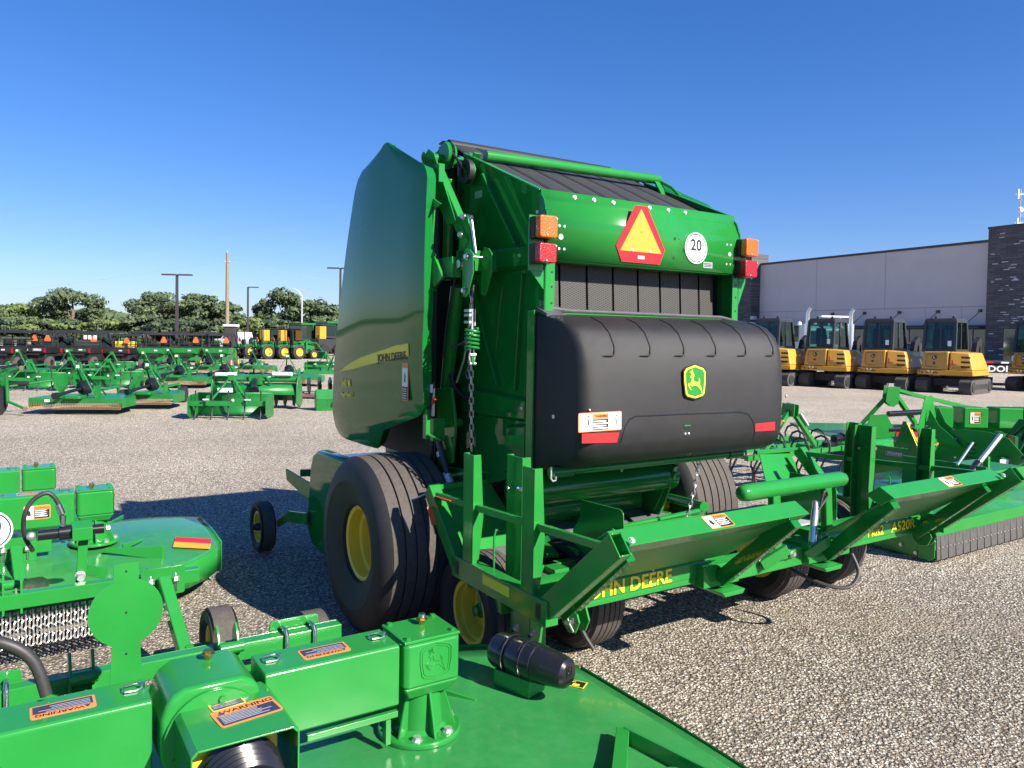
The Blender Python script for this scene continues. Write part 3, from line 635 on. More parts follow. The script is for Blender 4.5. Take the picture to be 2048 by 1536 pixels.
# ------------------------------------------------------------ big side shield
def pw(t, x):
    for (a, va), (c, vc) in zip(t, t[1:]):
        if a <= x <= c: return va + (vc - va) * (x - a) / (c - a)
    return t[-1][1] if x > t[-1][0] else t[0][1]
RE = [(1.05, .47), (1.08, .42), (1.12, .38), (1.20, .28), (1.345, -.27), (1.37, -.33), (1.42, -.37), (1.8, -.39), (2.0, -.42), (2.76, -.42), (2.80, -.405), (2.84, -.37), (2.86, -.33), (3.06, .12), (3.085, .17)]
FR = [(1.05, 1.14), (1.07, 1.20), (1.12, 1.25), (1.22, 1.265), (1.6, 1.15), (2.1, .975), (2.85, .755), (2.93, .71), (2.98, .64), (3.06, .34), (3.085, .26)]
us = sorted(set([round(1.05 + i * .055, 3) for i in range(37)] + [p[0] for p in RE + FR])); NC = 14
def shield_sheet(x0, sgn, name, label=None):
    rows = []
    for u in us:
        fr, ff = pw(RE, u), pw(FR, u); row = []
        for k in range(NC + 1):
            t = k / NC; f = fr + (ff - fr) * t
            x = .055 * ((u - 2.2) / .9) ** 2 * (.8 if u < 2.2 else .6) + .022 * max(0, t - .62) ** 2 / .1444 + .012 * max(0, .12 - t) / .12
            if u < 1.30: x += .03 * ((1.30 - u) / .25) ** 1.5 * (1 - .5 * t)
            row.append((x0 + sgn * x, f, u))
        rows.append(row)
    b = MB(); b.grid(rows); o = b.build(name, 'green_gloss_shade', B, smooth=50); s = o.modifiers.new('thick', 'SOLIDIFY'); s.thickness = .06; s.offset = 1
    bv = o.modifiers.new('bevel', 'BEVEL'); bv.width = .010; bv.segments = 3; bv.limit_method = 'ANGLE'; bv.angle_limit = R_(50); bv.harden_normals = True
    return o
sh = shield_sheet(.275, 1, 'side_shield'); dg = sh.modifiers['thick']; dg.offset = -1
sh2 = shield_sheet(2.69, -1, 'side_shield'); sh2.modifiers['thick'].offset = 1
def shx(f, u):
    fr, ff = pw(RE, u), pw(FR, u); t = (f - fr) / (ff - fr)
    return .275 + .055 * ((u - 2.2) / .9) ** 2 * (.8 if u < 2.2 else .6) + .022 * max(0, t - .62) ** 2 / .1444 + .012 * max(0, .12 - t) / .12
# yellow stripe with lettering; conforms to the sheet
top = [(-.225, 1.790), (-.05, 1.775), (.15, 1.742), (.35, 1.712), (.55, 1.678), (.72, 1.640), (.88, 1.598), (.97, 1.568)]
bot = [(-.225, 1.715), (-.05, 1.697), (.15, 1.668), (.35, 1.643), (.55, 1.615), (.72, 1.590), (.88, 1.574), (.97, 1.566)]
def conform(P, nn=3):
    Q = []
    for (a, c) in zip(P, P[1:]):
        for k in range(nn): t = k / nn; Q.append((a[0] + (c[0] - a[0]) * t, a[1] + (c[1] - a[1]) * t))
    return Q + [P[-1]]
tt, bb = conform(top, 4), conform(bot, 4)
b = MB(); b.grid([[(shx(f, u) - .003, f, u) for f, u in tt], [(shx(f, (u + v) / 2) - .003, f, (u + v) / 2) for (f, u), (_, v) in zip(tt, bb)], [(shx(f, u) - .003, f, u) for f, u in bb]]); st_ = b.build('stripe_decal', 'yellow_decal', sh, smooth=0)
def shtext(s, size, mname, f, u, slope, align, sx=1., bold=.0):
    t = text(s, size, mname, (0, 0, 0), (1, 0, 0), (0, 1, 0), sh, align=align, sx=sx, bold=bold)
    for v in t.data.vertices:
        ff = f - v.co.x * math.cos(slope) + v.co.y * math.sin(slope) * 0; uu = u + v.co.y + v.co.x * math.sin(slope)
        v.co = (shx(ff, uu) - .005 - v.co.z, ff, uu)
    t.data.update(); return t
shtext('JOHN DEERE', .066, 'black', .245, 1.682, .075, 'LEFT', sx=1.16, bold=.0022)
shtext('560 M', .068, 'yellow_decal', .96, 1.478, .04, 'LEFT', sx=1.12, bold=.0022)
shtext('MegaWideHC²', .042, 'yellow_decal', .985, 1.392, .05, 'LEFT', sx=1.0, bold=.0012)
b = MB().xf(frame((shx(-.165, 1.555) - .002, -.165, 1.555), (0, -1, 0), (.0, 0, 1))); w, h = .085, .235
b.m(0).prism(rrect(w, h, .006), 2, 0.0, .0052); b.m(1).prism([(-.037, -.03), (.037, -.03), (.037, .083), (-.037, .083)], 2, .0052, .0056); b.m(2).prism([(-.037, -.112), (.037, -.112), (.037, -.034), (-.037, -.034)], 2, .0052, .0056)
b.m(2).prism([(-.01, .0), (.006, -.012), (.012, .03), (.003, .062), (-.008, .04)], 2, .0056, .006); b.m(1)
for i in range(5): b.prism([(-.032, -.104 + i * .014), (.025, -.104 + i * .014), (.025, -.100 + i * .014), (-.032, -.100 + i * .014)], 2, .0056, .006)
b.build('warning_decal', ['orange_label', 'white', 'black'], sh, smooth=0)
# ------------------------------------------------------------ mechanisms between shield and body
g = 'green'
b = MB()
b.bar((.46, -.22, 2.86), (.46, -.62, 2.36), .07, .022, up=(1, 0, 0)); b.bar((.505, -.20, 2.86), (.505, -.58, 2.40), .012, .05, up=(1, 0, 0)); b.build('strut', g, B, bevel=.003)
b = MB(); b.box((.385, -.40, 2.75), (.425, -.33, 2.86)); b.build('shield_bracket', g, B, bevel=.003)
b = MB(); b.hexa([(.60, .02, 1.0), (.61, .02, 1.0), (.61, 1.1, 1.0), (.60, 1.1, 1.0)], [(.60, .02, 3.0), (.61, .02, 3.0), (.61, .7, 2.9), (.60, .7, 2.9)]); b.box((.61, .02, .7), (.74, .03, 3.0)); b.build('dark_backing', 'black_matte', B, smooth=0)  # added black sheet standing in for the dark interior behind the shield
b = MB(); b.prism([(-.15, 3.0), (-.22, 2.96), (-.52, 2.50), (-.40, 2.50), (-.05, 2.95)], 0, .44, .452); b.build('hinge_plate', g, B, bevel=.003)
b = MB(); b.lathe([(-.03, 0), (-.03, .075), (-.012, .085), (-.008, .06), (.008, .06), (.012, .085), (.03, .075), (.03, 0)], (.60, -.10, 2.99), (1, .0, 0), 28)
b.lathe([(-.02, .0), (-.02, .07), (.02, .07), (.02, 0)], (.66, -.26, 2.86), (1, 0, 0), 24); b.tube([(.45, -.06, 2.97), (.76, -.06, 2.97)], .03, 12); b.build('pulley', g, B)
b = MB(); b.lathe([(-.012, .04), (-.012, .075), (.02, .075), (.02, .04)], (.63, -.29, 2.86), (1, 0, 0), 24); b.tube(cr([(.62, -.33, 2.84), (.60, -.22, 2.95), (.6, -.05, 3.06), (.6, .06, 3.0)]), .010, 8); b.build('drive_belt', 'black_matte', B)
b = MB(); b.prism([(-.535, 2.55), (-.62, 2.54), (-.70, 2.30), (-.60, 2.20), (-.52, 2.26)], 0, .455, .467); b.box((.455, -.60, 2.22), (.70, -.50, 2.34)); b.box((.40, -.30, 2.18), (.46, -.55, 2.30)); b.bar((.34, -.36, 2.33), (.36, -.47, 2.15), .02, .10); b.build('mount_bracket', g, B, bevel=.004)
cp = [(-.70, 2.33), (-.735, 2.30), (-.74, 2.2), (-.69, 2.09), (-.66, 2.06), (-.625, 2.07), (-.62, 2.12), (-.62, 2.30), (-.65, 2.34)]
b = MB(); b.prism(cp, 0, .43, .438); b.prism([(f - .03, u + .01) for f, u in cp], 0, .535, .543); b.build('cam_plate', g, B, bevel=.002)
b = MB()
for f, u in ((-.63, 2.52), (-.60, 2.42), (-.675, 2.29), (-.65, 2.10)): b.bolt((.428, f, u), (-1, 0, 0), .014, .016)
b.tube([(.46, -.665, 2.50), (.47, -.70, 2.31)], .010, 10); b.tube([(.44, -.62, 2.53), (.44, -.70, 2.51)], .011, 8); b.bolt((.45, -.585, 2.255), (-1, 0, 0), .026, .03); b.tube([(.42, -.69, 2.29), (.55, -.69, 2.29)], .007, 8)
b.build('link_rod', 'steel', B)
# suspension chain with spring
b = MB(); b.chain([(.45, -.688, 2.10), (.45, -.697, 1.99)], .034, .0042); b.chain([(.45, -.699, 1.72), (.45, -.719, 1.19)], .036, .0047); b.chain([(.45, -.699, 1.72), (.45, -.66, 1.63), (.45, -.675, 1.60)], .034, .0045); b.chain([(.47, -.69, 1.90), (.50, -.52, 1.80), (.52, -.33, 1.77)], .022, .003)
b.build('suspension_chain', 'chain_dark', B)
b = MB()
for z in (1.985, 1.96, 1.92): b.tube([(.43, -.66, z), (.43, -.72, z)], .009, 6)
b.box((.445, -.715, 1.90), (.450, -.675, 1.995)); b.box((.462, -.715, 1.90), (.467, -.675, 1.995)); b.tube([(.455, -.698, 1.92), (.455, -.698, 1.85)], .008, 8)
b.tube([(.445, -.70, 1.765), (.438, -.70, 1.72), (.445, -.70, 1.69), (.465, -.70, 1.69), (.472, -.70, 1.72), (.465, -.70, 1.765)], .006, 8); b.tube([(.44, -.705, 1.735), (.475, -.705, 1.735)], .010, 8); b.tube([(.44, -.705, 1.685), (.475, -.705, 1.685)], .009, 8)
b.build('shackle', 'zinc', B)
pts = [(.455 + .036 * math.cos(2 * math.pi * k / 12), -.70 + .036 * math.sin(2 * math.pi * k / 12), 1.885 - k * .0019) for k in range(67)]
b = MB(); b.tube(pts, .0085, 8); b.bar((.455, -.70, 1.73), (.455, -.70, 1.68), .016, .03, up=(0, 1, 0)); b.build('spring', 'green_far', B)
# vertical cylinders, hoses and ladders of ironwork
b = MB(); b.tube([(.60, -.26, 2.15), (.62, -.14, 1.75), (.63, -.06, 1.45)], [.045, .045, .04], 14); b.tube([(.64, -.06, 2.85), (.66, .0, 2.2)], .035, 12); b.prism([(.42, 1.30), (-.08, 1.32), (-.10, .55), (.25, .55)], 0, .62, .632); b.prism([(-.08, 1.5), (-.28, 1.52), (-.34, 1.3), (-.30, 1.05), (-.12, 1.0)], 0, .55, .57)
b.box((.40, -.34, 1.20), (.48, -.30, 1.34)); b.tube([(.48, -.22, 1.29), (.66, -.22, 1.29)], .028, 12); b.bar((.38, -.37, 2.12), (.44, -.30, 2.28), .02, .06); b.prism([(-.39, 2.66), (-.47, 2.62), (-.52, 2.60), (-.43, 2.58), (-.40, 2.30), (-.38, 2.1)], 0, .34, .352); b.prism([(-.15, 1.0), (-.34, 1.02), (-.45, .72), (-.30, .60), (-.05, .6)], 0, .60, .62)
b.build('side_ironwork', g, B, bevel=.004)
b = MB(); b.tube([(.60, -.46, 2.15), (.60, -.42, 1.95), (.59, -.37, 1.70), (.58, -.30, 1.55)], .007, 8); b.build('thin_rod', 'steel', B)
b = MB(); b.tube([(.55, -.05, 1.30), (.55, -.03, 1.0), (.55, 0, .8)], .014, 8); b.tube([(.52, -.16, 1.20), (.52, -.26, 1.03), (.53, -.36, .88)], .018, 10); b.tube([(.50, -.22, 1.20), (.50, -.32, 1.03), (.51, -.42, .88)], .018, 10)
b.tube(cr([(.60, -.18, 1.60), (.62, -.22, 1.5), (.66, -.30, 1.45), (.68, -.36, 1.5)]), .012, 8); b.box((.64, -.05, 1.15), (.66, .55, 1.4)); b.tube([(.56, -.3, 2.2), (.55, -.22, 1.95), (.56, -.15, 1.7)], .008, 6); b.build('hydraulic_hose', 'hose', B)
b = MB(); b.tube([(.52, -.20, 1.11), (.52, -.215, 1.08)], .024, 10); b.tube([(.52, -.28, .99), (.53, -.34, .91)], .024, 10); b.tube([(.50, -.34, .99), (.51, -.40, .91)], .024, 10); b.build('hose_sleeve', 'galv', B)
b = MB(); b.box((.36, -.395, 1.36), (.38, -.36, 1.56)); b.m(1).bar((.36, -.40, 1.44), (.36, -.44, 1.47), .012, .02); b.m(2).box((.358, -.40, 1.50), (.362, -.365, 1.55)); b.build('latch', ['cab_grey', 'red', 'white'], B)
b = MB(); b.box((.34, -.36, 1.22), (.37, -.32, 1.40)); b.bar((.36, -.36, 1.25), (.42, -.42, 1.22), .05, .01); b.build('shield_bracket', g, B, bevel=.002)
# pickup housing, wind guard, gauge wheel at the front
b = MB(); b.prism([(.62, .93), (.70, .955), (1.25, .945), (1.36, .90), (1.41, .80), (1.50, .30), (1.35, .18), (.95, .16), (.70, .3)], 0, .22, .34); b.build('pickup_housing', 'green_gloss_shade', B, bevel=.035, bseg=3)
b = MB(); b.prism([(.60, .88), (1.30, .875), (1.33, .885), (.60, .905)], 0, .36, .78); b.box((.36, .8, .3), (2.5, 1.5, .6)); b.build('pickup_beam', g, B, bevel=.004)
b = MB(); b.hexa([(.20, 1.95, .60), (.22, 1.95, .60), (.30, 1.35, .45), (.28, 1.35, .45)], [(.20, 1.98, .69), (.22, 1.98, .69), (.30, 1.35, .62), (.28, 1.35, .62)]); b.bar((.3, 1.9, .66), (.9, 1.7, .66), .03, .06); b.build('wind_guard', g, B, bevel=.004)
b = MB(); b.lathe([(0, 0), (0, .26), (.05, .27), (2.2, .27), (2.25, 0)], (.34, 1.50, .40), (1, 0, 0), 32); b.build('pickup_reel', g, B)
b = MB(); b.bar((.18, 1.35, .40), (.16, 1.75, .34), .02, .09); b.bar((.16, 1.75, .34), (.14, 1.98, .23), .02, .06); b.build('gauge_arm', g, B, bevel=.004)
wheel('wheel', B, (.02, 2.0, .22), .215, .12, .125, grooves=0, side=-1, dish=.055, hub='black_matte', seg=40)
b = MB(); b.prism([(.6, .9), (1.4, .9), (3.2, .55), (3.2, .45), (.6, .4)], 0, 1.40, 1.52); b.build('drawbar', g, B, bevel=.006)
# ------------------------------------------------------------------ bale accumulator hitched behind the baler
A = thing('bale_accumulator', 'low green two-cradle bale carrier on four yellow-rimmed wheels behind the round baler', 'bale carrier', O0, TH)
CX_ = 1.97     # mirror plane
def mir(x, s): return x if s < 0 else 2 * CX_ - x
def side_frame(s):
    X = lambda x: mir(x, s)
    b = MB()
    P, Q, S_, T_ = (X(.30), -.53, .955), (X(.30), -.87, .60), (X(.30), -1.70, .60), (X(.31), -2.16, 1.02)
    b.bar(P, Q, .07, .085); b.bar((X(.30), -.84, .60), (X(.30), -1.72, .60), .07, .115)
    b.tubebox((X(.31), -1.62, .56), T_, .065, .105)
    b.bar((X(.30), -.50, .955), (X(.75), -.46, .955), .04, .03); b.bar((X(.30), -.57, .93), (X(.30), -2.12, .99), .028, .035)
    f = b.build('side_frame', 'green', A, bevel=.005)
    b = MB()
    for y, z, in ((-.90, .60), (-1.66, .60)):
        b.prism([(y - .018, z - .035), (y + .018, z - .035), (y + .018, z + .035), (y - .018, z + .035)], 0, X(.2632), X(.2642))
    b.build('socket_hole', 'black', f, smooth=0)
    if s < 0:
        b = MB(); b.prism([(-1.17, .590), (-1.42, .590), (-1.42, .640), (-1.17, .640)], 0, .2625, .2645); b.build('reflector', 'yellow_decal', f, smooth=0)
        b = MB(); b.bar((.2634, -.60, .87), (.2634, -.66, .78), .0025, .06, up=(1, 0, 0)); b.bar((.2835, -.62, .932), (.2835, -.80, .939), .003, .022, up=(1, 0, 0)); b.build('paint_smear', 'coral', f, smooth=0)
    def upright(x, f0, w, z0, z1, dx=.065):
        b = MB(); x0, x1 = X(x), X(x + dx)
        b.box((X(x), f0, z0), (X(x + .008), f0 - w, z1 - .0))
        b.prism([(X(x), z0), (X(x + dx * .55), z0), (X(x + dx), z0 + (z1 - z0) * .45), (X(x + dx * .7), z1), (X(x), z1)], 1, f0 - w, f0 - w - .008)
        b.prism([(X(x), z0), (X(x + dx * .9), z0), (X(x + dx), z0 + (z1 - z0) * .5), (X(x + dx * .55), z1), (X(x), z1)], 1, f0, f0 + .008)
        return b.build('upright', 'green', A, bevel=.003)
    upright(.27, -.955, .09, .63, 1.225); upright(.27, -1.515, .085, .63, 1.24); upright(.43, -1.13, .13, .42, 1.23, .075)
    b = MB(); b.bolt((X(.43), -1.24, 1.07), (0, -1, 0), .012, .03); b.tube([(X(.40), -1.18, 1.065), (X(.50), -1.18, 1.065)], .01, 8); b.build('bolt', 'steel', A)
    b = MB(); b.tube([(X(.40), -1.12, .83), (X(.37), -1.12, .84), (X(.36), -1.12, .80), (X(.36), -1.12, .62), (X(.38), -1.12, .58)], .006, 8); b.tube([(X(.42), -1.33, .88), (X(.41), -1.35, .89), (X(.41), -1.37, .87), (X(.41), -1.37, .62)], .007, 8)
    b.build('handle', 'green', A)
    # front wall plate of the cradle, tilted forward
    b = MB(); b.hexa([(X(.36), -.74, .56), (X(.88), -.74, .56), (X(.88), -.73, .56), (X(.36), -.73, .56)], [(X(.36), -.47, .955), (X(.72), -.47, .955), (X(.72), -.46, .955), (X(.36), -.46, .955)])
    b.box((X(.33), -.95, .52), (X(1.0), -.74, .56)); b.build('cradle_wall', 'green', A, bevel=.003)
    b = MB(); b.box((X(.40), -.60, .62), (X(.52), -.58, .63)); b.hexa([(X(.62), -.752, .565), (X(.86), -.752, .565), (X(.86), -.748, .565), (X(.62), -.748, .565)], [(X(.56), -.715, .615), (X(.86), -.715, .615), (X(.86), -.711, .615), (X(.56), -.711, .615)]); b.build('slot_opening', 'black', A, smooth=0)
    # tilting rear rail
    b = MB(); xr = 1.60
    b.hexa([(X(.36), -2.02, .925), (X(xr), -2.02, .925), (X(xr), -1.93, .975), (X(.36), -1.93, .975)], [(X(.36), -2.105, .985), (X(xr), -2.105, .985), (X(xr), -2.015, 1.035), (X(.36), -2.015, 1.035)])
    tr = b.build('tilt_rail', 'green', A, bevel=.006)
    b = MB(); b.hexa([(X(.36), -1.62, .665), (X(1.56), -1.62, .665), (X(1.56), -1.60, .66), (X(.36), -1.60, .66)], [(X(.36), -2.03, .94), (X(1.56), -2.03, .94), (X(1.56), -2.01, .945), (X(.36), -2.01, .945)])
    b.build('tilt_plate', 'green_dull', A, bevel=.002)
    b = MB(); b.bar((X(.46), -1.60, .53), (X(.46), -2.04, .93), .05, .07); b.bar((X(1.50), -1.63, .54), (X(1.535), -2.06, .95), .06, .08); b.build('tilt_arm', 'green_gloss_shade', A, bevel=.005)
    # JD beam
    b = MB(); b.prism([(-1.55, .535), (-1.565, .55), (-1.565, .63), (-1.50, .66), (-1.40, .66), (-1.40, .535)], 0, X(.33), X(1.50)); b.bar((X(.33), -1.55, .533), (X(1.38), -1.55, .533), .03, .03); rb = b.build('rear_beam', 'green', A, bevel=.006)
    b = MB(); b.box((X(1.38), -1.62, .50), (X(1.66), -1.42, .62)); b.prism([(X(1.44), .49), (X(1.62), .49), (X(1.60), .465), (X(1.46), .465)], 1, -1.70, -1.5); b.build('knuckle', 'green', A, bevel=.005)
    b = MB()
    lx = .50 if s < 0 else .30
    for dx in (0, .06): b.prism([(-1.50, .60), (-1.62, .58), (-1.66, .50), (-1.63, .44), (-1.58, .43), (-1.53, .46), (-1.50, .54)], 0, X(lx + dx), X(lx + .012 + dx))
    b.build('pin_lug', 'green', A, bevel=.004)
    b = MB(); b.bolt((X(lx), -1.59, .50), (-1 if s < 0 else 1, 0, 0), .03, .02); b.tube([(X(lx - .015), -1.60, .49), (X(lx - .015), -1.64, .455)], .005, 6); b.bolt((X(.41), -2.115, 1.01), (0, -.6, .8), .012, .01)
    for x in (.78, 1.05, 1.43): b.ball((X(x), -1.575, .645), .006, 8)
    b.build('pin', 'zinc', A)
    b = MB(); b.box((X(.40), -1.40 if s < 0 else -1.25, .30 if s < 0 else .5), (X(.50), -1.22, .60)); b.box((X(.36), -1.20, .42), (X(.48), -.95, .55)); b.box((X(.34), -1.0, .48), (X(1.5), -.88, .56)); b.build('caster_post', 'green', A, bevel=.006)
    wm = []
    for x in (.455, 1.12):
        wheel('wheel', A, (X(x), -.86, .325), .325, .25, .172, grooves=4, side=(-1 if s < 0 else 1), dish=.13, seg=64)
    b = MB(); b.tube([(X(.5), -.86, .325), (X(1.2), -.86, .325)], .035, 12); b.box((X(.77), -1.1, .28), (X(.87), -.80, .56)); b.build('caster_axle', 'green', A, bevel=.005)
    return rb, tr
rbL, trL = side_frame(-1); rbR, trR = side_frame(1)
# warning labels on the two rails (rear face, tilted)
for x, par in ((.985, trL), (3.00, trR)):
    n = V((0, -.58, .82)); yv = V((0, .085, -.06))
    warning((x, -2.0605, 1.0115), (1, 0, 0), (0, .09, .05), .155, .082, par, 'pict', 'WARNING')
def ltr(s, size, x, par, sx=1., bd=.0025):
    text(s, size, 'black', (x + .002, -1.5665, .589), (1, 0, 0), (0, .0, 1), par, align='LEFT', sx=sx, bold=bd + .0015)
    text(s, size, 'yellow_decal', (x, -1.568, .590), (1, 0, 0), (0, .0, 1), par, align='LEFT', sx=sx, bold=bd)
ltr('JOHN DEERE', .098, .60, rbL, 1.06); ltr('Plus2', .088, 2.955, rbR, 1.0, .0008); ltr('A520R', .092, 3.23, rbR, 1.12, .0012)
b = MB(); b.tube([(1.0, -1.30, .785), (2.25, -1.30, .785)], .022, 12); b.box((1.0, -1.34, .66), (2.3, -1.28, .755)); b.tube([(1.06, -1.0, .70), (2.1, -.9, .70)], .018, 10); b.box((1.0, -1.0, .55), (3.0, -.90, .62)); b.build('centre_beam', 'green', A, bevel=.006)
for s in (-1, 1):
    b = MB(); x = mir(1.03, s); b.prism([(-.88, .55), (-.92, .72), (-.98, .80), (-.99, .905), (-1.33, .915), (-1.355, .90), (-1.37, .75), (-1.37, .55)], 0, x, x + .008); b.build('divider_plate', 'green', A, bevel=.004)
    b = MB(); x = mir(.88, s); b.box((x - .28, -1.28, .505), (x + .28, -.80, .525)); b.build('cradle_mat', 'seal_rubber', A)
    b = MB(); b.hexa([(x - .06, -.86, .53), (x + .02, -.86, .53), (x + .02, -.80, .53), (x - .06, -.80, .53)], [(x - .03, -.84, .60), (x - .02, -.84, .60), (x - .02, -.82, .60), (x - .03, -.82, .60)]); b.build('stop_wedge', 'green', A, bevel=.003)
b = MB(); b.box((2.0, -1.25, .60), (3.1, -.80, .612)); b.build('floor_sheet', 'galv', A, smooth=0)
b = MB(); b.box((1.62, -1.58, .49), (2.75, -1.46, .60)); cbm = b.build('centre_crossbeam', 'green', A, bevel=.008)
b = MB()
for x in (1.90, 2.30, 2.62):
    b.bar((x - .03, -1.60, .55), (x + .12, -1.66, .64), .03, .06)
b.build('link_plate', 'green', cbm, bevel=.004)
b = MB()
for x in (2.10, 2.60): b.bar((x, -1.52, .57), (x - .02, -1.51, .93), .07, .05); b.box((x - .06, -1.60, .55), (x + .08, -1.50, .575))
pp = b.build('stop_post', 'green', A, bevel=.012)
b = MB(); b.tube([(1.785, -1.50, .955), (1.79, -1.50, .955), (1.805, -1.50, .955), (1.84, -1.50, .955), (2.74, -1.50, .955), (2.775, -1.50, .955), (2.785, -1.50, .955)], [.012, .032, .044, .05, .05, .04, .02], 20); b.build('stop_roller', 'green', A)
b = MB(); b.tube([(2.36, -1.58, .60), (2.44, -1.54, .80)], .024, 12); b.tube([(2.33, -1.58, .60), (2.38, -1.58, .60)], .018, 10); b.tube([(2.44, -1.54, .80), (2.47, -1.52, .84)], .02, 10)
for x in (1.95, 2.10, 2.44, 2.60): b.bolt((x + .03, -1.61, .585), (0, -1, 0), .014, .02)
b.build('cylinder', 'chrome', A)
b = MB(); b.tube(cr([(2.44, -1.56, .80), (2.52, -1.56, .87), (2.52, -1.56, .90), (2.50, -1.56, .91), (2.48, -1.56, .88), (2.42, -1.56, .70)]), .008, 8); b.tube([(2.20, -1.5, .80), (2.24, -1.5, .86), (2.27, -1.5, .85), (2.24, -1.5, .78)], .009, 8)
b.tube(cr([(2.30, -1.35, .45), (2.42, -1.6, .36), (2.55, -1.70, .34), (2.66, -1.70, .41), (2.66, -1.65, .52)]), .012, 8); b.tube(cr([(.60, -1.52, .48), (.605, -1.57, .40), (.63, -1.62, .33)]), .011, 8); b.build('hydraulic_hose', 'hose', A)
b = MB(); b.chain([(.13, -.35, .80), (.12, -.38, .60), (.12, -.40, .33)], .05, .0065); b.chain([(.15, -.33, .80), (.155, -.36, .66), (.13, -.39, .52)], .05, .0065); b.tube([(.15, -.33, .82), (.3, -.5, .93)], .006, 6); b.build('safety_chain', 'zinc', A)
b = MB(); b.tube([(.53, .0, .90), (.50, -.50, 1.02), (.62, -.52, 1.03), (.75, -.50, 1.0)], .010, 8); b.bar((1.4, -1.2, .6), (1.48, .3, .6), .10, .10); b.bar((.9, -.9, .55), (1.45, .2, .55), .07, .07); b.bar((2.3, -.9, .55), (1.45, .2, .55), .07, .07); b.build('hitch_frame', 'green', A, bevel=.004)
b = MB(); b.box((1.15, -.65, .60), (2.1, -.05, .62)); b.prism([(1.60, -.9), (1.75, -.85), (2.1, -.25), (1.95, -.2)], 2, .63, .64); b.build('deck_mat', 'worn_steel', A)
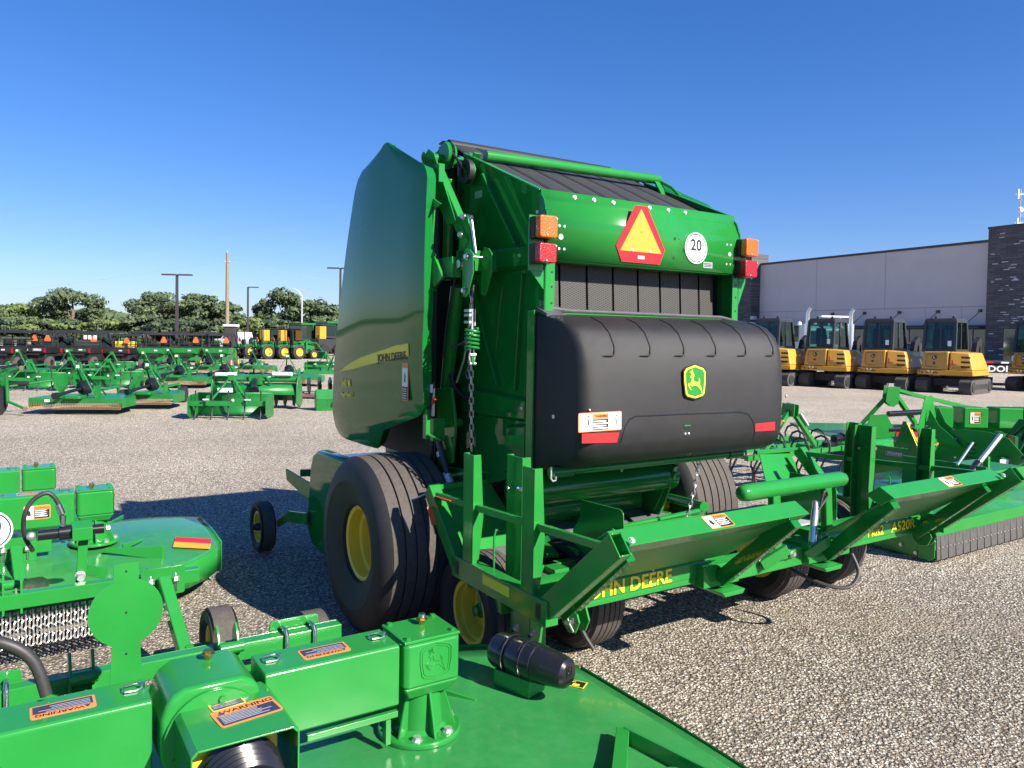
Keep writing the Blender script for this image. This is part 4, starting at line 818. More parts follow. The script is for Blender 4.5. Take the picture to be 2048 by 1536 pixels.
# ------------------------------------------------------------------ twin spindle rotary cutters (machine frame: x width, +y rear)
def cutter(name, label, loc, rz, bar_y, near=True, hw=1.66, fr=-1.35, slope=0., xb_=.60, be=.80, mz=.83, wh=True, group=None):
    detail = True
    K = thing(name, label, 'rotary cutter', loc, rz, group)
    # deck: gently crowned sheet with a folded skirt
    def zdeck(x, y): return .375 - .045 * max(0, abs(x) * 1.66 / hw - 1.1) ** 2 / .33 - .05 * max(0, -y - .35) ** 2 - slope * max(0, min(y, 1.) + .2) ** 1.5
    def yr(x):
        x = abs(x) * 1.66 / hw
        return .82 if x < .85 else (.82 - .22 * ((x - .85) / .35) ** 1.2 if x < 1.2 else (.60 - .42 * ((x - 1.2) / .46) ** 2))
    def yf(x): return fr
    xs_ = [v * hw / 1.66 for v in (-1.66, -1.6, -1.5, -1.35, -1.2, -1.0, -.8, -.5, -.2, .2, .5, .8, 1.0, 1.2, 1.35, 1.5, 1.6, 1.66)]
    b = MB(); rows = []
    for i in range(15):
        t = i / 14; rows.append([(x, yf(x) + (yr(x) - yf(x)) * t, zdeck(x, yf(x) + (yr(x) - yf(x)) * t)) for x in xs_])
    b.grid(rows)
    d = b.build('deck', 'green_deck', K, smooth=60); s = d.modifiers.new('thick', 'SOLIDIFY'); s.thickness = .008; s.offset = -1
    b = MB()
    for sx in (-1, 1):
        ys_ = [fr + (.18 - fr) * k / 3 for k in range(4)]; b.grid([[(sx * (hw + .004), y, zdeck(hw, y) + .014) for y in ys_], [(sx * (hw + .004), y, .10) for y in ys_]])
        XX = [v * hw / 1.66 for v in (.95, 1.0, 1.2, 1.35, 1.5, 1.6, 1.66)]; b.grid([[(sx * x, yr(x) + .004, zdeck(x, yr(x)) + .012) for x in XX], [(sx * x, yr(x) + .004, .13) for x in XX]])
    sk = b.build('skirt', 'green', d, smooth=50); s = sk.modifiers.new('thick', 'SOLIDIFY'); s.thickness = .008
    # stiffening ribs on the deck
    b = MB()
    for sx in (-1, 1):
        b.hexa([(sx * .80, .25, .36), (sx * 1.13, .42, .30), (sx * 1.142, .41, .30), (sx * .81, .24, .36)], [(sx * .80, .25, .385), (sx * 1.13, .42, .40), (sx * 1.142, .41, .40), (sx * .81, .24, .385)])
        b.bar((sx * .85, -.42, .375), (sx * 1.02, -.78, .36), .012, .03); b.bar((sx * .85, -.42, .375), (sx * .60, -.70, .36), .012, .03)
        b.hexa([(sx * .9, .28, .37), (sx * 1.05, .08, .37), (sx * 1.06, .09, .37), (sx * .91, .29, .37)], [(sx * .9, .28, .41), (sx * 1.05, .08, .38), (sx * 1.06, .09, .38), (sx * .91, .29, .41)])
    b.build('deck_rib', 'green', d, bevel=.003)
    # spindle gearboxes
    for sx in (-1, 1):
        x = sx * .76; g = MB()
        g.prism([(x - .100, -.108), (x + .100, -.108), (x + .115, -.09), (x + .115, .09), (x + .100, .108), (x - .100, .108), (x - .115, .09), (x - .115, -.09)], 2, .585, .745)
        g.hexa([(x - .085, -.08, .535), (x + .085, -.08, .535), (x + .085, .08, .535), (x - .085, .08, .535)], [(x - .113, -.105, .586), (x + .113, -.105, .586), (x + .113, .105, .586), (x - .113, .105, .586)])
        gb = g.build('gearbox', 'green', K, bevel=.012, bseg=3)
        g = MB(); g.prism([(x - .112, -.102), (x + .112, -.102), (x + .112, .102), (x - .112, .102)], 2, .746, .757); g.build('lid', 'green', gb, bevel=.003)
        g = MB()
        for cx, cy in ((-.09, -.08), (.09, -.08), (-.09, .08), (.09, .08)): g.bolt((x + cx, cy, .757), (0, 0, 1), .010, .009)
        g.build('bolt', 'green', gb)
        g = MB(); g.cyl((x + .02, .03, .757), (x + .02, .03, .775), .012, 8); g.bolt((x + .02, .03, .775), (0, 0, 1), .016, .012); g.build('breather', 'brass', gb); g = MB(); g.cyl((x + .02, .03, .787), (x + .02, .03, .797), .013, 10); g.build('breather_cap', 'steel', gb)
        g = MB().xf(frame((x + .01, -.1085, .672), (1, 0, 0), (0, 0, 1))); S = shield(.125, .130); n = len(S)
        g.tube([(p[0], p[1], .0) for p in S], .0030, 6, closed=True); g.tube([(p[0] * .86, p[1] * .87, .0) for p in S], .0022, 6, closed=True); g.tube([(p[0] * .096, p[1] * .098, .0) for p in DEER], .0017, 5, closed=True)
        g.build('emblem', 'green', gb)
        g = MB(); g.lathe([(0, .155), (.012, .155), (.018, .150), (.018, .10), (.03, .085), (.17, .075)], (x, 0, .378), (0, 0, 1), 40)
        for k in range(6):
            a = R_(30 + 60 * k); g.hexa([(x + math.cos(a) * .07 - math.sin(a) * .005, math.sin(a) * .07 + math.cos(a) * .005, .395), (x + math.cos(a) * .07 + math.sin(a) * .005, math.sin(a) * .07 - math.cos(a) * .005, .395), (x + math.cos(a) * .135 + math.sin(a) * .005, math.sin(a) * .135 - math.cos(a) * .005, .395), (x + math.cos(a) * .135 - math.sin(a) * .005, math.sin(a) * .135 + math.cos(a) * .005, .395)],
                                        [(x + math.cos(a) * .07 - math.sin(a) * .005, math.sin(a) * .07 + math.cos(a) * .005, .55), (x + math.cos(a) * .07 + math.sin(a) * .005, math.sin(a) * .07 - math.cos(a) * .005, .55), (x + math.cos(a) * .085 + math.sin(a) * .005, math.sin(a) * .085 - math.cos(a) * .005, .55), (x + math.cos(a) * .085 - math.sin(a) * .005, math.sin(a) * .085 + math.cos(a) * .005, .55)])
        g.build('flange', 'green', gb, bevel=.003)
        g = MB()
        for k in range(6): a = R_(60 * k); g.bolt((x + math.cos(a) * .125, math.sin(a) * .125, .396), (0, 0, 1), .015, .016)
        g.build('bolt', 'zinc', gb)
        # driveshaft shield between the centre and the spindle
        x0, x1 = sx * .165, sx * .635
        g = MB(); g.prism([(-.085, .53), (-.092, .54), (-.092, .742), (-.084, .75), (.084, .75), (.092, .742), (.092, .54), (.085, .53)], 0, x0, x1); sh_ = g.build('shaft_shield', 'green_spotted', K, smooth=15, bevel=.006, bseg=3)
        warning((sx * .42, .0925, .64), (-1, 0, 0), (0, 0, 1), .15, .09, sh_, 'pict', 'WARNING')
        g = MB(); g.box((sx * .30, -.105, .50), (x1 - sx * .01, -.086, .522)); g.box((x1 - sx * .05, -.09, .40), (x1 - sx * .03, -.06, .50)); g.build('shield_rail', 'green', sh_, bevel=.002)
        g = MB()
        for px in (x0 + sx * .045, x1 - sx * .05):
            g.tube([(px - .025, .0, .755), (px - .02, .018, .764), (px + .02, .02, .766), (px + .03, .0, .758), (px + .01, -.016, .757), (px - .02, -.012, .757)], .0032, 6, closed=True); g.cyl((px + .03, .0, .75), (px + .03, 0, .772), .006, 8)
        g.build('lynch_pin', 'steel', sh_)
        warning(((x0 + x1) / 2 - .01 * sx, -.006, .7505), (-1, 0, 0), (0, -1, 0), .165, .082, sh_, 'warn', 'WARNING', 4)
    # centre gearbox (rounded casting)
    g = MB(); g.prism([(-.125, .52), (-.150, .58), (-.150, .70), (-.128, .755), (-.085, .782), (.085, .782), (.128, .755), (.150, .70), (.150, .58), (.125, .52)], 1, -.135, .12); cg = g.build('centre_gearbox', 'green', K, bevel=.02, bseg=4)
    g = MB(); g.lathe([(0, .145), (.012, .145), (.014, .13), (.02, .05), (.05, .045), (.05, 0)], (0, -.136, .62), (0, -1, 0), 36)
    for k in range(6): a = R_(20 + 60 * k); g.bolt((math.cos(a) * .115, -.148, .62 + math.sin(a) * .115), (0, -1, 0), .011, .012)
    g.build('input_flange', 'green', cg, bevel=.003)
    g = MB(); g.cyl((.02, .05, .782), (.02, .05, .80), .012, 8); g.bolt((.02, .05, .80), (0, 0, 1), .016, .012); g.build('breather', 'brass', cg)
    # box guard over the input shaft with rubber cone
    g = MB(); t_ = .006
    P = [(-.115, .50), (-.115, .705), (-.10, .72), (.165, .72), (.18, .705), (.18, .40)]
    for (a, c) in zip(P, P[1:]):
        g.hexa([(a[0], -.40, a[1]), (c[0], -.40, c[1]), (c[0], -.02 - .04, c[1]), (a[0], -.02 - .04, a[1])], [(a[0] * .96 + .001, -.40, a[1] - t_), (c[0] * .96 + .001, -.40, c[1] - t_), (c[0] * .96 + .001, -.06, c[1] - t_), (a[0] * .96 + .001, -.06, a[1] - t_)])
    ig = g.build('input_guard', 'green', K, bevel=.002)
    g = MB(); g.prism([(-.10, .50), (-.10, .66), (-.02, .70), (.10, .70), (.145, .66), (.145, .45)], 1, -.30, -.29); g.build('guard_backplate', 'yellow', ig, bevel=.002)
    g = MB(); pr = [(.0, .0), (0, .115)]
    for k in range(6): pr += [(.015 + k * .022, .122 - .002 * k), (.023 + k * .022, .112 - .002 * k), (.030 + k * .022, .112 - .002 * k)]
    pr += [(.16, .108), (.21, .09), (.25, .06), (.25, .045), (.1, .04)]
    g.lathe(pr, (.03, -.30, .575), (.0, -1, -.10), 40); g.build('shaft_boot', 'black_smooth', ig, smooth=25)
    warning((.07, -.245, .7212), (1, .12, 0), (-.12, 1, 0), .185, .105, ig, 'warn', 'WARNING', 6); warning((.03, -.165, .7210), (1, .12, 0), (-.12, 1, 0), .10, .055, ig, 'caution', 'CAUTION', 3)
    # rear bar with u-bolts, clamp plates, wheel
    g = MB(); g.tubebox((-be, bar_y, .425), (be, bar_y, .425), .075, .075, .006); g.box((-1.63, bar_y - .035, .36), (-.81, bar_y + .02, .42)) if False else None
    g.bar((-.30, bar_y + .05, .34), (-1.6, bar_y - .25, .34), .04, .06) if False else None
    rb = g.build('rear_bar', 'green', K, bevel=.004)
    for sx in (-1, 1):
        xb = sx * xb_
        g = MB()
        for dx in (-.065, .065):
            g.tube([(xb + dx, bar_y + .055, .36), (xb + dx, bar_y + .055, .45), (xb + dx, bar_y + .045, .472), (xb + dx, bar_y + .02, .48), (xb + dx, bar_y - .035, .48), (xb + dx, bar_y - .052, .465), (xb + dx, bar_y - .052, .36)], .0095, 10)
        g.build('u_bolt', 'steel', rb)
        g = MB()
        for dx in (-.065, .065):
            for z in (.37,): g.bolt((xb + dx, bar_y + .072, .44), (0, .6, -.8), .018, .024)
        g.build('bolt', 'zinc', rb)
        g = MB(); g.prism(rrect(.23, .16, .015), 1, .048, .058); o = g.build('clamp_plate', 'green', rb, bevel=.002); o.location = (xb, bar_y, .425)
        g = MB(); ay = .34 if near else .50; g.bar((xb - .0 * sx, bar_y + .07, .44), (xb + .04 * sx, bar_y + ay, .16), .065, .07); g.bar((xb + .04 * sx, bar_y + ay, .19), (xb + .16 * sx, bar_y + ay + .04, .20), .03, .03); g.build('wheel_arm', 'green', K, bevel=.008)
        if wh: wheel('wheel', K, (xb + .20 * sx, bar_y + (.38 if near else .55), .20), .20, .14, .10, grooves=0, side=sx, dish=.05, seg=48)
        g = MB()
        for dx in (-.05, .03): g.prism([(bar_y - .09, .36), (bar_y - .06, .52), (bar_y - .02, .56), (bar_y + .02, .52), (bar_y + .04, .36)], 0, sx * .28 + dx, sx * .28 + dx + .012)
        g.lathe([(-.05, 0), (-.05, .025), (.05, .025), (.05, 0)], (sx * .28, bar_y - .10, .48), (1, 0, 0), 14)
        g.build('lug', 'green', rb, bevel=.003)
    # round marker plate on a blade
    if not wh: return K
    g = MB(); cx = -.17; cy = .50
    th = [R_(a) for a in range(-158, -19, 6)]; La = [(.122 * math.sin(a), mz + .122 * math.cos(a)) for a in th]
    fill(g.xf(Matrix.Translation((cx, cy, 0)) @ Matrix.Rotation(R_(90), 4, 'X')), [(-.062, .38)] + La + [(-.040, mz + .175), (-.035, mz + .18), (.035, mz + .18), (.040, mz + .175)] + [(-p[0], p[1]) for p in La[::-1]] + [(.062, .38)], 0, .005)
    mp = g.build('marker_plate', 'green', K)
    speed_disc((cx, cy + .003, mz), (-1, 0, 0), (0, 0, 1), .119, mp)
    g = MB()
    for z in (mz + .15, mz, mz - .15): g.disc((cx, cy - .0055, z), (0, -1, 0), .004, 8, .001)
    g.build('hole', 'black', mp)
    # double chain guards front and rear
    for y0, nm in ((bar_y - .07, 'rear'),) if not near else ((bar_y - .07, 'rear'), (fr - .01, 'front')):
        g = MB(); xx = -.93
        while xx < .935:
            for k in range(2 if detail else 1):
                yy = y0 - .035 * k + (.0 if nm == 'rear' else .03)
                g.chain([(xx + .016 * k, yy, .335), (xx + .016 * k, yy, .145)], .040, .0045, .72)
            xx += .035
        g.build('chain_guard', 'zinc', K, smooth=0).name = 'chain_guard'
        g = MB(); g.tube([(-.95, y0, .318), (.95, y0, .318)], .006, 6); g.box((-.96, y0 - .03, .335), (.96, y0 - .018, .385)); g.build('chain_bar', 'green', K)
    # manual holder and its straps
    c0, c1 = V((1.235, .19, .505)), V((1.335, -.125, .505)); ax = (c1 - c0).normalized()
    g = MB(); pr = [(0, .0), (.0, .045), (.012, .066), (.03, .073), (.09, .076), (.095, .073), (.10, .076), (.17, .078), (.175, .074), (.18, .078), (.235, .078), (.24, .074), (.245, .077), (.36, .064), (.378, .058), (.388, .045), (.388, .0)]
    g.lathe(pr, c0 - ax * .03, ax, 40); mh = g.build('manual_tube', 'black_smooth', K, smooth=30)
    M_ = frame(c0 - ax * .03 + ax * .389, (ax.cross(V((0, 0, 1)))) * -1 if False else V((0, 0, 1)).cross(ax), (0, 0, 1)); q = MB().xf(M_)
    q.tube([(p[0] * .036, p[1] * .04 + .008, .001) for p in shield(1, 1)], .0014, 5, closed=True); q.tube([(p[0] * .028, p[1] * .03 + .008, .001) for p in DEER], .001, 4, closed=True); q.build('emblem', 'black_smooth', mh)
    text('JOHN DEERE', .011, 'black_smooth', M_ @ V((0, -.03, .001)), M_.to_3x3() @ V((1, 0, 0)), M_.to_3x3() @ V((0, 1, 0)), mh, ext=.001)
    g = MB()
    for a in (.065, .155):
        p = c0 + ax * a; side = ax.cross(V((0, 0, 1))).normalized()
        g.tube([p + side * .08 * math.cos(R_(t)) + V((0, 0, .08 * math.sin(R_(t)))) for t in range(-60, 241, 20)], .004, 6)
        g.box(tuple(p + V((.035, .03, .075))), tuple(p + V((.05, .045, .098)))); g.tube([tuple(p + V((.02, .03, .085))), tuple(p + V((.05, .045, .10)))], .009, 8)
    g.build('strap', 'black_smooth', mh)
    g = MB(); p = c0 + ax * .10; g.bar(p + ax * -.09 + V((0, 0, -.095)), p + ax * .10 + V((0, 0, -.095)), .11, .07); g.build('tube_bracket', 'green', K, bevel=.003)
    # labels on the deck
    g = MB().xf(frame((1.50, .05, zdeck(1.50, .05) + .003), (.55, -.84, 0), (.84, .55, 0))); g.m(0).prism([(-.075, -.03), (.075, -.03), (.075, .03), (-.075, .03)], 2, .0, .001); g.m(1).prism([(-.07, -.026), (.07, -.026), (.07, .026), (-.07, .026)], 2, .001, .0015)
    g.m(0).prism([(-.065, -.004), (-.02, -.004), (-.02, .0), (-.065, .0)], 2, .0015, .002); g.prism([(.02, -.022), (.05, -.022), (.05, -.002), (.02, -.002)], 2, .0015, .002); o = g.build('deck_decal', ['yellow_decal', 'black'], d, smooth=0)
    text('ROTATION', .018, 'yellow_decal', frame((1.50, .05, zdeck(1.50, .05) + .005), (.55, -.84, 0), (.84, .55, 0)) @ V((-.02, .012, 0)), (.55, -.84, 0), (.84, .55, 0), o)
    g = MB(); cx, cy = -1.36 * hw / 1.56, .20; xd, yd = V((-.93, .25, 0)).normalized(), V((.25, .93, 0)).normalized()
    def q4(u0, u1, v0, v1, z): return [(lambda p: (p.x, p.y, zdeck(p.x, p.y) + z))(V((cx, cy, 0)) + xd * u + yd * v) for u, v in ((u0, v0), (u1, v0), (u1, v1), (u0, v1))]
    g.m(0).poly(q4(-.12, .12, 0, .10, .014)); g.m(1).poly(q4(-.12, .12, -.10, 0, .014)); rd = g.build('reflector', ['orange_smv', 'red_smv'], d, smooth=0); s = rd.modifiers.new('thick', 'SOLIDIFY'); s.thickness = .001
    # tension link / trunnion mast near the marker plate
    if near: front_brackets(K, d); return K
    g = MB(); mx = -.62; my = bar_y - .12
    g.bar((mx + .02, my, .36), (mx - .0, my - .02, .70), .012, .05, up=(1, 0, 0)); g.bar((mx + .0, my - .02, .50), (mx - .12, my - .16, .42), .02, .06); g.prism([(my - .10, .68), (my + .05, .68), (my + .05, .75), (my - .06, .77)], 0, mx - .04, mx + .06); g.build('lift_mast', 'green', K, bevel=.004)
    g = MB(); g.tube([(mx + .22, my - .02, .72), (mx - .10, my - .02, .72)], .028, 14); g.tube([(mx + .12, my - .02, .72), (mx + .02, my - .02, .72)], .04, 14); g.build('hinge_tube', 'black_smooth', K)
    g = MB(); g.ball((mx + .25, my - .02, .72), .024); g.ball((mx + .0, my + .03, .72), .02); g.bolt((mx + .02, my + .02, .48), (0, 1, 0), .02, .06); g.bolt((mx - .11, my - .02, .72), (-1, 0, 0), .018, .02); g.ball((mx - .0, my - .1, .52), .026); g.build('joint_pin', 'zinc', K)
    g = MB()
    for x in (-.3, .4, -1.0, 1.0): g.tube([(x, bar_y - .0, .462), (x, bar_y, .485)], .006, 6)
    g.build('grease_nipple', 'zinc', rb)
    g = MB(); g.tube(cr([(mx + .24, my - .1, .62), (mx + .28, my - .05, .72), (mx + .28, my, .84), (mx + .24, my, .92), (mx + .17, my, .95), (mx + .12, my, .88), (mx + .10, my, .76)], 6), .012, 10); g.build('hydraulic_hose', 'hose', K)
    g = MB(); g.tube([(mx + .125, my, .885), (mx + .105, my, .83)], .019, 10); g.tube([(mx + .10, my, .82), (mx + .10, my, .76)], .014, 10); g.build('hose_fitting', 'steel', K)
    return K
def front_brackets(K, d):
    # front hitch ramp on the deck edge
    for sx in (-1, 1):
        g = MB(); x = sx * 1.30
        g.hexa([(x - .17, -.70, .355), (x + .06, -.46, .355), (x + .075, -.475, .355), (x - .15, -.72, .355)], [(x - .19, -.68, .43), (x + .05, -.43, .415), (x + .085, -.465, .415), (x - .155, -.72, .43)])
        g.bar((x + .07, -.45, .385), (x + .15, -.85, .375), .012, .07); g.bar((x - .17, -.70, .39), (x - .14, -1.0, .38), .012, .08); g.cyl((x + .03, -.75, .36), (x + .03, -.75, .40), .05, 16)
        g.build('front_bracket', 'green', d, bevel=.004)
    return K
# near machine: its front faces the camera
cutter('rotary_cutter', 'nearest green rotary cutter, with a black manual tube and a black rubber driveshaft boot', RF(-1.22, -1.93), TH, .955, True)
# second machine, turned the other way round
cutter('rotary_cutter', 'green rotary cutter with chain curtain and red and orange reflector, left of the baler wheel', RF(-2.02, 1.50), TH + math.pi, 1.24, False, 1.56, -.62, .13, 1.0, 1.2, .64)
cutter('rotary_cutter', 'farther green rotary cutter at the left edge, behind the one with the speed disc', RF(-2.32, 2.62), TH + math.pi, 1.24, False, 1.05, -.9, .05, wh=False)
# hose looping in from the left over the near machine
b = MB(); pts = [(-1.98, -1.80, .90), (-1.82, -1.83, .945), (-1.74, -1.85, .93), (-1.68, -1.86, .87), (-1.65, -1.87, .77)]
hz = thing('hydraulic_hose', 'black rubber hose curving over the shaft shield of the nearest cutter at the left edge', 'hose', RF(-1.65, -1.87, .75), TH)
b.tube(cr([tuple(V(p) - V((-1.65, -1.87, .75))) for p in pts]), .017, 12); b.build('hose', 'hose', hz)
# ------------------------------------------------------------------ flap mower at the right
S = thing('shredder_deck', 'low green shredder with a row of grey rubber flaps, at the right edge', 'shredder', RF(4.70, -1.05), TH)
b = MB(); b.prism([(-.02, .30), (.02, .34), (.20, .36), (.60, .40), (1.3, .42), (1.4, .36), (1.4, .05), (.62, .03), (.15, .02), (.0, .05), (-.04, .12)], 0, 0, .012); b.prism([(-.04, .30), (-.04, .05), (.0, .02), (.10, .02), (.10, .16), (.02, .30)], 0, -.012, 0)
b.build('side_plate', 'green', S, bevel=.004)
b = MB(); b.grid([[(0, y, z), (3.2, y, z)] for y, z in ((-.02, .30), (0, .315), (.24, .33), (.26, .345), (.5, .36), (.55, .40), (1.35, .42))]); o = b.build('deck', 'green_deck', S); s = o.modifiers.new('t', 'SOLIDIFY'); s.thickness = .012
b = MB(); b.box((0, -.03, .215), (3.2, -.018, .325)); b.build('flap_bar', 'green', S, bevel=.003)
for i in range(36):
    x = .02 + i * .060; b = MB(); b.hexa([(x, -.045 - (i % 2) * .006, .03), (x + .056, -.045 - (i % 2) * .006, .03), (x + .056, -.036 - (i % 2) * .006, .03), (x, -.036 - (i % 2) * .006, .03)], [(x, -.037, .225), (x + .056, -.037, .225), (x + .056, -.032, .225), (x, -.032, .225)])
    b.build('rubber_flap', 'flap' if i < 27 else 'rubber', S, smooth=0)
b = MB()
for i in range(34): b.ball((.04 + i * .062, -.047, .13), .005, 6)
b.build('rivet_row', 'zinc', S)
b = MB(); b.box((.68, .28, .36), (.72, .46, .50)); b.box((.80, .28, .36), (.84, .46, .50)); b.box((1.10, .1, .36), (1.12, .9, .70)); b.box((1.45, .25, .36), (1.49, .30, .75)); b.bar((1.35, .5, .5), (2.2, .5, .5), .5, .2)
b.build('mounting_frame', 'green', S, bevel=.004)
b = MB(); b.tube([(.74, .22, .44), (.98, .22, .58), (1.20, .22, .71)], .042, 16); b.build('cylinder_body', 'black_smooth', S)
b = MB(); b.tube([(1.20, .22, .71), (1.6, .22, .95)], .024, 14); b.tube([(.98, .3, .70), (1.35, .35, .88)], .012, 10); b.bolt((.66, .22, .44), (-1, -.5, 0), .03, .03); b.bolt((.03, .1, .2), (-1, 0, 0), .01, .01); b.build('cylinder_rod', 'chrome', S)
b = MB(); b.lathe([(-.015, 0), (-.015, .06), (.015, .06), (.015, 0)], (-.02, .02, .33), (1, 0, 0), 20); b.build('pivot_lug', 'green', S, bevel=.002)
b = MB()
for y, z in ((.02, .33), (.5, .12), (.25, .1), (.12, .06)): b.bolt((-.014 if z < .3 else -.036, y, z), (-1, 0, 0), .012 if z < .3 else .022, .01)
b.build('bolt', 'zinc', S)
# ------------------------------------------------------------------ snow thrower behind the right cradle
N = thing('snow_thrower', 'green snow thrower box with a tall dark chute plate and a grey floor inside', 'snow thrower', (5.2, 9.7, 0), TH)
b = MB(); b.prism([(0, .0), (-.04, .42), (0, .46), (.9, .46), (.9, .0)], 0, 0, .012); b.bar((.004, .02, .46), (.004, .9, .46), .03, .012); b.box((-.006, .02, .20), (0, .9, .215)); b.build('side_plate', 'green', N, bevel=.004)
b = MB(); b.grid([[(0, y, z), (1.25, y, z)] for y, z in ((.95, .47), (.90, .44), (.88, .2), (.82, .10))]); o = b.build('back_plate', 'green', N); s = o.modifiers.new('t', 'SOLIDIFY'); s.thickness = .01
b = MB(); b.box((0, .0, .03), (1.25, .86, .05)); b.build('floor_plate', 'worn_steel', N, smooth=0)
b = MB(); b.prism([(.35, 0), (-.25, .12), (-.55, .30), (-.62, .42), (-.45, .60), (-.2, .66), (.15, .66), (.38, .60), (.5, .30), (.6, .0)], 0, 1.26, 1.275); b.build('drum_side', 'green', N, bevel=.004)
b = MB(); b.prism([(1.02, .45), (.98, .62), (1.16, 1.08), (1.34, 1.08), (1.50, .66), (1.38, .56), (1.32, .72), (1.25, .80), (1.20, .70), (1.12, .46)], 1, .60, .61); b.prism([(.58, .62), (.56, .9), (.42, .68), (.2, .52), (.1, .40), (.5, .45)], 0, 1.20, 1.21); b.prism([(.55, .62), (.50, .95), (.38, .72), (.15, .55), (.05, .40), (.5, .45)], 0, 1.30, 1.31); b.build('chute_bracket', 'green', N, bevel=.003)
b = MB()
for y, z in ((.22, .52), (-.25, .48), (.22, .26), (-.2, .26), (0, .1)): b.bolt((1.259, y, z), (-1, 0, 0), .014, .01)
b.build('bolt', 'zinc', N)
b = MB()
for k in range(5): b.box((1.255, -.05, .22 + k * .06), (1.26, .08, .235 + k * .06))
b.build('louvre', 'black', N, smooth=0)
b = MB(); b.prism([(.30, .375), (.52, .375), (.52, .425), (.30, .425)], 0, -.0015, -.0005); o = b.build('name_plate', 'galv', N, smooth=0); o.location = (0, -.05, -.02)
b = MB(); b.prism([(.305, .380), (.515, .380), (.515, .420), (.305, .420)], 0, -.0022, -.0016); o2 = b.build('name_panel', 'navy', o, smooth=0)
text('FRONTIER', .042, 'white', (-.0028, .40, .40), (0, -1, 0), (0, 0, 1), o, bold=.0005)
b = MB(); b.prism([(.98, .40), (1.22, .40), (1.22, .47), (.98, .47)], 1, .874, .876); o = b.build('name_plate', 'white', N, smooth=0); text('SB5064R', .055, 'black', (1.10, .873, .435), (1, 0, 0), (0, 0, 1), o)
b = MB(); b.prism([(-.02, .46), (.20, .82), (.24, .82), (.34, .5), (.1, .46)], 0, -.02, .0); b.bar((.0, .1, .78), (1.1, .4, .46), .02, .06); b.bar((.45, .15, .70), (.85, .3, .45), .02, .05); b.build('mast', 'green', N, bevel=.003)
b = MB(); b.bar((-.01, .03, .50), (-.01, .18, .80), .012, .05, up=(1, 0, 0)); b.build('mast_decal', 'yellow_label', N, smooth=0)
b = MB(); b.bar((-.018, .04, .52), (-.018, .175, .785), .006, .042, up=(1, 0, 0)); b.build('mast_decal', 'black', N, smooth=0)
# ------------------------------------------------------------------ field cultivator with curled spring tines
Cc = thing('field_cultivator', 'green field cultivator with curled black spring tines, right of the black baler cover', 'cultivator', (3.35, 9.25, 0), TH)
b = MB()
for y in (.0, .45, .95): b.bar((-.75, y, .47), (1.35, y, .47), .06, .06)
for x in (-.72, .1, .75, 1.3): b.bar((x, -.02, .475), (x, 1.0, .475), .05, .045)
b.build('frame', 'green', Cc, bevel=.004)
b = MB()
b.bar((.07, .03, 1.02), (.62, .05, .50), .055, .055); b.bar((.07, .03, 1.02), (-.40, .05, .50), .055, .055)
b.prism([(-.05, .92), (-.06, 1.06), (.12, 1.08), (.13, .92)], 0, .02, .035); b.prism([(-.05, .92), (-.06, 1.06), (.12, 1.08), (.13, .92)], 0, .10, .115); b.bar((.07, .1, 1.02), (.3, .9, .5), .03, .05)
b.build('mast', 'green', Cc, bevel=.004)
b = MB(); b.bar((.20, .0, .955), (.36, .005, .80), .012, .05, up=(0, 1, 0)); b.build('mast_decal', 'white', Cc, smooth=0)
b = MB(); b.bar((-.12, -.0, .88), (-.30, .0, .66), .02, .05, up=(0, 1, 0)); b.build('mast_decal', 'yellow_label', Cc, smooth=0)
b = MB(); b.bar((-.125, -.008, .87), (-.295, -.008, .67), .02, .04, up=(0, 1, 0)); b.build('mast_decal', 'black', Cc, smooth=0)
for row, y in enumerate((.0, .45, .95)):
    for k in range(5):
        x = -.62 + .42 * k + row * .14
        b = MB(); pts = [(x, y + .05, .50)]
        for a in range(0, 271, 27): pts.append((x, y - .06 + .13 * math.sin(R_(a - 20)) * -1 + .02, .50 + .13 * math.cos(R_(a - 90)) * 1 + .0))
        pts = [(x, y + .10, .44), (x, y + .12, .54), (x, y + .08, .62), (x, y + .0, .655), (x, y - .08, .63), (x, y - .13, .56), (x, y - .12, .46), (x, y - .06, .36), (x, y + .0, .24), (x, y + .01, .14), (x, y - .05, .03)]
        b.tube(pts, .014, 6); b.build('spring_tine', 'black_matte', Cc)
b = MB(); b.box((-.755, .03, .44), (-.775, .0, .5)) if False else b.box((-.45, -.038, .445), (-.17, -.033, .495)); o = b.build('name_plate', 'navy', Cc, smooth=0); text('PC1072', .05, 'white', (-.31, -.040, .47), (1, 0, 0), (0, 0, 1), o)
b = MB(); b.box((.75, -.02, .50), (.95, .06, .56)); b.tube([(.9, .0, .60), (1.35, .0, .60)], .05, 12); b.build('stub_shaft', 'black_smooth', Cc)
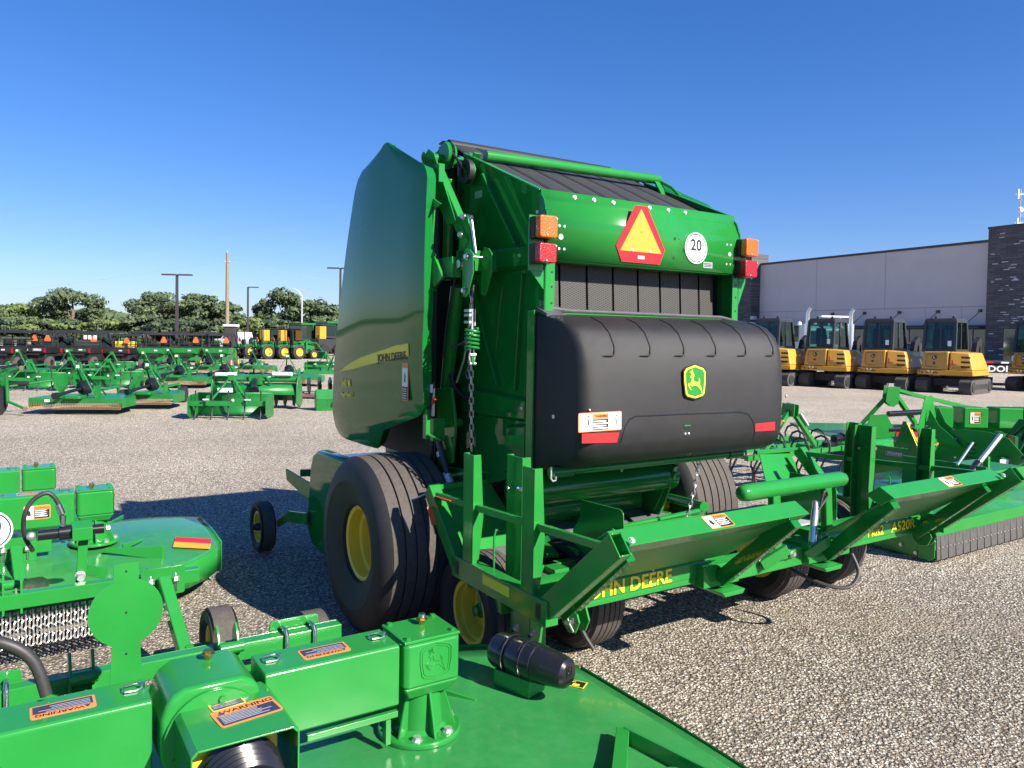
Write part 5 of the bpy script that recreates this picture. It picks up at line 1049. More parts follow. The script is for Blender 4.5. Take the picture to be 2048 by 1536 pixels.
# ------------------------------------------------------------------ generic field implements
def a_frame(b, w, z0, zt, y0=-.0, back=.8):
    b.bar((-w, y0, z0), (-.04, y0 + .03, zt), .05, .012); b.bar((w, y0, z0), (.04, y0 + .03, zt), .05, .012)
    b.bar((-.04, y0 + .02, zt), (-.2, y0 + back, z0), .04, .012); b.bar((.04, y0 + .02, zt), (.2, y0 + back, z0), .04, .012)
    b.box((-.06, y0 - .02, zt - .05), (-.03, y0 + .07, zt + .08)); b.box((.03, y0 - .02, zt - .05), (.06, y0 + .07, zt + .08))
def rotary(label, loc, rz, w=.85, group='rotary cutters parked in rows'):
    K = thing('rotary_cutter', label, 'rotary cutter', loc, rz, group)
    out = [(-w, 0), (w, 0), (w, .75), (w * .75, 1.25), (w * .35, 1.5), (-w * .35, 1.5), (-w * .75, 1.25), (-w, .75)]
    b = MB(); b.prism(out, 2, .34, .355); n = len(out)
    for i in range(n):
        a, c = out[i], out[(i + 1) % n]
        if i == 0: b.bar((a[0], 0, .30), (c[0], 0, .30), .02, .10)
        else: b.bar((a[0], a[1], .25), (c[0], c[1], .25), .012, .20)
    b.build('deck', 'green_far', K, bevel=.004)
    b = MB(); x = -w + .03
    while x < w - .02: b.chain([(x, -.015, .25), (x, -.015, .12)], .045, .006, .8); x += .034
    b.build('chain_guard', 'gold_chain', K, smooth=0)
    b = MB(); a_frame(b, .38, .36, 1.0, .12, .9); b.box((-.40, .1, .35), (-.36, .3, .62)); b.box((.36, .1, .35), (.40, .3, .62)); b.build('mast', 'green_far', K, bevel=.003)
    b = MB(); b.prism(rrect(.34, .34, .05), 2, .36, .42); b.lathe([(0, .0), (0, .13), (.14, .12), (.17, .08), (.17, 0)], (0, .70, .42), (0, 0, 1), 20); o = b.build('gearbox', 'green_far', K, bevel=.004); o.location = (0, 0, 0)
    b = MB(); b.lathe([(0, 0), (0, .12), (.1, .15), (.12, .13), (.22, .16), (.25, .10), (.25, .0)], (0, .60, .56), (0, -1, 0), 24); b.tube([(0, .40, .55), (-.12, .0, .50), (-.25, -.22, .44)], .035, 10); b.lathe([(0, .0), (0, .06), (.10, .075), (.10, 0)], (-.25, -.22, .44), (-.4, -.8, -.15), 14); b.build('driveline', 'black_smooth', K)
    b = MB(); b.bar((.0, 1.3, .45), (.12, 1.85, .48), .09, .05); b.bar((.12, 1.85, .48), (.12, 1.95, .22), .04, .10); b.build('tail_arm', 'green_far', K, bevel=.003)
    b = MB(); b.lathe([(-.06, .1), (-.07, .17), (-.06, .205), (.06, .205), (.07, .17), (.06, .1), (.05, .0)], (.2, 1.98, .205), (1, 0, 0), 24); b.lathe([(-.055, 0), (-.055, .1)], (.2, 1.98, .205), (1, 0, 0), 20); b.build('tail_wheel', 'rubber', K)
    b = MB(); b.box((-.05, .1, 1.0), (.05, .14, 1.06)); b.box((-.62, -.018, .28), (-.52, -.012, .33)); b.build('white_tag', 'white', K, smooth=0)
    return K
def boxblade(label, loc, rz, w=.78, group='box blades parked in rows', tines=5):
    K = thing('box_blade', label, 'box blade', loc, rz, group)
    for sx in (-1, 1):
        b = MB(); b.prism([(-.12, .02), (-.30, .10), (-.30, .44), (-.12, .50), (.50, .50), (.50, .02)], 0, sx * w, sx * (w + .012)); b.build('side_plate', 'green_far', K, bevel=.003)
    b = MB(); b.grid([[(-w, y, z), (w, y, z)] for y, z in ((.40, .52), (.42, .48), (.46, .3), (.42, .1), (.38, .04))]); o = b.build('mouldboard', 'green_far', K, smooth=60); s = o.modifiers.new('t', 'SOLIDIFY'); s.thickness = .012
    b = MB(); b.box((-w, -.22, .28), (w, -.12, .38)); b.build('toolbar', 'green_far', K, bevel=.004)
    b = MB(); b.bar((-.38, -.15, .36), (-.05, .05, .84), .06, .03); b.bar((.38, -.15, .36), (.05, .05, .84), .06, .03); b.bar((0, .05, .84), (0, .42, .50), .05, .03); b.box((-.42, -.30, .30), (-.38, -.1, .50)); b.box((.38, -.30, .30), (.42, -.1, .50)); b.box((-.06, .0, .80), (.06, .08, .92)); b.build('mast', 'green_far', K, bevel=.003)
    for k in range(tines):
        x = -w + .12 + (2 * w - .24) * k / (tines - 1); b = MB(); b.tube([(x, -.17, .60), (x, -.17, .20), (x, -.20, .08), (x, -.28, .0)], .016, 6); b.build('ripper_shank', 'black_matte', K)
    b = MB(); b.tube([(-.48, -.3, .42), (-.36, -.3, .42)], .014, 8); b.tube([(.36, -.3, .42), (.48, -.3, .42)], .014, 8); b.ball((-.45, -.22, .40), .03); b.ball((.1, -.22, .40), .03); b.build('hitch_pin', 'white', K)
    return K
def tiller(label, loc, rz, w=.85, group='rotary tillers on the gravel'):
    K = thing('rotary_tiller', label, 'rotary tiller', loc, rz, group)
    b = MB(); b.grid([[(-w, y, z), (w, y, z)] for y, z in ((-.25, .35), (-.20, .52), (.0, .60), (.25, .56), (.45, .40), (.62, .15))]); o = b.build('hood', 'green_far', K, smooth=30); s = o.modifiers.new('t', 'SOLIDIFY'); s.thickness = .012
    for sx in (-1, 1): b = MB(); b.prism([(-.3, .15), (-.28, .6), (-.15, .78), (.12, .78), (.3, .5), (.35, .12), (.05, .02)], 0, sx * (w + .02), sx * (w + .05)); b.build('end_plate', 'green_far', K, bevel=.01)
    b = MB(); b.tube([(-w, -.08, .70), (w, -.08, .70)], .055, 14); b.box((-.15, -.2, .58), (.15, .1, .82)); b.build('torque_tube', 'green_far', K, bevel=.004)
    b = MB(); a_frame(b, .36, .6, 1.02, -.15, .5); b.build('mast', 'green_far', K)
    b = MB(); b.tube([(w - .55, -.16, .84), (w - .1, -.16, .84)], .05, 10); b.box((-w + .1, -.262, .40), (-w + .45, -.256, .50)); b.box((-w + .05, -.30, .80), (-w + .5, -.1, .86)); b.build('label_plate', 'white', K)
    b = MB(); b.tube([(0, -.2, .68), (.10, -.7, .50)], .07, 12); b.lathe([(0, 0), (0, .10), (.14, .12), (.14, 0)], (.10, -.62, .50), (.1, -1, -.3), 18); b.build('driveline', 'black_smooth', K)
    b = MB()
    for k in range(9):
        x = -w + .1 + k * (2 * w - .2) / 8; b.lathe([(-.01, 0), (-.01, .2), (.01, .2), (.01, 0)], (x, .1, .24), (1, 0, 0), 6)
    b.build('tine_rotor', 'black_matte', K)
    return K
def disc_harrow(label, loc, rz):
    K = thing('disc_harrow', label, 'disc harrow', loc, rz)
    b = MB(); b.box((-.9, -.05, .62), (.9, .05, .72)); b.box((-.9, .7, .62), (.9, .8, .72)); b.box((-.4, 0, .66), (-.3, .8, .76)); b.box((.3, 0, .66), (.4, .8, .76)); a_frame(b, .4, .7, 1.15, 0, .6); b.build('frame', 'green_far', K, bevel=.004)
    for k in range(6):
        b = MB(); x = -.8 + k * .3; b.lathe([(0, 0), (.02, .1), (.06, .26), (.065, .26), (.025, .1), (.005, 0)], (x, .0, .28), (1, .25, 0), 24); b.build('disc', 'black_smooth', K)
    b = MB(); b.box((.05, -.1, .72), (.5, -.06, .80)); b.build('orange_flag', 'coral', K, smooth=0)
    return K
yw = R_(7)
P = lambda x, y: G(x, y)
rotary('rotary cutter with a gold chain guard, at the left of the front row', P(140, 832) + V((0, .2, 0)), R_(5), .95)
rotary('smaller rotary cutter just right of the front left one, touching its deck', P(278, 822) + V((0, .3, 0)), R_(5), .62)
for px, py in ((174, 828), (303, 820)):
    pass
boxblade('box blade nearest us in the yard, left of the baler shield, with curved shanks', P(443, 842) + V((0, .5, 0)), R_(6), .78)
tiller('rotary tiller with a white roll on top, right behind the front box blade', P(482, 826) + V((0, 1.1, 0)), R_(4), .95)
boxblade('box blade at the far left of the second row, its shanks down', P(45, 782) + V((0, .3, 0)), R_(4), .85, tines=5)
boxblade('box blade with a white tag, second from the left in its row', P(98, 775) + V((0, 1.1, 0)), R_(4), .62, tines=4)
boxblade('long box blade in the middle of the left yard, shanks touching the gravel', P(202, 778) + V((0, .4, 0)), R_(4), .88, tines=6)
boxblade('small box blade in front of the black-bed utility vehicle', P(207, 750) + V((0, .6, 0)), R_(3), .72, tines=4)
rotary('rotary cutter with its black tail wheel raised, below the lamp pole', P(345, 778) + V((0, .2, 0)), R_(6), .95)
rotary('rotary cutter right behind the tiller, below the utility pole', P(430, 776) + V((0, .5, 0)), R_(6), .9)
rotary('rotary cutter with a dark open mast, just left of the disc harrow', P(570, 774) + V((0, .2, 0)), R_(6), 1.15)
rotary('rotary cutter in the back row in front of the tractors', P(495, 750) + V((0, .3, 0)), R_(4), .95)
rotary('rotary cutter behind the leftmost box blades, at the left yard edge', P(20, 760) + V((0, .3, 0)), R_(4), .95)
rotary('rotary cutter half hidden behind the long box blade', P(255, 768) + V((0, 1.0, 0)), R_(4), .8)
rotary('rotary cutter in the back row under the third utility vehicle from the right', P(320, 752) + V((0, .6, 0)), R_(4), .8)
rotary('rotary cutter in the back row under the rightmost utility vehicle', P(400, 752) + V((0, .6, 0)), R_(4), .9)
rotary('rotary cutter with a mast in front of the two left utility vehicles', P(105, 762) + V((0, .8, 0)), R_(4), .9)
boxblade('box blade behind the disc harrow, close to the baler shield', P(645, 748) + V((0, .6, 0)), R_(4), .9, tines=4)
disc_harrow('disc harrow with notched dark discs and an orange flag beside the baler shield', P(665, 792) + V((0, .3, 0)), R_(14))
b = MB(); b.prism([(0, 0), (.3, .02), (.42, .2), (.35, .42), (.1, .5), (-.05, .3)], 0, 0, .5); b.prism([(.1, .1), (-.3, .3), (-.3, .38), (.1, .45)], 0, .5, .52); o = thing('mower_drum', 'green cylinder-shaped implement end sticking out beside the baler shield, below the disc harrow', 'mower', P(632, 822), R_(20)); b.build('drum', 'green_far', o, bevel=.02); b = MB(); b.box((.48, .05, .28), (1.2, .25, .5)); b.build('arm', 'green_far', o, bevel=.01)
b = MB(); b.bar((-.6, 0, .05), (.55, .1, .05), .35, .03); b.box((-.6, -.14, .05), (.55, -.12, .13)); o = thing('grader_blade', 'flat rusty brown steel blade lying on the gravel left of the disc harrow', 'blade', P(610, 797), R_(-3)); b.build('blade', 'rust', o)
# partial machine at the left edge
o = thing('wheel_rake', 'green curved arms and a black wheel cut off by the left edge', 'rake', P(4, 830), R_(0))
b = MB(); b.tube([(.12, 0, .25), (.10, 0, .85), (.18, 0, .95), (.40, .0, 1.0)], .035, 10); b.tube([(.1, 0, .3), (.55, -.1, .15)], .03, 8); b.tube([(.1, .1, .6), (.8, .5, .72)], .02, 8); b.build('arm', 'green_far', o)
b = MB(); b.lathe([(-.06, 0), (-.06, .3), (.06, .3), (.06, 0)], (-.05, -.1, .3), (1, 0, 0), 24); b.tube([(.05, .2, .62), (.42, .2, .66)], .05, 10); b.build('tyre', 'rubber', o); b = MB(); b.disc((.42, -.03, 1.0), (1, -.5, 0), .05, 12, .02); b.disc((.56, -.12, .15), (1, -.5, 0), .05, 12, .02); b.build('reflector', 'rust', o)
# right side
K = rotary('big green rotary cutter with a tall A-shaped mast and long braces, behind the tined cultivator', (5.95, 12.0, 0), R_(0), .2); 
for c in [c for c in COL.objects if c.parent == K]: bpy.data.objects.remove(c)
b = MB(); b.bar((-.05, 0, 1.02), (-.42, .15, .50), .07, .06); b.bar((.05, .0, 1.02), (.48, .2, .55), .07, .06); b.prism([(-.12, .90), (-.10, 1.12), (.10, 1.14), (.08, .88), (.0, .82)], 1, -.05, -.03); b.prism([(-.12, .90), (-.10, 1.12), (.10, 1.14), (.08, .88), (.0, .82)], 1, .06, .08)
b.bar((.08, -.0, 1.09), (2.0, .8, .66), .035, .05); b.bar((.08, .05, 1.07), (2.9, 1.6, .55), .035, .06); b.prism([(-.55, .50), (-.50, .72), (-.25, .74), (.0, .30), (-.3, .25)], 1, -.35, -.33); b.build('mast', 'green', K, bevel=.004)
b = MB(); b.box((-.9, -.3, .32), (3.4, 1.9, .35)); b.box((-.9, -.32, .15), (3.4, -.29, .36)); b.box((.7, .3, .40), (3.2, .45, .56)); b.build('deck', 'green', K, bevel=.004)
for k, x in enumerate((.75, 1.2, 1.75, 2.15)): b = MB(); b.box((x, .1, .50), (x + (.38 if k else .28), .45, .82)); b.build('shaft_shield', 'green', K, bevel=.015)
warning((1.37, .095, .66), (1, 0, 0), (0, 0, 1), .16, .18, K, 'pict'); warning((2.3, .095, .68), (1, 0, 0), (0, 0, 1), .16, .18, K, 'pict')
b = MB(); b.tube([(-.2, -.3, .50), (.55, -.3, .56)], .06, 12); b.tube([(-.1, -.1, .72), (.7, .2, .74)], .045, 10); b.build('cylinder', 'black_smooth', K)
b = MB(); b.m(0).box((-.1, -.36, .28), (.55, -.33, .40)); b.m(1).box((-.1, -.36, .40), (.55, -.33, .47)); b.build('reflector', ['orange_smv', 'red_smv'], K, smooth=0)
b = MB(); x = 1.0
while x < 2.6: b.chain([(x, -.35, .40), (x, -.35, .20)], .05, .007, .8); x += .05
b.build('chain_guard', 'zinc', K, smooth=0)
T_ = tiller('green rotary tiller with a rounded end plate at the right edge of the photo', (7.95, 11.2, 0), R_(33), .8)
rotary('green rotary cutter with brown and white labels, partly cut off at the right edge', (7.0, 9.9, 0), R_(-10), .6, group='rotary cutters parked in rows')
# ------------------------------------------------------------------ mini excavators
def tread_belt(b, x0, x1, L, H, y0=0):   # track loop in the x-y-z box, running along y
    n = 28; P = []
    for k in range(n):
        a = 2 * math.pi * k / n; P.append((math.copysign(1, math.cos(a)) * (L / 2 - H / 2) + math.cos(a) * H / 2 + y0, H / 2 + math.sin(a) * H / 2))
    b.prism(P, 0, x0, x1)
    for k in range(26):
        t = k / 26; s = t * (2 * (L - H) + math.pi * H)
        if s < L - H: y, z = -(L - H) / 2 + s, 0
        elif s < L - H + math.pi * H / 2: a = (s - (L - H)) / (H / 2); y, z = (L - H) / 2 + math.sin(a) * H / 2, H / 2 - math.cos(a) * H / 2
        elif s < 2 * (L - H) + math.pi * H / 2: y, z = (L - H) / 2 - (s - (L - H) - math.pi * H / 2), H
        else: a = (s - 2 * (L - H) - math.pi * H / 2) / (H / 2); y, z = -(L - H) / 2 - math.sin(a) * H / 2, H / 2 + math.cos(a) * H / 2
        b.box((x0 - .005, y + y0 - .02, z - .02), (x1 + .005, y + y0 + .02, z + .02))
def excavator(label, loc, rz, up=0., group='mini excavators parked by the building'):
    K = thing('mini_excavator', label, 'excavator', loc, rz, group)
    for sx in (-1, 1):
        b = MB(); tread_belt(b, sx * .50, sx * .88, 2.1, .50); t = b.build('track', 'track', K, smooth=0)
        b = MB(); b.box((sx * .90, -.65, .18), (sx * .86, .65, .34)); b.lathe([(0, 0), (0, .17), (.04, .17), (.04, 0)], (sx * .87, .8, .25), (sx, 0, 0), 16); b.lathe([(0, 0), (0, .17), (.04, .17), (.04, 0)], (sx * .87, -.8, .25), (sx, 0, 0), 16); b.build('track_frame', 'cab_grey', t, bevel=.01)
    b = MB(); b.box((-.45, -.6, .25), (.45, .6, .50)); b.lathe([(0, 0), (0, .35), (.12, .35), (.12, 0)], (0, 0, .50), (0, 0, 1), 24); b.build('undercarriage', 'black_matte', K)
    # upper structure turned by 'up'
    Rz = Matrix.Rotation(up, 4, 'Z')
    b = MB().xf(Rz)
    b.hexa([(-.88, -.92, .62), (.15, -.98, .62), (.86, -.80, .62), (.90, .7, .62), (-.88, .7, .62)], [(-.84, -.96, .80), (.12, -1.02, .80), (.86, -.84, .80), (.90, .7, .80), (-.88, .7, .80)])
    b.build('counterweight', 'ex_yellow', K, bevel=.03, bseg=3)
    b = MB().xf(Rz); b.hexa([(-.76, -.92, .80), (.13, -.98, .80), (.13, .2, .80), (-.80, .2, .80)], [(-.70, -.84, 1.42), (.12, -.90, 1.44), (.12, .2, 1.44), (-.76, .2, 1.42)]); h = b.build('rear_door', 'ex_yellow', K, bevel=.05, bseg=3)
    b = MB().xf(Rz); b.hexa([(.16, -.97, .80), (.86, -.80, .80), (.90, .70, .80), (.16, .70, .80)], [(.15, -.88, 1.44), (.70, -.72, 1.40), (.72, .55, 1.40), (.15, .55, 1.44)]); s_ = b.build('side_door', 'ex_yellow', K, bevel=.05, bseg=3)
    # grilles, door panel, badge, lights
    b = MB().xf(Rz)
    for z in (.92, 1.08, 1.24): b.hexa([(.52, -.905, z - .03), (.78, -.84, z - .03), (.78, -.83, z - .03), (.52, -.895, z - .03)], [(.50, -.885, z + .04), (.75, -.815, z + .04), (.75, -.805, z + .04), (.50, -.875, z + .04)])
    b.build('grille', 'black', s_, smooth=0)
    ring = [(-.30 + p[0], 1.12 + p[1]) for p in rrect(.58, .44, .08)]
    b = MB().xf(Rz); b.tube([(x, -.955 + (z - .8) * .125 - .0, z) for x, z in ring], .006, 5, closed=True); b.build('door_seam', 'black', h)
    b = MB().xf(Rz); b.disc((-.32, -.925, 1.22), (0, -1, .12), .07, 20, .008); b.build('badge', 'black', h, smooth=0)
    b = MB().xf(Rz @ Matrix.Translation((-.32, -.935, 1.215)) @ Matrix.Rotation(R_(90), 4, 'X')); fill(b, [(x * .11, y * .11) for x, y in DEER], 0, .002); b.build('badge_mark', 'white', h, smooth=0)
    b = MB().xf(Rz); b.box((-.35, -.95, 1.00), (-.29, -.93, 1.06)); b.m(0)
    for x in (-.78, -.68, -.52, -.30, -.22): b.disc((x, -.985, .70 if x > -.7 else .74), (0, -1, 0), .028, 10, .01)
    b.build('latch', 'black', h, smooth=0)
    b = MB().xf(Rz); b.box((-.50, -1.015, .72), (-.44, -1.005, .78)); b.box((-.36, -1.018, .72), (-.31, -1.008, .78)); b.build('white_label', 'white', h, smooth=0)
    b = MB().xf(Rz); b.box((.24, -.96, .98), (.28, -.945, 1.16)); b.build('red_label', 'red', h, smooth=0)
    # cab
    C0 = [(-.80, -.62), (.22, -.62), (.22, .62), (-.80, .62)]; C1 = [(-.76, -.52), (.20, -.52), (.20, .45), (-.76, .45)]
    b = MB().xf(Rz)
    for i in range(4):
        b.bar((*C0[i], 1.42), (*C1[i], 2.50), .09, .09); j = (i + 1) % 4
        b.bar((*C0[i], 1.46), (*C0[j], 1.46), .08, .10); b.bar((*C1[i], 2.48), (*C1[j], 2.48), .08, .10)
    b.hexa([(-.80, -.56, 2.50), (.24, -.56, 2.50), (.24, .48, 2.50), (-.80, .48, 2.50)], [(-.76, -.50, 2.58), (.20, -.50, 2.58), (.20, .42, 2.58), (-.76, .42, 2.58)])
    b.bar((-.26, -.60, 1.45), (-.26, -.52, 2.48), .05, .05) ; b.bar((.215, -.05, 1.45), (.20, -.05, 2.48), .05, .05)
    b.box((-.50, -.50, 2.57), (-.42, -.44, 2.66)); b.box((.06, -.50, 2.57), (.14, -.44, 2.66))
    cb = b.build('cab_frame', 'cab_grey', K, bevel=.015)
    b = MB().xf(Rz)
    b.poly([(-.76, -.60, 1.50), (.18, -.60, 1.50), (.18, -.525, 2.45), (-.74, -.525, 2.45)]); b.poly([(.215, -.58, 1.50), (.215, .58, 1.50), (.20, .44, 2.45), (.20, -.5, 2.45)]); b.poly([(-.79, -.58, 1.50), (-.79, .58, 1.50), (-.76, .44, 2.45), (-.76, -.5, 2.45)]); b.poly([(-.76, .60, 1.50), (.18, .60, 1.50), (.18, .46, 2.45), (-.74, .46, 2.45)])
    b.build('window', 'cab_glass', cb, smooth=0)
    b = MB().xf(Rz); b.box((-.62, -.25, 1.45), (-.12, .15, 1.66)); b.hexa([(-.62, -.35, 1.6), (-.12, -.35, 1.6), (-.12, -.22, 1.6), (-.62, -.22, 1.6)], [(-.55, -.45, 2.22), (-.19, -.45, 2.22), (-.19, -.35, 2.22), (-.55, -.35, 2.22)]); b.build('seat', 'black_matte', cb, bevel=.04)
    b = MB().xf(Rz); b.box((-.02, -.605, 1.62), (.10, -.600, 1.80)); b.build('window_sheet', 'white', cb, smooth=0)
    # boom and arm ahead of the machine, blade
    b = MB().xf(Rz); b.prism([(.7, .75), (.72, 1.1), (1.0, 1.75), (1.35, 1.95), (1.45, 1.8), (1.2, 1.55), (.98, .75)], 0, .25, .42); b.build('boom', 'black_matte', K, bevel=.01)
    b = MB().xf(Rz); b.prism([(1.32, 1.95), (1.48, 1.85), (1.55, .75), (1.42, .75)], 0, .26, .41); b.build('arm', 'black_matte', K, bevel=.01)
    b = MB().xf(Rz); b.prism([(1.42, .8), (1.6, .8), (1.65, .3), (1.35, .1), (1.15, .35)], 0, .1, .6); b.build('bucket', 'black_matte', K, bevel=.01)
    b = MB(); b.box((-.85, 1.25, .15), (.85, 1.30, .55)); b.bar((-.4, .5, .35), (-.4, 1.27, .35), .08, .1); b.bar((.4, .5, .35), (.4, 1.27, .35), .08, .1); b.build('dozer_blade', 'black_matte', K, bevel=.01)
    return K
def glass_mat(name, col, rough=.03, mixf=.55):
    m = bpy.data.materials.new(name); m.use_nodes = True; t = m.node_tree; t.nodes.remove(t.nodes['Principled BSDF']); o = t.nodes['Material Output']
    tr = _n(t, 'ShaderNodeBsdfTransparent'); tr.inputs[0].default_value = (*col, 1); gl = _n(t, 'ShaderNodeBsdfGlossy'); gl.inputs['Roughness'].default_value = rough
    fr = _n(t, 'ShaderNodeFresnel'); fr.inputs[0].default_value = 1.6; mx = _n(t, 'ShaderNodeMixShader'); t.links.new(fr.outputs[0], mx.inputs[0]); t.links.new(tr.outputs[0], mx.inputs[1]); t.links.new(gl.outputs[0], mx.inputs[2]); t.links.new(mx.outputs[0], o.inputs[0]); MT[name] = m
glass_mat('cab_glass', (.22, .40, .37))
e0 = excavator('yellow mini excavator rightmost of the four complete ones, nearest the dark brick tower', G(1945, 790) + V((0, 1.2, 0)), R_(-48), R_(0)); e0.scale = (1.05,) * 3
dup(e0, G(1815, 783) + V((0, 1.2, 0)), R_(-48), 'yellow mini excavator second from the right, a white pickup behind it', scale=1.05)
dup(e0, G(1698, 778) + V((0, 1.4, 0)), R_(-48), 'yellow mini excavator in front of the truck with the tall chrome exhausts', scale=1.05)
dup(e0, G(1590, 774) + V((0, 1.7, 0)), R_(-48), 'yellow mini excavator half hidden behind the black baler cover', scale=1.05)
dup(e0, V((20.7, 29.8, 0)), R_(-60), 'yellow mini excavator cut off by the right edge of the photo', scale=1.05)
# ------------------------------------------------------------------ white truck tractor behind them
T = thing('semi_truck', 'white heavy truck with two tall chrome exhaust stacks behind the excavators', 'truck', (15.5, 39.5, 0), R_(8), scale=.92)
b = MB(); b.prism([(-1.2, 1.0), (-1.2, 2.6), (-.9, 2.85), (.6, 2.8), (1.1, 2.3), (1.3, 1.9), (3.2, 1.7), (3.3, .8), (-1.2, .8)], 0, -1.15, 1.15); b.build('cab', 'car_white', T, bevel=.08)
b = MB(); b.box((-1.16, -1.22, 1.8), (-.3, -1.205, 2.5)); b.box((.2, -1.22, 1.8), (1.0, -1.205, 2.5)); b.box((1.152, -.4, 1.9), (1.17, .6, 2.8)); b.box((-1.17, -.4, 1.9), (-1.152, .6, 2.8)); b.build('window', 'dark_glass', T, smooth=0)
for x in (-1.25, 1.25): b = MB(); b.tube([(x, -1.5, .9), (x, -1.5, 2.9)], .17, 16); b.tube([(x, -1.5, 2.9), (x, -1.5, 3.5), (x + .08, -1.6, 3.7)], .10, 14); b.build('exhaust_stack', 'chrome', T)
b = MB(); b.box((-.45, -1.5, 3.25), (1.25, -1.2, 3.33)); b.box((0, -1.4, 2.8), (.08, -1.3, 3.3)); b.box((.7, -1.4, 2.8), (.78, -1.3, 3.3)); b.build('roof_rack', 'white', T)
b = MB(); b.box((-.45, -7, .9), (.45, -1, 1.1)); b.build('chassis', 'black_matte', T)
for y in (-5.5, -4.2, 2.4):
    for x in (-1.05, 1.05): b = MB(); b.lathe([(-.15, 0), (-.15, .5), (.15, .5), (.15, 0)], (x, y, .5), (1, 0, 0), 24); b.build('tyre', 'rubber', T)
for z, x in ((3.6, -.9), (3.6, .0)): b = MB(); b.ball((x, 0, 2.9), .12); b.build('marker_lamp', 'white', T)
# lowbed trailer
T = thing('lowbed_trailer', 'black lowbed trailer with white lettering and red-white tape in front of the brick tower', 'trailer', (20.9, 33.6, 0), R_(-14))
b = MB(); b.box((-4, -.6, .55), (4.5, 1.8, .95)); b.box((-4, -.65, .95), (4.5, 1.8, 1.05)); b.build('bed', 'black_matte', T, bevel=.02)
for k in range(14): b = MB(); b.box((-4 + k * .6, -.665, .97), (-3.7 + k * .6, -.652, 1.04)); b.build('tape_segment', 'white' if k % 2 else 'red', T, smooth=0)
text('LANDOLL', .36, 'white', (-.15, -.61, .72), (1, 0, 0), (0, 0, 1), T, sx=1.2, bold=.01)
b = MB()
for x in (-3, -2, 3): b.lathe([(-.12, 0), (-.12, .4), (.12, .4), (.12, 0)], (x, -.4, .4), (0, 1, 0), 20)
b.build('tyre', 'rubber', T)
# pickups and cars seen behind the excavators
def car(label, loc, rz, m, group='cars by the building'):
    K = thing('pickup_truck', label, 'pickup', loc, rz, group)
    b = MB(); b.prism([(-2.7, .45), (-2.7, 1.05), (-1.0, 1.10), (-.8, 1.75), (.5, 1.78), (1.1, 1.15), (2.4, 1.05), (2.5, .45)], 0, -.95, .95); b.build('body', m, K, bevel=.06, bseg=3)
    b = MB(); b.prism([(-.85, 1.16), (-.75, 1.66), (.45, 1.68), (.9, 1.16)], 0, -.955, .955); b.hexa([(-.8, -.95, 1.15), (.8, -.95, 1.15), (.8, -.9, 1.15), (-.8, -.9, 1.15)], [(-.72, -.83, 1.66), (.72, -.83, 1.66), (.72, -.8, 1.66), (-.72, -.8, 1.66)]); b.build('window', 'dark_glass', K, smooth=0)
    for x in (-.9, .9):
        for y in (-1.7, 1.6): b = MB(); b.lathe([(-.12, 0), (-.12, .38), (.12, .38), (.12, 0)], (x, y, .38), (1, 0, 0), 20); b.build('wheel', 'rubber', K)
    b = MB(); b.box((-.9, -2.72, .75), (-.7, -2.7, 1.0)); b.box((.7, -2.72, .75), (.9, -2.7, 1.0)); b.build('tail_lamp', 'redlens', K)
    return K
c0 = car('white pickup seen between two excavators, in front of the building windows', (20.8, 41.0, 0), R_(-5), 'car_white')
car('dark car standing beside the white pickup behind the excavators', (19.3, 37.6, 0), R_(-70), 'car_dark', 'cars by the building')
dup(c0, (33.5, 47.0, 0), R_(20), 'silver pickup in front of the brick tower at the right edge')
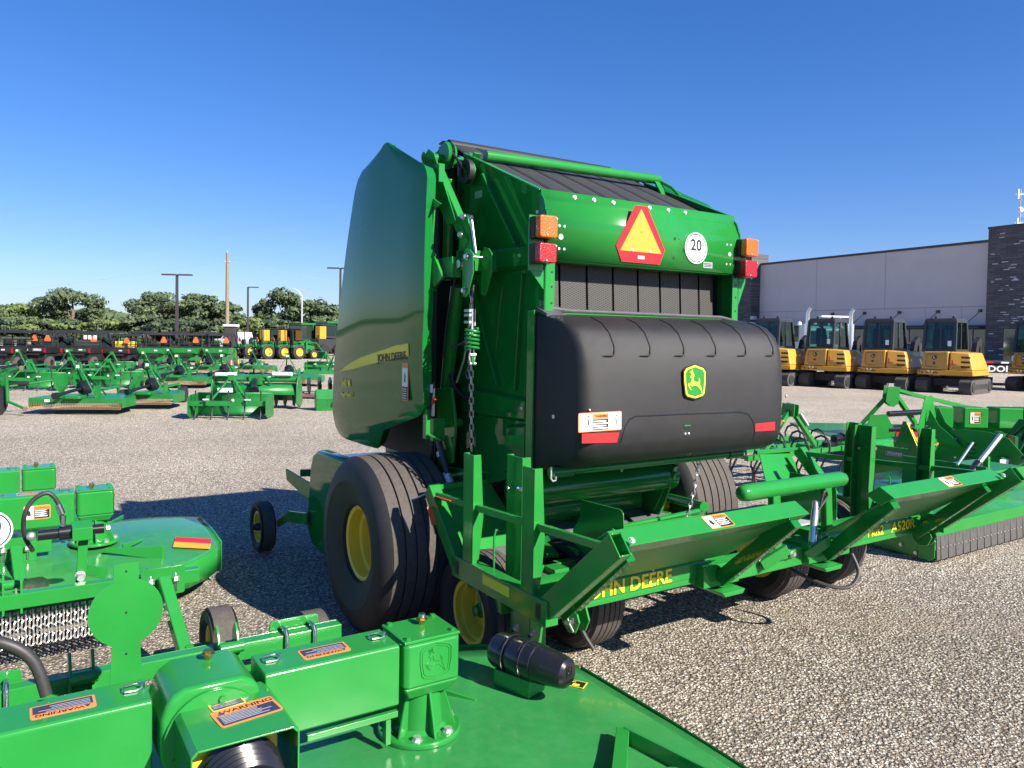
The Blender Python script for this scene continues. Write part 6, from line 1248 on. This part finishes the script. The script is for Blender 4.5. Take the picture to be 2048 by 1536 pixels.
# ------------------------------------------------------------------ utility vehicles
def utv(label, loc, rz, bed, kind=0, group='utility vehicles parked in a row'):
    K = thing('utility_vehicle', label, 'utility vehicle', loc, rz, group)
    b = MB(); b.hexa([(-.66, -1.5, .80), (.66, -1.5, .80), (.66, -.3, .80), (-.66, -.3, .80)], [(-.76, -1.55, 1.16), (.76, -1.55, 1.16), (.76, -.3, 1.16), (-.76, -.3, 1.16)]); bd = b.build('cargo_bed', bed, K, bevel=.03)
    b = MB(); b.box((-.70, -1.56, 1.17), (.70, -1.0, 1.20)); b.m(1).box((-.60, -1.562, .88), (.60, -1.552, 1.10)); b.build('tailgate_panel', ['black_matte', 'black_matte' if bed != 'green_far' else 'green_far'], bd, bevel=.005)
    b = MB()
    for x0, x1 in ((-.52, -.12), (.12, .52)): b.box((x0, -1.572, .94), (x1, -1.563, 1.05))
    b.build('tailgate_stripe', 'galv' if kind == 1 else ('green_far' if kind == 2 else bed), bd, smooth=0)
    if kind: 
        for sx in (-1, 1): b = MB(); b.box((sx * .64, -1.575, .86), (sx * .72, -1.55, 1.08)); b.build('tail_lamp', 'redlens', bd)
    b = MB(); b.box((.18, -1.58, .98), (.34, -1.574, 1.04)); b.build('white_label', 'white', bd, smooth=0)
    b = MB(); b.box((-.6, -1.3, .42), (.6, 1.3, .78)); b.hexa([(-.68, .5, .5), (.68, .5, .5), (.62, 1.5, .5), (-.62, 1.5, .5)], [(-.68, .5, 1.12), (.68, .5, 1.12), (.55, 1.45, .95), (-.55, 1.45, .95)]); b.build('body', 'black_matte' if kind else 'green_far', K, bevel=.03)
    b = MB()
    for sx in (-1, 1):
        b.tube([(sx * .66, -.30, 1.1), (sx * .62, -.22, 1.90), (sx * .60, .60, 1.92), (sx * .68, 1.0, 1.1)], .03, 8)
        b.tube([(sx * .62, -.22, 1.9), (-sx * .0, -.22, 1.9)], .03, 8)
    b.tube([(-.62, -.24, 1.35), (.62, -.24, 1.35)], .025, 8)
    for x in (-.36, .36): b.tube([(x, -.24, 1.35), (x, -.24, 1.88)], .02, 6)
    b.build('roll_cage', 'black_matte', K)
    b = MB(); b.hexa([(-.72, -.40, 1.84), (.72, -.40, 1.84), (.68, .75, 1.86), (-.68, .75, 1.86)], [(-.64, -.30, 1.99), (.64, -.30, 1.99), (.58, .68, 1.99), (-.58, .68, 1.99)]); b.build('roof', 'black_matte', K, bevel=.02)
    if kind in (1, 2):
        b = MB(); b.box((-.64, -.25, 1.16), (.64, -.235, 1.5)); b.box((-.66, .98, 1.1), (.66, 1.0, 1.84)); b.build('rear_screen', 'dark_glass', K, smooth=0)
    b = MB()
    for x in (-.34, .34): b.box((x - .26, -.1, .95), (x + .26, .3, 1.06)); b.box((x - .25, -.14, 1.05), (x + .25, -.04, 1.52))
    b.build('seat', 'yellow' if kind == 3 else 'black_matte', K, bevel=.03)
    for x in (-.62, .62):
        for y in (-1.0, 1.1):
            b = MB(); b.lathe([(-.12, .16), (-.13, .27), (-.10, .32), (.10, .32), (.13, .27), (.12, .16)], (x, y, .32), (1, 0, 0), 24); w = b.build('tyre', 'tread' if kind != 3 else 'rubber', K); b = MB(); b.lathe([(-.10, 0), (-.115, .12), (-.12, .165), (.12, .165), (.115, .12), (.1, 0)], (x, y, .32), (1, 0, 0), 20); b.build('rim', 'yellow' if not kind else 'black_matte', w)
    b = MB(); b.tube([(-.5, -1.2, .35), (.5, -1.2, .35)], .03, 8); b.box((-.15, -1.35, .22), (.15, -1.0, .6)); b.box((-.4, -1.5, .72), (.4, -1.2, .8)); b.build('rear_axle', 'black_matte', K)
    for x in (() if kind == 5 else (-.5, .15) if kind == 1 else ((.1,) if kind == 3 else (-.45, .28) if kind == 4 else (.3,))):
        b = MB(); b.prism([(x - .13, 1.42), (x + .13, 1.42), (x + .17, 1.50), (x + .04, 1.76), (x - .04, 1.76), (x - .17, 1.50)], 1, -.30, -.285); b.build('warning_triangle', 'coral', K, smooth=0)
    if kind == 2:
        for x in (-.2, .02, .3): b = MB(); b.box((x, -.31, 1.55), (x + .16, -.30, 1.78)); b.build('paper_tag', 'white', K, smooth=0)
    return K
utv('dark utility vehicle with a silver-striped tailgate, leftmost in the row', G(55, 738) + V((0, 1.5, 0)), R_(3), 'black_matte', 1).scale = (.90, .9, .87)
utv('dark utility vehicle with a green-striped tailgate and papers hanging under its roof', G(145, 738) + V((0, 1.5, 0)), R_(3), 'black_matte', 2).scale = (.90, .9, .87)
utv('utility vehicle with a black cargo bed and yellow seats', G(222, 736) + V((0, 1.5, 0)), R_(6), 'black_matte', 3).scale = (.88, .88, .82)
u0 = utv('green-bed utility vehicle just right of the one with yellow seats', G(290, 738) + V((0, 1.5, 0)), R_(8), 'green_far', 0); u0.scale = (.86,) * 3
dup(u0, G(357, 737) + V((0, 1.5, 0)), R_(9), 'green-bed utility vehicle in front of the left lamp pole', scale=.86)
dup(u0, G(420, 737) + V((0, 1.5, 0)), R_(9), 'green-bed utility vehicle at the right end of the row, with a glazed back', scale=.86)
# ------------------------------------------------------------------ compact tractors
def tractor(label, loc, rz, cab=False, loader=True, group='tractors parked in the back row', scale=.87):
    K = thing('compact_tractor', label, 'tractor', loc, rz, group, scale)
    b = MB(); b.box((-.26, -.3, .55), (.26, .9, .95)); b.hexa([(-.26, .6, .75), (.26, .6, .75), (.24, 1.9, .75), (-.24, 1.9, .75)], [(-.24, .6, 1.30), (.24, .6, 1.30), (.20, 1.85, 1.18), (-.20, 1.85, 1.18)]); b.build('bonnet', 'green_far', K, bevel=.04)
    b = MB(); b.box((-.2, -.6, .4), (.2, 1.6, .75)); b.tube([(-.7, 0, .5), (.7, 0, .5)], .08, 10); b.tube([(-.6, 1.5, .36), (.6, 1.5, .36)], .06, 8); b.build('chassis', 'black_matte', K)
    for sx in (-1, 1):
        b = MB(); b.prism([(-.55, .9), (-.5, 1.05), (-.2, 1.14), (.3, 1.14), (.55, .95), (.5, .9)], 0, sx * .40, sx * .78); b.build('fender', 'green_far', K, bevel=.02)
        for (x, y, R, w) in ((.70, 0, .56, .36), (.62, 1.5, .36, .24)):
            b = MB(); b.lathe([(-w / 2 + .04, R * .55), (-w / 2, R * .75), (-w / 2 + .03, R), (w / 2 - .03, R), (w / 2, R * .75), (w / 2 - .04, R * .55)], (sx * x, y, R), (1, 0, 0), 30)
            for k in range(20):
                a = 2 * math.pi * k / 20; c, s = math.cos(a), math.sin(a); sgn = 1 if k % 2 else -1
                b.bar((sx * x, y + c * (R + .0), R + s * (R + .0)), (sx * x + sgn * w * .48, y + math.cos(a + .12) * R, R + math.sin(a + .12) * R), .03, .05)
            t = b.build('tyre', 'rubber', K, smooth=30); b = MB(); b.lathe([(sx * w * .25, 0), (sx * w * .22, R * .2), (sx * w * .10, R * .35), (sx * w * .42, R * .50), (sx * w * .45, R * .56), (sx * w * .3, R * .57)], (sx * x, y, R), (1, 0, 0), 30); b.lathe([(-sx * w * .3, 0), (-sx * w * .4, R * .56)], (sx * x, y, R), (1, 0, 0), 30); b.build('rim', 'rim_bright', t)
    if not cab:
        b = MB(); b.tube([(-.5, -.35, .9), (-.5, -.38, 2.2), (-.42, -.38, 2.28), (.42, -.38, 2.28), (.5, -.38, 2.2), (.5, -.35, .9)], .04, 8); b.build('roll_bar', 'black_matte', K)
        b = MB(); b.box((-.24, -.1, 1.0), (.24, .3, 1.12)); b.box((-.23, -.16, 1.1), (.23, -.06, 1.5)); b.build('seat', 'black_matte', K, bevel=.03)
    else:
        b = MB(); b.hexa([(-.7, -.5, 1.1), (.7, -.5, 1.1), (.6, .8, 1.1), (-.6, .8, 1.1)], [(-.68, -.5, 2.25), (.68, -.5, 2.25), (.6, .6, 2.25), (-.6, .6, 2.25)]); b.build('cab', 'dark_glass', K, bevel=.04)
        b = MB(); b.box((-.74, -.6, 2.25), (.74, .75, 2.42)); b.build('roof', 'green_far', K, bevel=.05, bseg=3)
    b = MB(); b.prism([(-.14, 1.32), (.14, 1.32), (.18, 1.40), (.04, 1.70), (-.04, 1.70), (-.18, 1.40)], 1, -.46, -.445); b.build('warning_triangle', 'coral', K, smooth=0)
    b = MB(); b.tube([(0, -.40, 1.5), (0, -.3, 1.2)], .03, 6); b.bar((-.3, -.3, .5), (-.32, -1.0, .42), .03, .06); b.bar((.3, -.3, .5), (.32, -1.0, .42), .03, .06); b.build('hitch_arm', 'black_matte', K)
    if loader:
        b = MB()
        for sx in (-1, 1): b.tube([(sx * .45, .9, 1.35), (sx * .46, 1.9, 1.25), (sx * .46, 2.5, .55)], .055, 8); b.bar((sx * .42, .95, .5), (sx * .42, .95, 1.38), .10, .14)
        b.build('loader_arm', 'green_far', K)
        b = MB(); b.prism([(2.5, .1), (2.5, .55), (2.62, .6), (2.75, .1), (3.1, .05), (2.6, .02)], 0, -.8, .8); b.build('bucket', 'green_far', K)
    return K
mat('rim_bright', (.58, .41, .02), .45)
t0 = tractor('compact tractor with loader raised sideways, rightmost and fully visible of the tractor row', G(571, 719) + V((.2, 1.0, 0)), R_(-38))
dup(t0, G(539, 719) + V((.2, 1.2, 0)), R_(-38), 'compact tractor second from the right in the row, under the left stop sign', scale=.87)
dup(t0, G(506, 719) + V((.2, 1.2, 0)), R_(-38), 'compact tractor third from the right in the row, right of the single-arm lamp pole', scale=.87)
dup(t0, G(471, 718) + V((.2, 1.2, 0)), R_(-38), 'compact tractor leftmost of the four with roll bars, right of the utility pole', scale=.87)
tc = tractor('tractor with a green cab roof behind the rightmost compact tractor', G(595, 712) + V((0, 1, 0)), R_(-35), True, False, 'cab tractors in the far row', 1.05)
dup(tc, G(648, 708) + V((0, 1, 0)), R_(-35), 'tractor with a green cab roof nearest the baler shield', 'cab tractors in the far row', 1.15)
dup(tc, G(676, 708) + V((0, 1, 0)), R_(-35), 'tractor with a green cab roof just touching the edge of the baler shield', 'cab tractors in the far row', 1.1)
dup(t0, G(360, 722) + V((0, 1.2, 0)), R_(-42), 'tractor with a bright green loader behind the middle utility vehicle', scale=.95)
dup(t0, G(290, 722) + V((0, 1.2, 0)), R_(-42), 'tractor whose roll bar rises over the green-bed utility vehicle', scale=.86)
dup(t0, G(190, 722) + V((0, 1.2, 0)), R_(-42), 'tractor with a green loader behind the papers-hung utility vehicle', scale=.95)
def skid(label, loc, rz, scale=1.):
    K = thing('skid_steer', label, 'skid steer', loc, rz, 'yellow and black skid steers in the far row', scale)
    b = MB(); b.box((-.75, -1.0, .45), (.75, 1.2, 1.15)); b.build('body', 'cab_grey', K, bevel=.05)
    b = MB(); b.box((.3, -.9, 1.15), (.75, -.3, 2.0)); b.box((.2, .8, .7), (.8, 1.5, 1.1)); b.build('cover', 'ex_yellow', K, bevel=.04)
    b = MB(); b.prism([(-.3, 1.15), (-.3, 2.05), (.8, 2.05), (1.0, 1.15)], 0, -.45, .45); b.build('cab', 'dark_glass', K, bevel=.03)
    b = MB(); b.box((-.5, -.4, 2.05), (.5, .9, 2.12)); b.box((-.78, -1.05, .6), (-.3, -.99, 1.3)); b.build('cab_roof', 'cab_grey', K, bevel=.02)
    for sx in (-1, 1): b = MB(); b.bar((sx * .65, -1.0, 1.35), (sx * .65, 1.2, 1.2), .12, .14); b.build('lift_arm', 'cab_grey', K, bevel=.02)
    for x in (-.8, .8):
        for y in (-.6, .7): b = MB(); b.lathe([(-.13, 0), (-.13, .4), (.13, .4), (.13, 0)], (x, y, .4), (1, 0, 0), 20); b.build('tyre', 'rubber', K)
    return K
s0 = skid('skid steer with a yellow upright arm, left of the other three in the far row', G(515, 712) + V((0, 2, 0)), R_(-30), .98)
dup(s0, G(550, 712) + V((0, 2, 0)), R_(-30), 'skid steer below the left stop sign', scale=.98)
dup(s0, G(600, 712) + V((0, 2, 0)), R_(-30), 'skid steer below the right stop sign', scale=.98)
dup(s0, G(636, 712) + V((0, 1, 0)), R_(-30), 'skid steer right of the loader bucket, before the green cab roof', scale=1.15)

d0 = utv('dark utility vehicle cut off by the left edge of the photo', G(-12, 740) + V((0, 1.5, 0)), R_(3), 'black_matte', 5); d0.scale = (.88, .88, .87)
for px, lb in ((100, 'dark utility vehicle in the second row, between the two black tailgates'), (192, 'dark utility vehicle in the second row, left of the yellow seats'), (255, 'dark utility vehicle in the second row, right of the yellow seats'), (325, 'dark utility vehicle in the second row, beside the left lamp pole'), (388, 'dark utility vehicle in the second row, right of the left lamp pole')):
    dup(d0, G(px, 724) + V((0, 1.5, 0)), R_(4), lb, scale=.88)
# ------------------------------------------------------------------ poles and signs
def at(x, y, Y):
    d = _f + _R * ((x - 1024) / F_PX) + _U * ((716 - y) / F_PX); return V((0, 0, CAM_H)) + d * (Y / d.y)
def lamp_pole(label, px, ytop, Y, arms, group='lamp poles over the yard'):
    p = at(px, ytop, Y); K = thing('lamp_pole', label, 'lamp pole', (p.x, p.y, 0), R_(4), group); h = p.z
    b = MB(); b.hexa([(-.09, -.09, 0), (.09, -.09, 0), (.09, .09, 0), (-.09, .09, 0)], [(-.07, -.07, h), (.07, -.07, h), (.07, .07, h), (-.07, .07, h)]); b.build('pole', 'bronze_pole', K)
    for s in arms: b = MB(); b.box((s * .08, -.15, h - .06), (s * .95, .15, h + .03)); b.build('lamp_head', 'bronze_pole', K, bevel=.01)
lamp_pole('tall dark lamp pole with two heads, leftmost of the lamp poles, above the utility vehicles', 354, 549, 50, (-1, 1)); lamp_pole('dark lamp pole with a single head, right of the wooden utility pole', 496, 574, 72, (1,)); lamp_pole('tall dark lamp pole with two heads, next to the baler shield', 681, 536, 56, (-1, 1))
p = at(455, 506, 62); K = thing('utility_pole', 'weathered wooden utility pole between two lamp poles, without a lamp', 'utility pole', (p.x, p.y, 0), 0)
b = MB(); b.tube([(0, 0, 0), (0, 0, p.z)], [.17, .12], 12); b.build('pole', 'wood', K); b = MB(); b.box((-.22, -.1, p.z - .75), (.22, .1, p.z - .65)); b.ball((-.2, 0, p.z - .6), .06); b.tube([(0, 0, p.z), (0, 0, p.z + .25)], .02, 6); b.build('insulator', 'galv', K)
K = thing('power_line', 'thin power lines sagging from the wooden utility pole over the trees', 'cable', (p.x, p.y, 0), 0)
b = MB()
for (zz, x1) in ((p.z - .6, 45), (p.z - .6, -60)): b.tube([(x1 * t, 14 * t, zz - 2.5 * math.sin(math.pi * t) + (-.5) * t) for t in [k / 16 for k in range(17)]], .006, 4)
b.build('wire', 'galv', K)
p = at(604, 592, 88); K = thing('street_lamp', 'thin galvanised street lamp with two curved arms beyond the tractors', 'street lamp', (p.x, p.y, 0), 0)
b = MB(); b.tube([(0, 0, 0), (0, 0, p.z)], .09, 8); b.build('pole', 'galv', K); b = MB(); b.tube([(0, 0, p.z), (.5, 0, p.z + .7), (.9, 0, p.z + .95)], .05, 6); b.tube([(0, 0, p.z), (-.4, .0, p.z + .55), (-.9, 0, p.z + .85)], .05, 6); b.build('arm', 'galv', K)
def stop(label, px, py, Y, ang):
    p = at(px, py, Y); K = thing('stop_sign', label, 'stop sign', (p.x, p.y, 0), ang, 'stop signs beyond the tractors')
    b = MB(); b.tube([(0, .03, 0), (0, .03, p.z)], .03, 6); b.build('post', 'galv', K)
    r = .42; o = [(r * math.cos(R_(22.5 + 45 * k)), p.z + r * math.sin(R_(22.5 + 45 * k))) for k in range(8)]
    b = MB(); b.m(0).prism(o, 1, 0, .01); b.m(1).prism([(x * .93, p.z + (z - p.z) * .93) for x, z in o], 1, -.004, -.0005); f = b.build('face', ['white', 'red'], K, smooth=0); text('STOP', .36, 'white', (0, -.008, p.z), (1, 0, 0), (0, 0, 1), f, bold=.01)
stop('red stop sign beside the thin street lamp, complete octagon', 603, 659, 68, R_(0)); stop('red stop sign farther left, its lower edge hidden by a tractor roll bar', 540, 665, 74, R_(15))
# brick gate pier with a stone cap
p = G(462, 708); K = thing('brick_pier', 'dark brick pier with a white cap at the foot of the utility pole', 'pier', (p.x, p.y, 0), 0)
b = MB(); b.box((-.4, -.35, 0), (.4, .35, 2.2)); b.build('shaft', 'bronze_pole', K); b = MB(); b.box((-.5, -.45, 2.2), (.5, .45, 2.35)); b.build('cap', 'white', K)
# ------------------------------------------------------------------ building
mat('panel', (.60, .54, .52), .8, var=.04, vscale=.4)
def brick_mat():
    m = bpy.data.materials.new('dark_brick'); m.use_nodes = True; t = m.node_tree; b = t.nodes['Principled BSDF']
    tc = _n(t, 'ShaderNodeTexCoord'); mp = _n(t, 'ShaderNodeMapping'); t.links.new(tc.outputs['Object'], mp.inputs[0]); mp.inputs['Rotation'].default_value = (R_(90), 0, 0)
    br = _n(t, 'ShaderNodeTexBrick'); t.links.new(mp.outputs[0], br.inputs[0]); br.inputs['Color1'].default_value = (.075, .068, .075, 1); br.inputs['Color2'].default_value = (.135, .122, .125, 1); br.inputs['Mortar'].default_value = (.03, .028, .03, 1)
    br.inputs['Scale'].default_value = 1.; br.inputs['Mortar Size'].default_value = .015; br.inputs['Brick Width'].default_value = .9; br.inputs['Row Height'].default_value = .18; br.inputs['Bias'].default_value = -.2
    v = _n(t, 'ShaderNodeTexWhiteNoise'); t.links.new(br.outputs[0], b.inputs['Base Color']); b.inputs['Roughness'].default_value = .7; MT['dark_brick'] = m
brick_mat()
A0, A1 = at(1990, 600, 66), at(1500, 600, 92)
dv = V((A1.x - A0.x, A1.y - A0.y, 0)); Lw = dv.length; ang = math.atan2(-dv.y, -dv.x)
H0 = at(1990, 485, 66).z; H1 = at(1500, 531, 92).z; Hh = (H0 + H1) / 2
K = thing('dealership_building', 'long building with a grey panel wall and dark brick tower, behind the yellow excavators', 'building', (A1.x, A1.y, 0), ang)
b = MB(); b.box((1.0, 0, 3.0), (Lw, 18, Hh)); w = b.build('wall', 'panel', K, smooth=0)
b = MB(); b.box((.9, -.12, Hh), (Lw, 18, Hh + .22)); b.build('coping', 'bronze_pole', w)
b = MB(); zs = at(1990, 611, 66).z
for x in (Lw * .34, Lw * .63): b.box((x - .02, -.012, zs - .2), (x + .02, 0, Hh))
b.box((1.0, -.012, zs - .06), (Lw, 0, zs)); 
for x in (Lw * .2, Lw * .55, Lw * .78, Lw * .9): b.box((x - .015, -.012, 3.1), (x + .015, 0, zs))
mat('joint_grey', (.34, .31, .31), .8); b.build('panel_joint', 'joint_grey', w, smooth=0)
b = MB(); b.box((-.6, -1.4, 0), (1.6, 1.2, Hh + 1.3)); b.build('left_pier', 'dark_brick', K, smooth=0)
b = MB(); b.box((2.2, -.3, 3.0), (Lw, -.002, 3.35)); b.box((3.0, -1.9, 3.05), (Lw - .2, -.3, 3.2)); b.build('canopy', 'bronze_pole', K)
b = MB(); b.box((1.0, .3, 0), (Lw, .4, 3.0)); b.build('window', 'dark_glass', K, smooth=0)
b = MB()
for k in range(14): x = 2.2 + k * (Lw - 2.2) / 13; b.box((x - .06, .2, 0), (x + .06, .45, 3.0))
b.box((1, .2, .0), (Lw, .42, .5)); b.box((Lw * .38, -.1, 0), (Lw * .45, .5, 3.0)); b.build('mullion', 'panel', K, smooth=0)
for k in range(5):
    x = Lw * (.42 + k * .135); b = MB(); b.tube([(x, -.02, zs - .4), (x - .5, -1.7, 3.2)], .03, 6); b.box((x - .12, -.25, zs - .55), (x + .12, -.02, zs - .3)); b.build('tie_rod', 'cab_grey', K)
b = MB(); Ht = at(1990, 460, 66).z; b.box((Lw, -1.2, 0), (Lw + 12, 12, Ht)); tw = b.build('tower', 'dark_brick', K, smooth=0)
b = MB(); b.box((Lw - .05, -1.26, Ht), (Lw + 12, 12, Ht + .15)); b.build('coping', 'bronze_pole', tw)
b = MB(); b.box((Lw + 1.6, -1.26, 0), (Lw + 3.4, -1.19, 3.0)); b.build('window', 'dark_glass', tw, smooth=0)
b = MB()
random.seed(3)
for k in range(46):
    x = Lw + random.uniform(.2, 3.5); z = random.uniform(.5, Ht - .5); b.box((x, -1.212, z), (x + random.uniform(.25, .6), -1.202, z + .07))
b.build('pale_stone', 'galv', tw, smooth=0)
b = MB(); b.box((2.0, -1.9, 3.6), (2.7, -1.4, 3.8)); b.box((2.1, -1.9, 4.1), (2.6, -1.4, 4.5)); b.build('floodlight', 'galv', K)
# cell tower behind
p = at(2043, 480, 130); K = thing('cell_tower', 'lattice cell tower with white antennas above the brick tower', 'cell tower', (p.x, p.y, 0), 0); h = at(2043, 378, 130).z
b = MB()
for dx, dy in ((-.5, 0), (.5, 0), (0, .8)): b.tube([(dx, dy, 0), (dx * .8, dy * .8, h)], .07, 6)
for k in range(int(h / 1.2)): b.tube([(-.5, 0, k * 1.2), (.5, 0, k * 1.2 + 1.2)], .04, 4); b.tube([(.5, 0, k * 1.2), (0, .8, k * 1.2 + 1.2)], .04, 4)
b.build('mast', 'galv', K)
b = MB()
for z in (h - 1.0, h - 5.8):
    for dx in (-1.3, .9): b.box((dx - .1, -.9, z - .8), (dx + .1, -.7, z + .8))
    b.box((-1.7, -.75, z - .05), (1.7, -.65, z + .05))
b.lathe([(0, 0), (0, .5), (.3, .3), (.3, 0)], (-.7, -.6, h - 3.6), (0, -1, 0), 16); b.build('antenna', 'white', K)
# ------------------------------------------------------------------ trees
def leaf_mat(name, c):
    m = bpy.data.materials.new(name); m.use_nodes = True; t = m.node_tree; b = t.nodes['Principled BSDF']
    g = _n(t, 'ShaderNodeNewGeometry'); n = _n(t, 'ShaderNodeTexNoise'); n.inputs['Scale'].default_value = .55; n.inputs['Detail'].default_value = 3
    tc = _n(t, 'ShaderNodeTexCoord'); t.links.new(tc.outputs['Object'], n.inputs['Vector'])
    r = _n(t, 'ShaderNodeValToRGB'); r.color_ramp.elements[0].position = .3; r.color_ramp.elements[0].color = (c[0] * .6, c[1] * .65, c[2] * .7, 1); r.color_ramp.elements[1].position = .7; r.color_ramp.elements[1].color = (c[0] * 1.35, c[1] * 1.25, c[2] * 1.1, 1)
    t.links.new(n.outputs[0], r.inputs[0]); t.links.new(r.outputs[0], b.inputs['Base Color']); b.inputs['Roughness'].default_value = .6; b.inputs['Specular IOR Level'].default_value = .25; MT[name] = m
leaf_mat('leaves', (.082, .118, .058)); leaf_mat('leaves_light', (.115, .165, .052)); leaf_mat('leaves_dark', (.058, .092, .048)); mat('bark', (.16, .12, .09), .9, var=.3, vscale=2)  # leaf colours lightened and greyed, distance haze put into them
def crown_mesh(seed, w, h, z0, n=3400, leaf=.34, lobes=11, gap=.0):
    rnd = random.Random(seed); b = MB(); L = []
    for k in range(lobes):
        a = rnd.uniform(0, 2 * math.pi); t = rnd.random() ** .8; rr = rnd.uniform(.05, .80) * w / 2 * math.sqrt(max(.12, 1 - (1.5 * t - .75) ** 2)); s_ = rnd.uniform(.085, .165)
        L.append((math.cos(a) * rr, math.sin(a) * rr * .8, z0 + h * (.12 + .80 * t), w * s_, h * s_ * rnd.uniform(.85, 1.15)))
    for i in range(n):
        c = L[int(rnd.random() * len(L))]
        d = V((rnd.gauss(0, 1), rnd.gauss(0, 1), rnd.gauss(0, 1))).normalized(); q = rnd.uniform(.45, 1.) ** .5
        # small sub-clumps give the uneven outline
        q *= 1 + .22 * math.sin(d.x * 7 + c[0] * 3) * math.sin(d.z * 8 + c[1]) 
        p = V((c[0] + d.x * c[3] * q, c[1] + d.y * c[3] * q, c[2] + d.z * c[4] * q))
        nrm = (d + V((rnd.uniform(-.7, .7), rnd.uniform(-.7, .7), rnd.uniform(-.4, .9)))).normalized(); x = nrm.orthogonal().normalized(); x = Matrix.Rotation(rnd.uniform(0, 6.3), 3, nrm) @ x; y = nrm.cross(x); s = leaf * rnd.uniform(.5, 1.2)
        b.poly([p - x * s, p + y * s * .7, p + x * s * .9, p - y * s * .6])
    return b, L
def tree(label, px, ybase_depth, w, h, seed, m='leaves', group='trees behind the yard', low=.22, leaf=.30, n=3600, lobes=13):
    p = at(px, 660, ybase_depth); K = thing('broadleaf_tree', label, 'tree', (p.x, p.y, 0), random.Random(seed).uniform(0, 6), group)
    b, L = crown_mesh(seed, w, h * (1 - low), h * low, n, leaf, lobes); b.build('crown', m, K, smooth=0)
    b = MB(); b.tube([(0, 0, 0), (.1, 0, h * .25), (0, .1, h * .5), (.1, 0, h * .75)], [w * .03, w * .024, w * .016, w * .006], 8)
    for l in L[:9]: b.tube([(0, 0, h * .22), (l[0] * .5, l[1] * .5, (l[2] + h * .22) / 2), (l[0], l[1], l[2])], [w * .013, w * .008, w * .003], 5)
    b.build('trunk', 'bark', K)
    return K
D1 = 150
def hgt(px, py, Y): return at(px, py, Y).z
TR = [('tall tree with a wide airy crown, highest of the left group', 146, 586, 13.5, 5, 'leaves', .18), ('rounded low tree at the left edge, behind the dark utility vehicles', 36, 616, 13, 6, 'leaves_light', .02),
      ('tall airy tree left of the first lamp pole', 318, 592, 12, 7, 'leaves', .22), ('tree between the first lamp pole and the utility pole', 395, 598, 12, 8, 'leaves', .2), ('tree right behind the wooden utility pole', 448, 608, 9, 9, 'leaves', .16),
      ('slim tree right of the single-head lamp pole', 527, 604, 6.5, 10, 'leaves', .1), ('tall tree behind the thin street lamp', 578, 592, 9, 11, 'leaves', .1), ('tree right of the thin street lamp', 628, 606, 7.5, 12, 'leaves', .08), ('tree hidden partly by the baler shield', 664, 612, 8, 13, 'leaves', .08)]
for lb, px, py, w, sd, m, low in TR:
    tree(lb, px, D1, w * 1.3, hgt(px, py, D1) * 1.1, sd, m, low=low, lobes=26, n=5200, leaf=.36 if w > 8 else .30)
BU = [(75, 634, 13, 'leaves_light', 'leafy light green tree right of the rounded one at the left edge'), (108, 640, 10, 'leaves_dark', 'dark low tree under the tallest crown at the left'), (185, 638, 12, 'leaves_light', 'light green low tree right of the tallest crown'), (232, 641, 12, 'leaves_light', 'light green low tree between the two tall groups'), (275, 630, 10, 'leaves', 'sparse low tree left of the tall airy one'), (330, 640, 12, 'leaves_dark', 'dark low tree under the tall airy one'),
      (385, 642, 12, 'leaves_dark', 'dark low tree behind the first lamp pole'), (432, 640, 12, 'leaves_dark', 'dark low tree left of the utility pole foot'), (478, 648, 9, 'leaves_light', 'light low tree right of the utility pole foot'), (512, 634, 7, 'leaves_light', 'light green tree left of the left stop sign'), (548, 640, 9, 'leaves_dark', 'dark tree behind the left stop sign'), (590, 640, 11, 'leaves', 'dense tree behind the right stop sign'), (640, 648, 9, 'leaves_light', 'light green rounded tree left of the baler shield'), (-5, 624, 14, 'leaves', 'tree cut off at the left edge')]
for k, (px, py, w, m, lb) in enumerate(BU): tree(lb, px, 118, w * 1.05, hgt(px, py, 118), 30 + k, m, low=.0, lobes=20, n=3400, leaf=.32, group='low trees in the hedge line')
# distant belt of wood closing the horizon
def wood(name, x0, x1, Y, h, seed, n):
    rnd = random.Random(seed); b = MB()
    for i in range(n):
        x = rnd.uniform(x0, x1); hh = h * (.7 + .3 * math.sin(x * .09 + seed) * math.sin(x * .23)); z = rnd.uniform(0, 1) ** .7 * hh; p = V((x, Y + rnd.uniform(-4, 4), z)); s = rnd.uniform(.5, 1.3)
        nrm = V((rnd.uniform(-.8, .8), -1, rnd.uniform(-.2, 1.2))).normalized(); xx = nrm.orthogonal().normalized(); yy = nrm.cross(xx); b.poly([p - xx * s, p + yy * s * .8, p + xx * s, p - yy * s * .7])
    b.build(name, 'leaves', None, smooth=0)['kind'] = 'stuff'
wood('far_woodland', -150, 5, 165, 6.4, 1, 12000)
# stray cars beyond the utility vehicles
dup(c0, tuple(G(475, 703)), R_(70), 'white pickup far behind the leftmost roll-bar tractor')
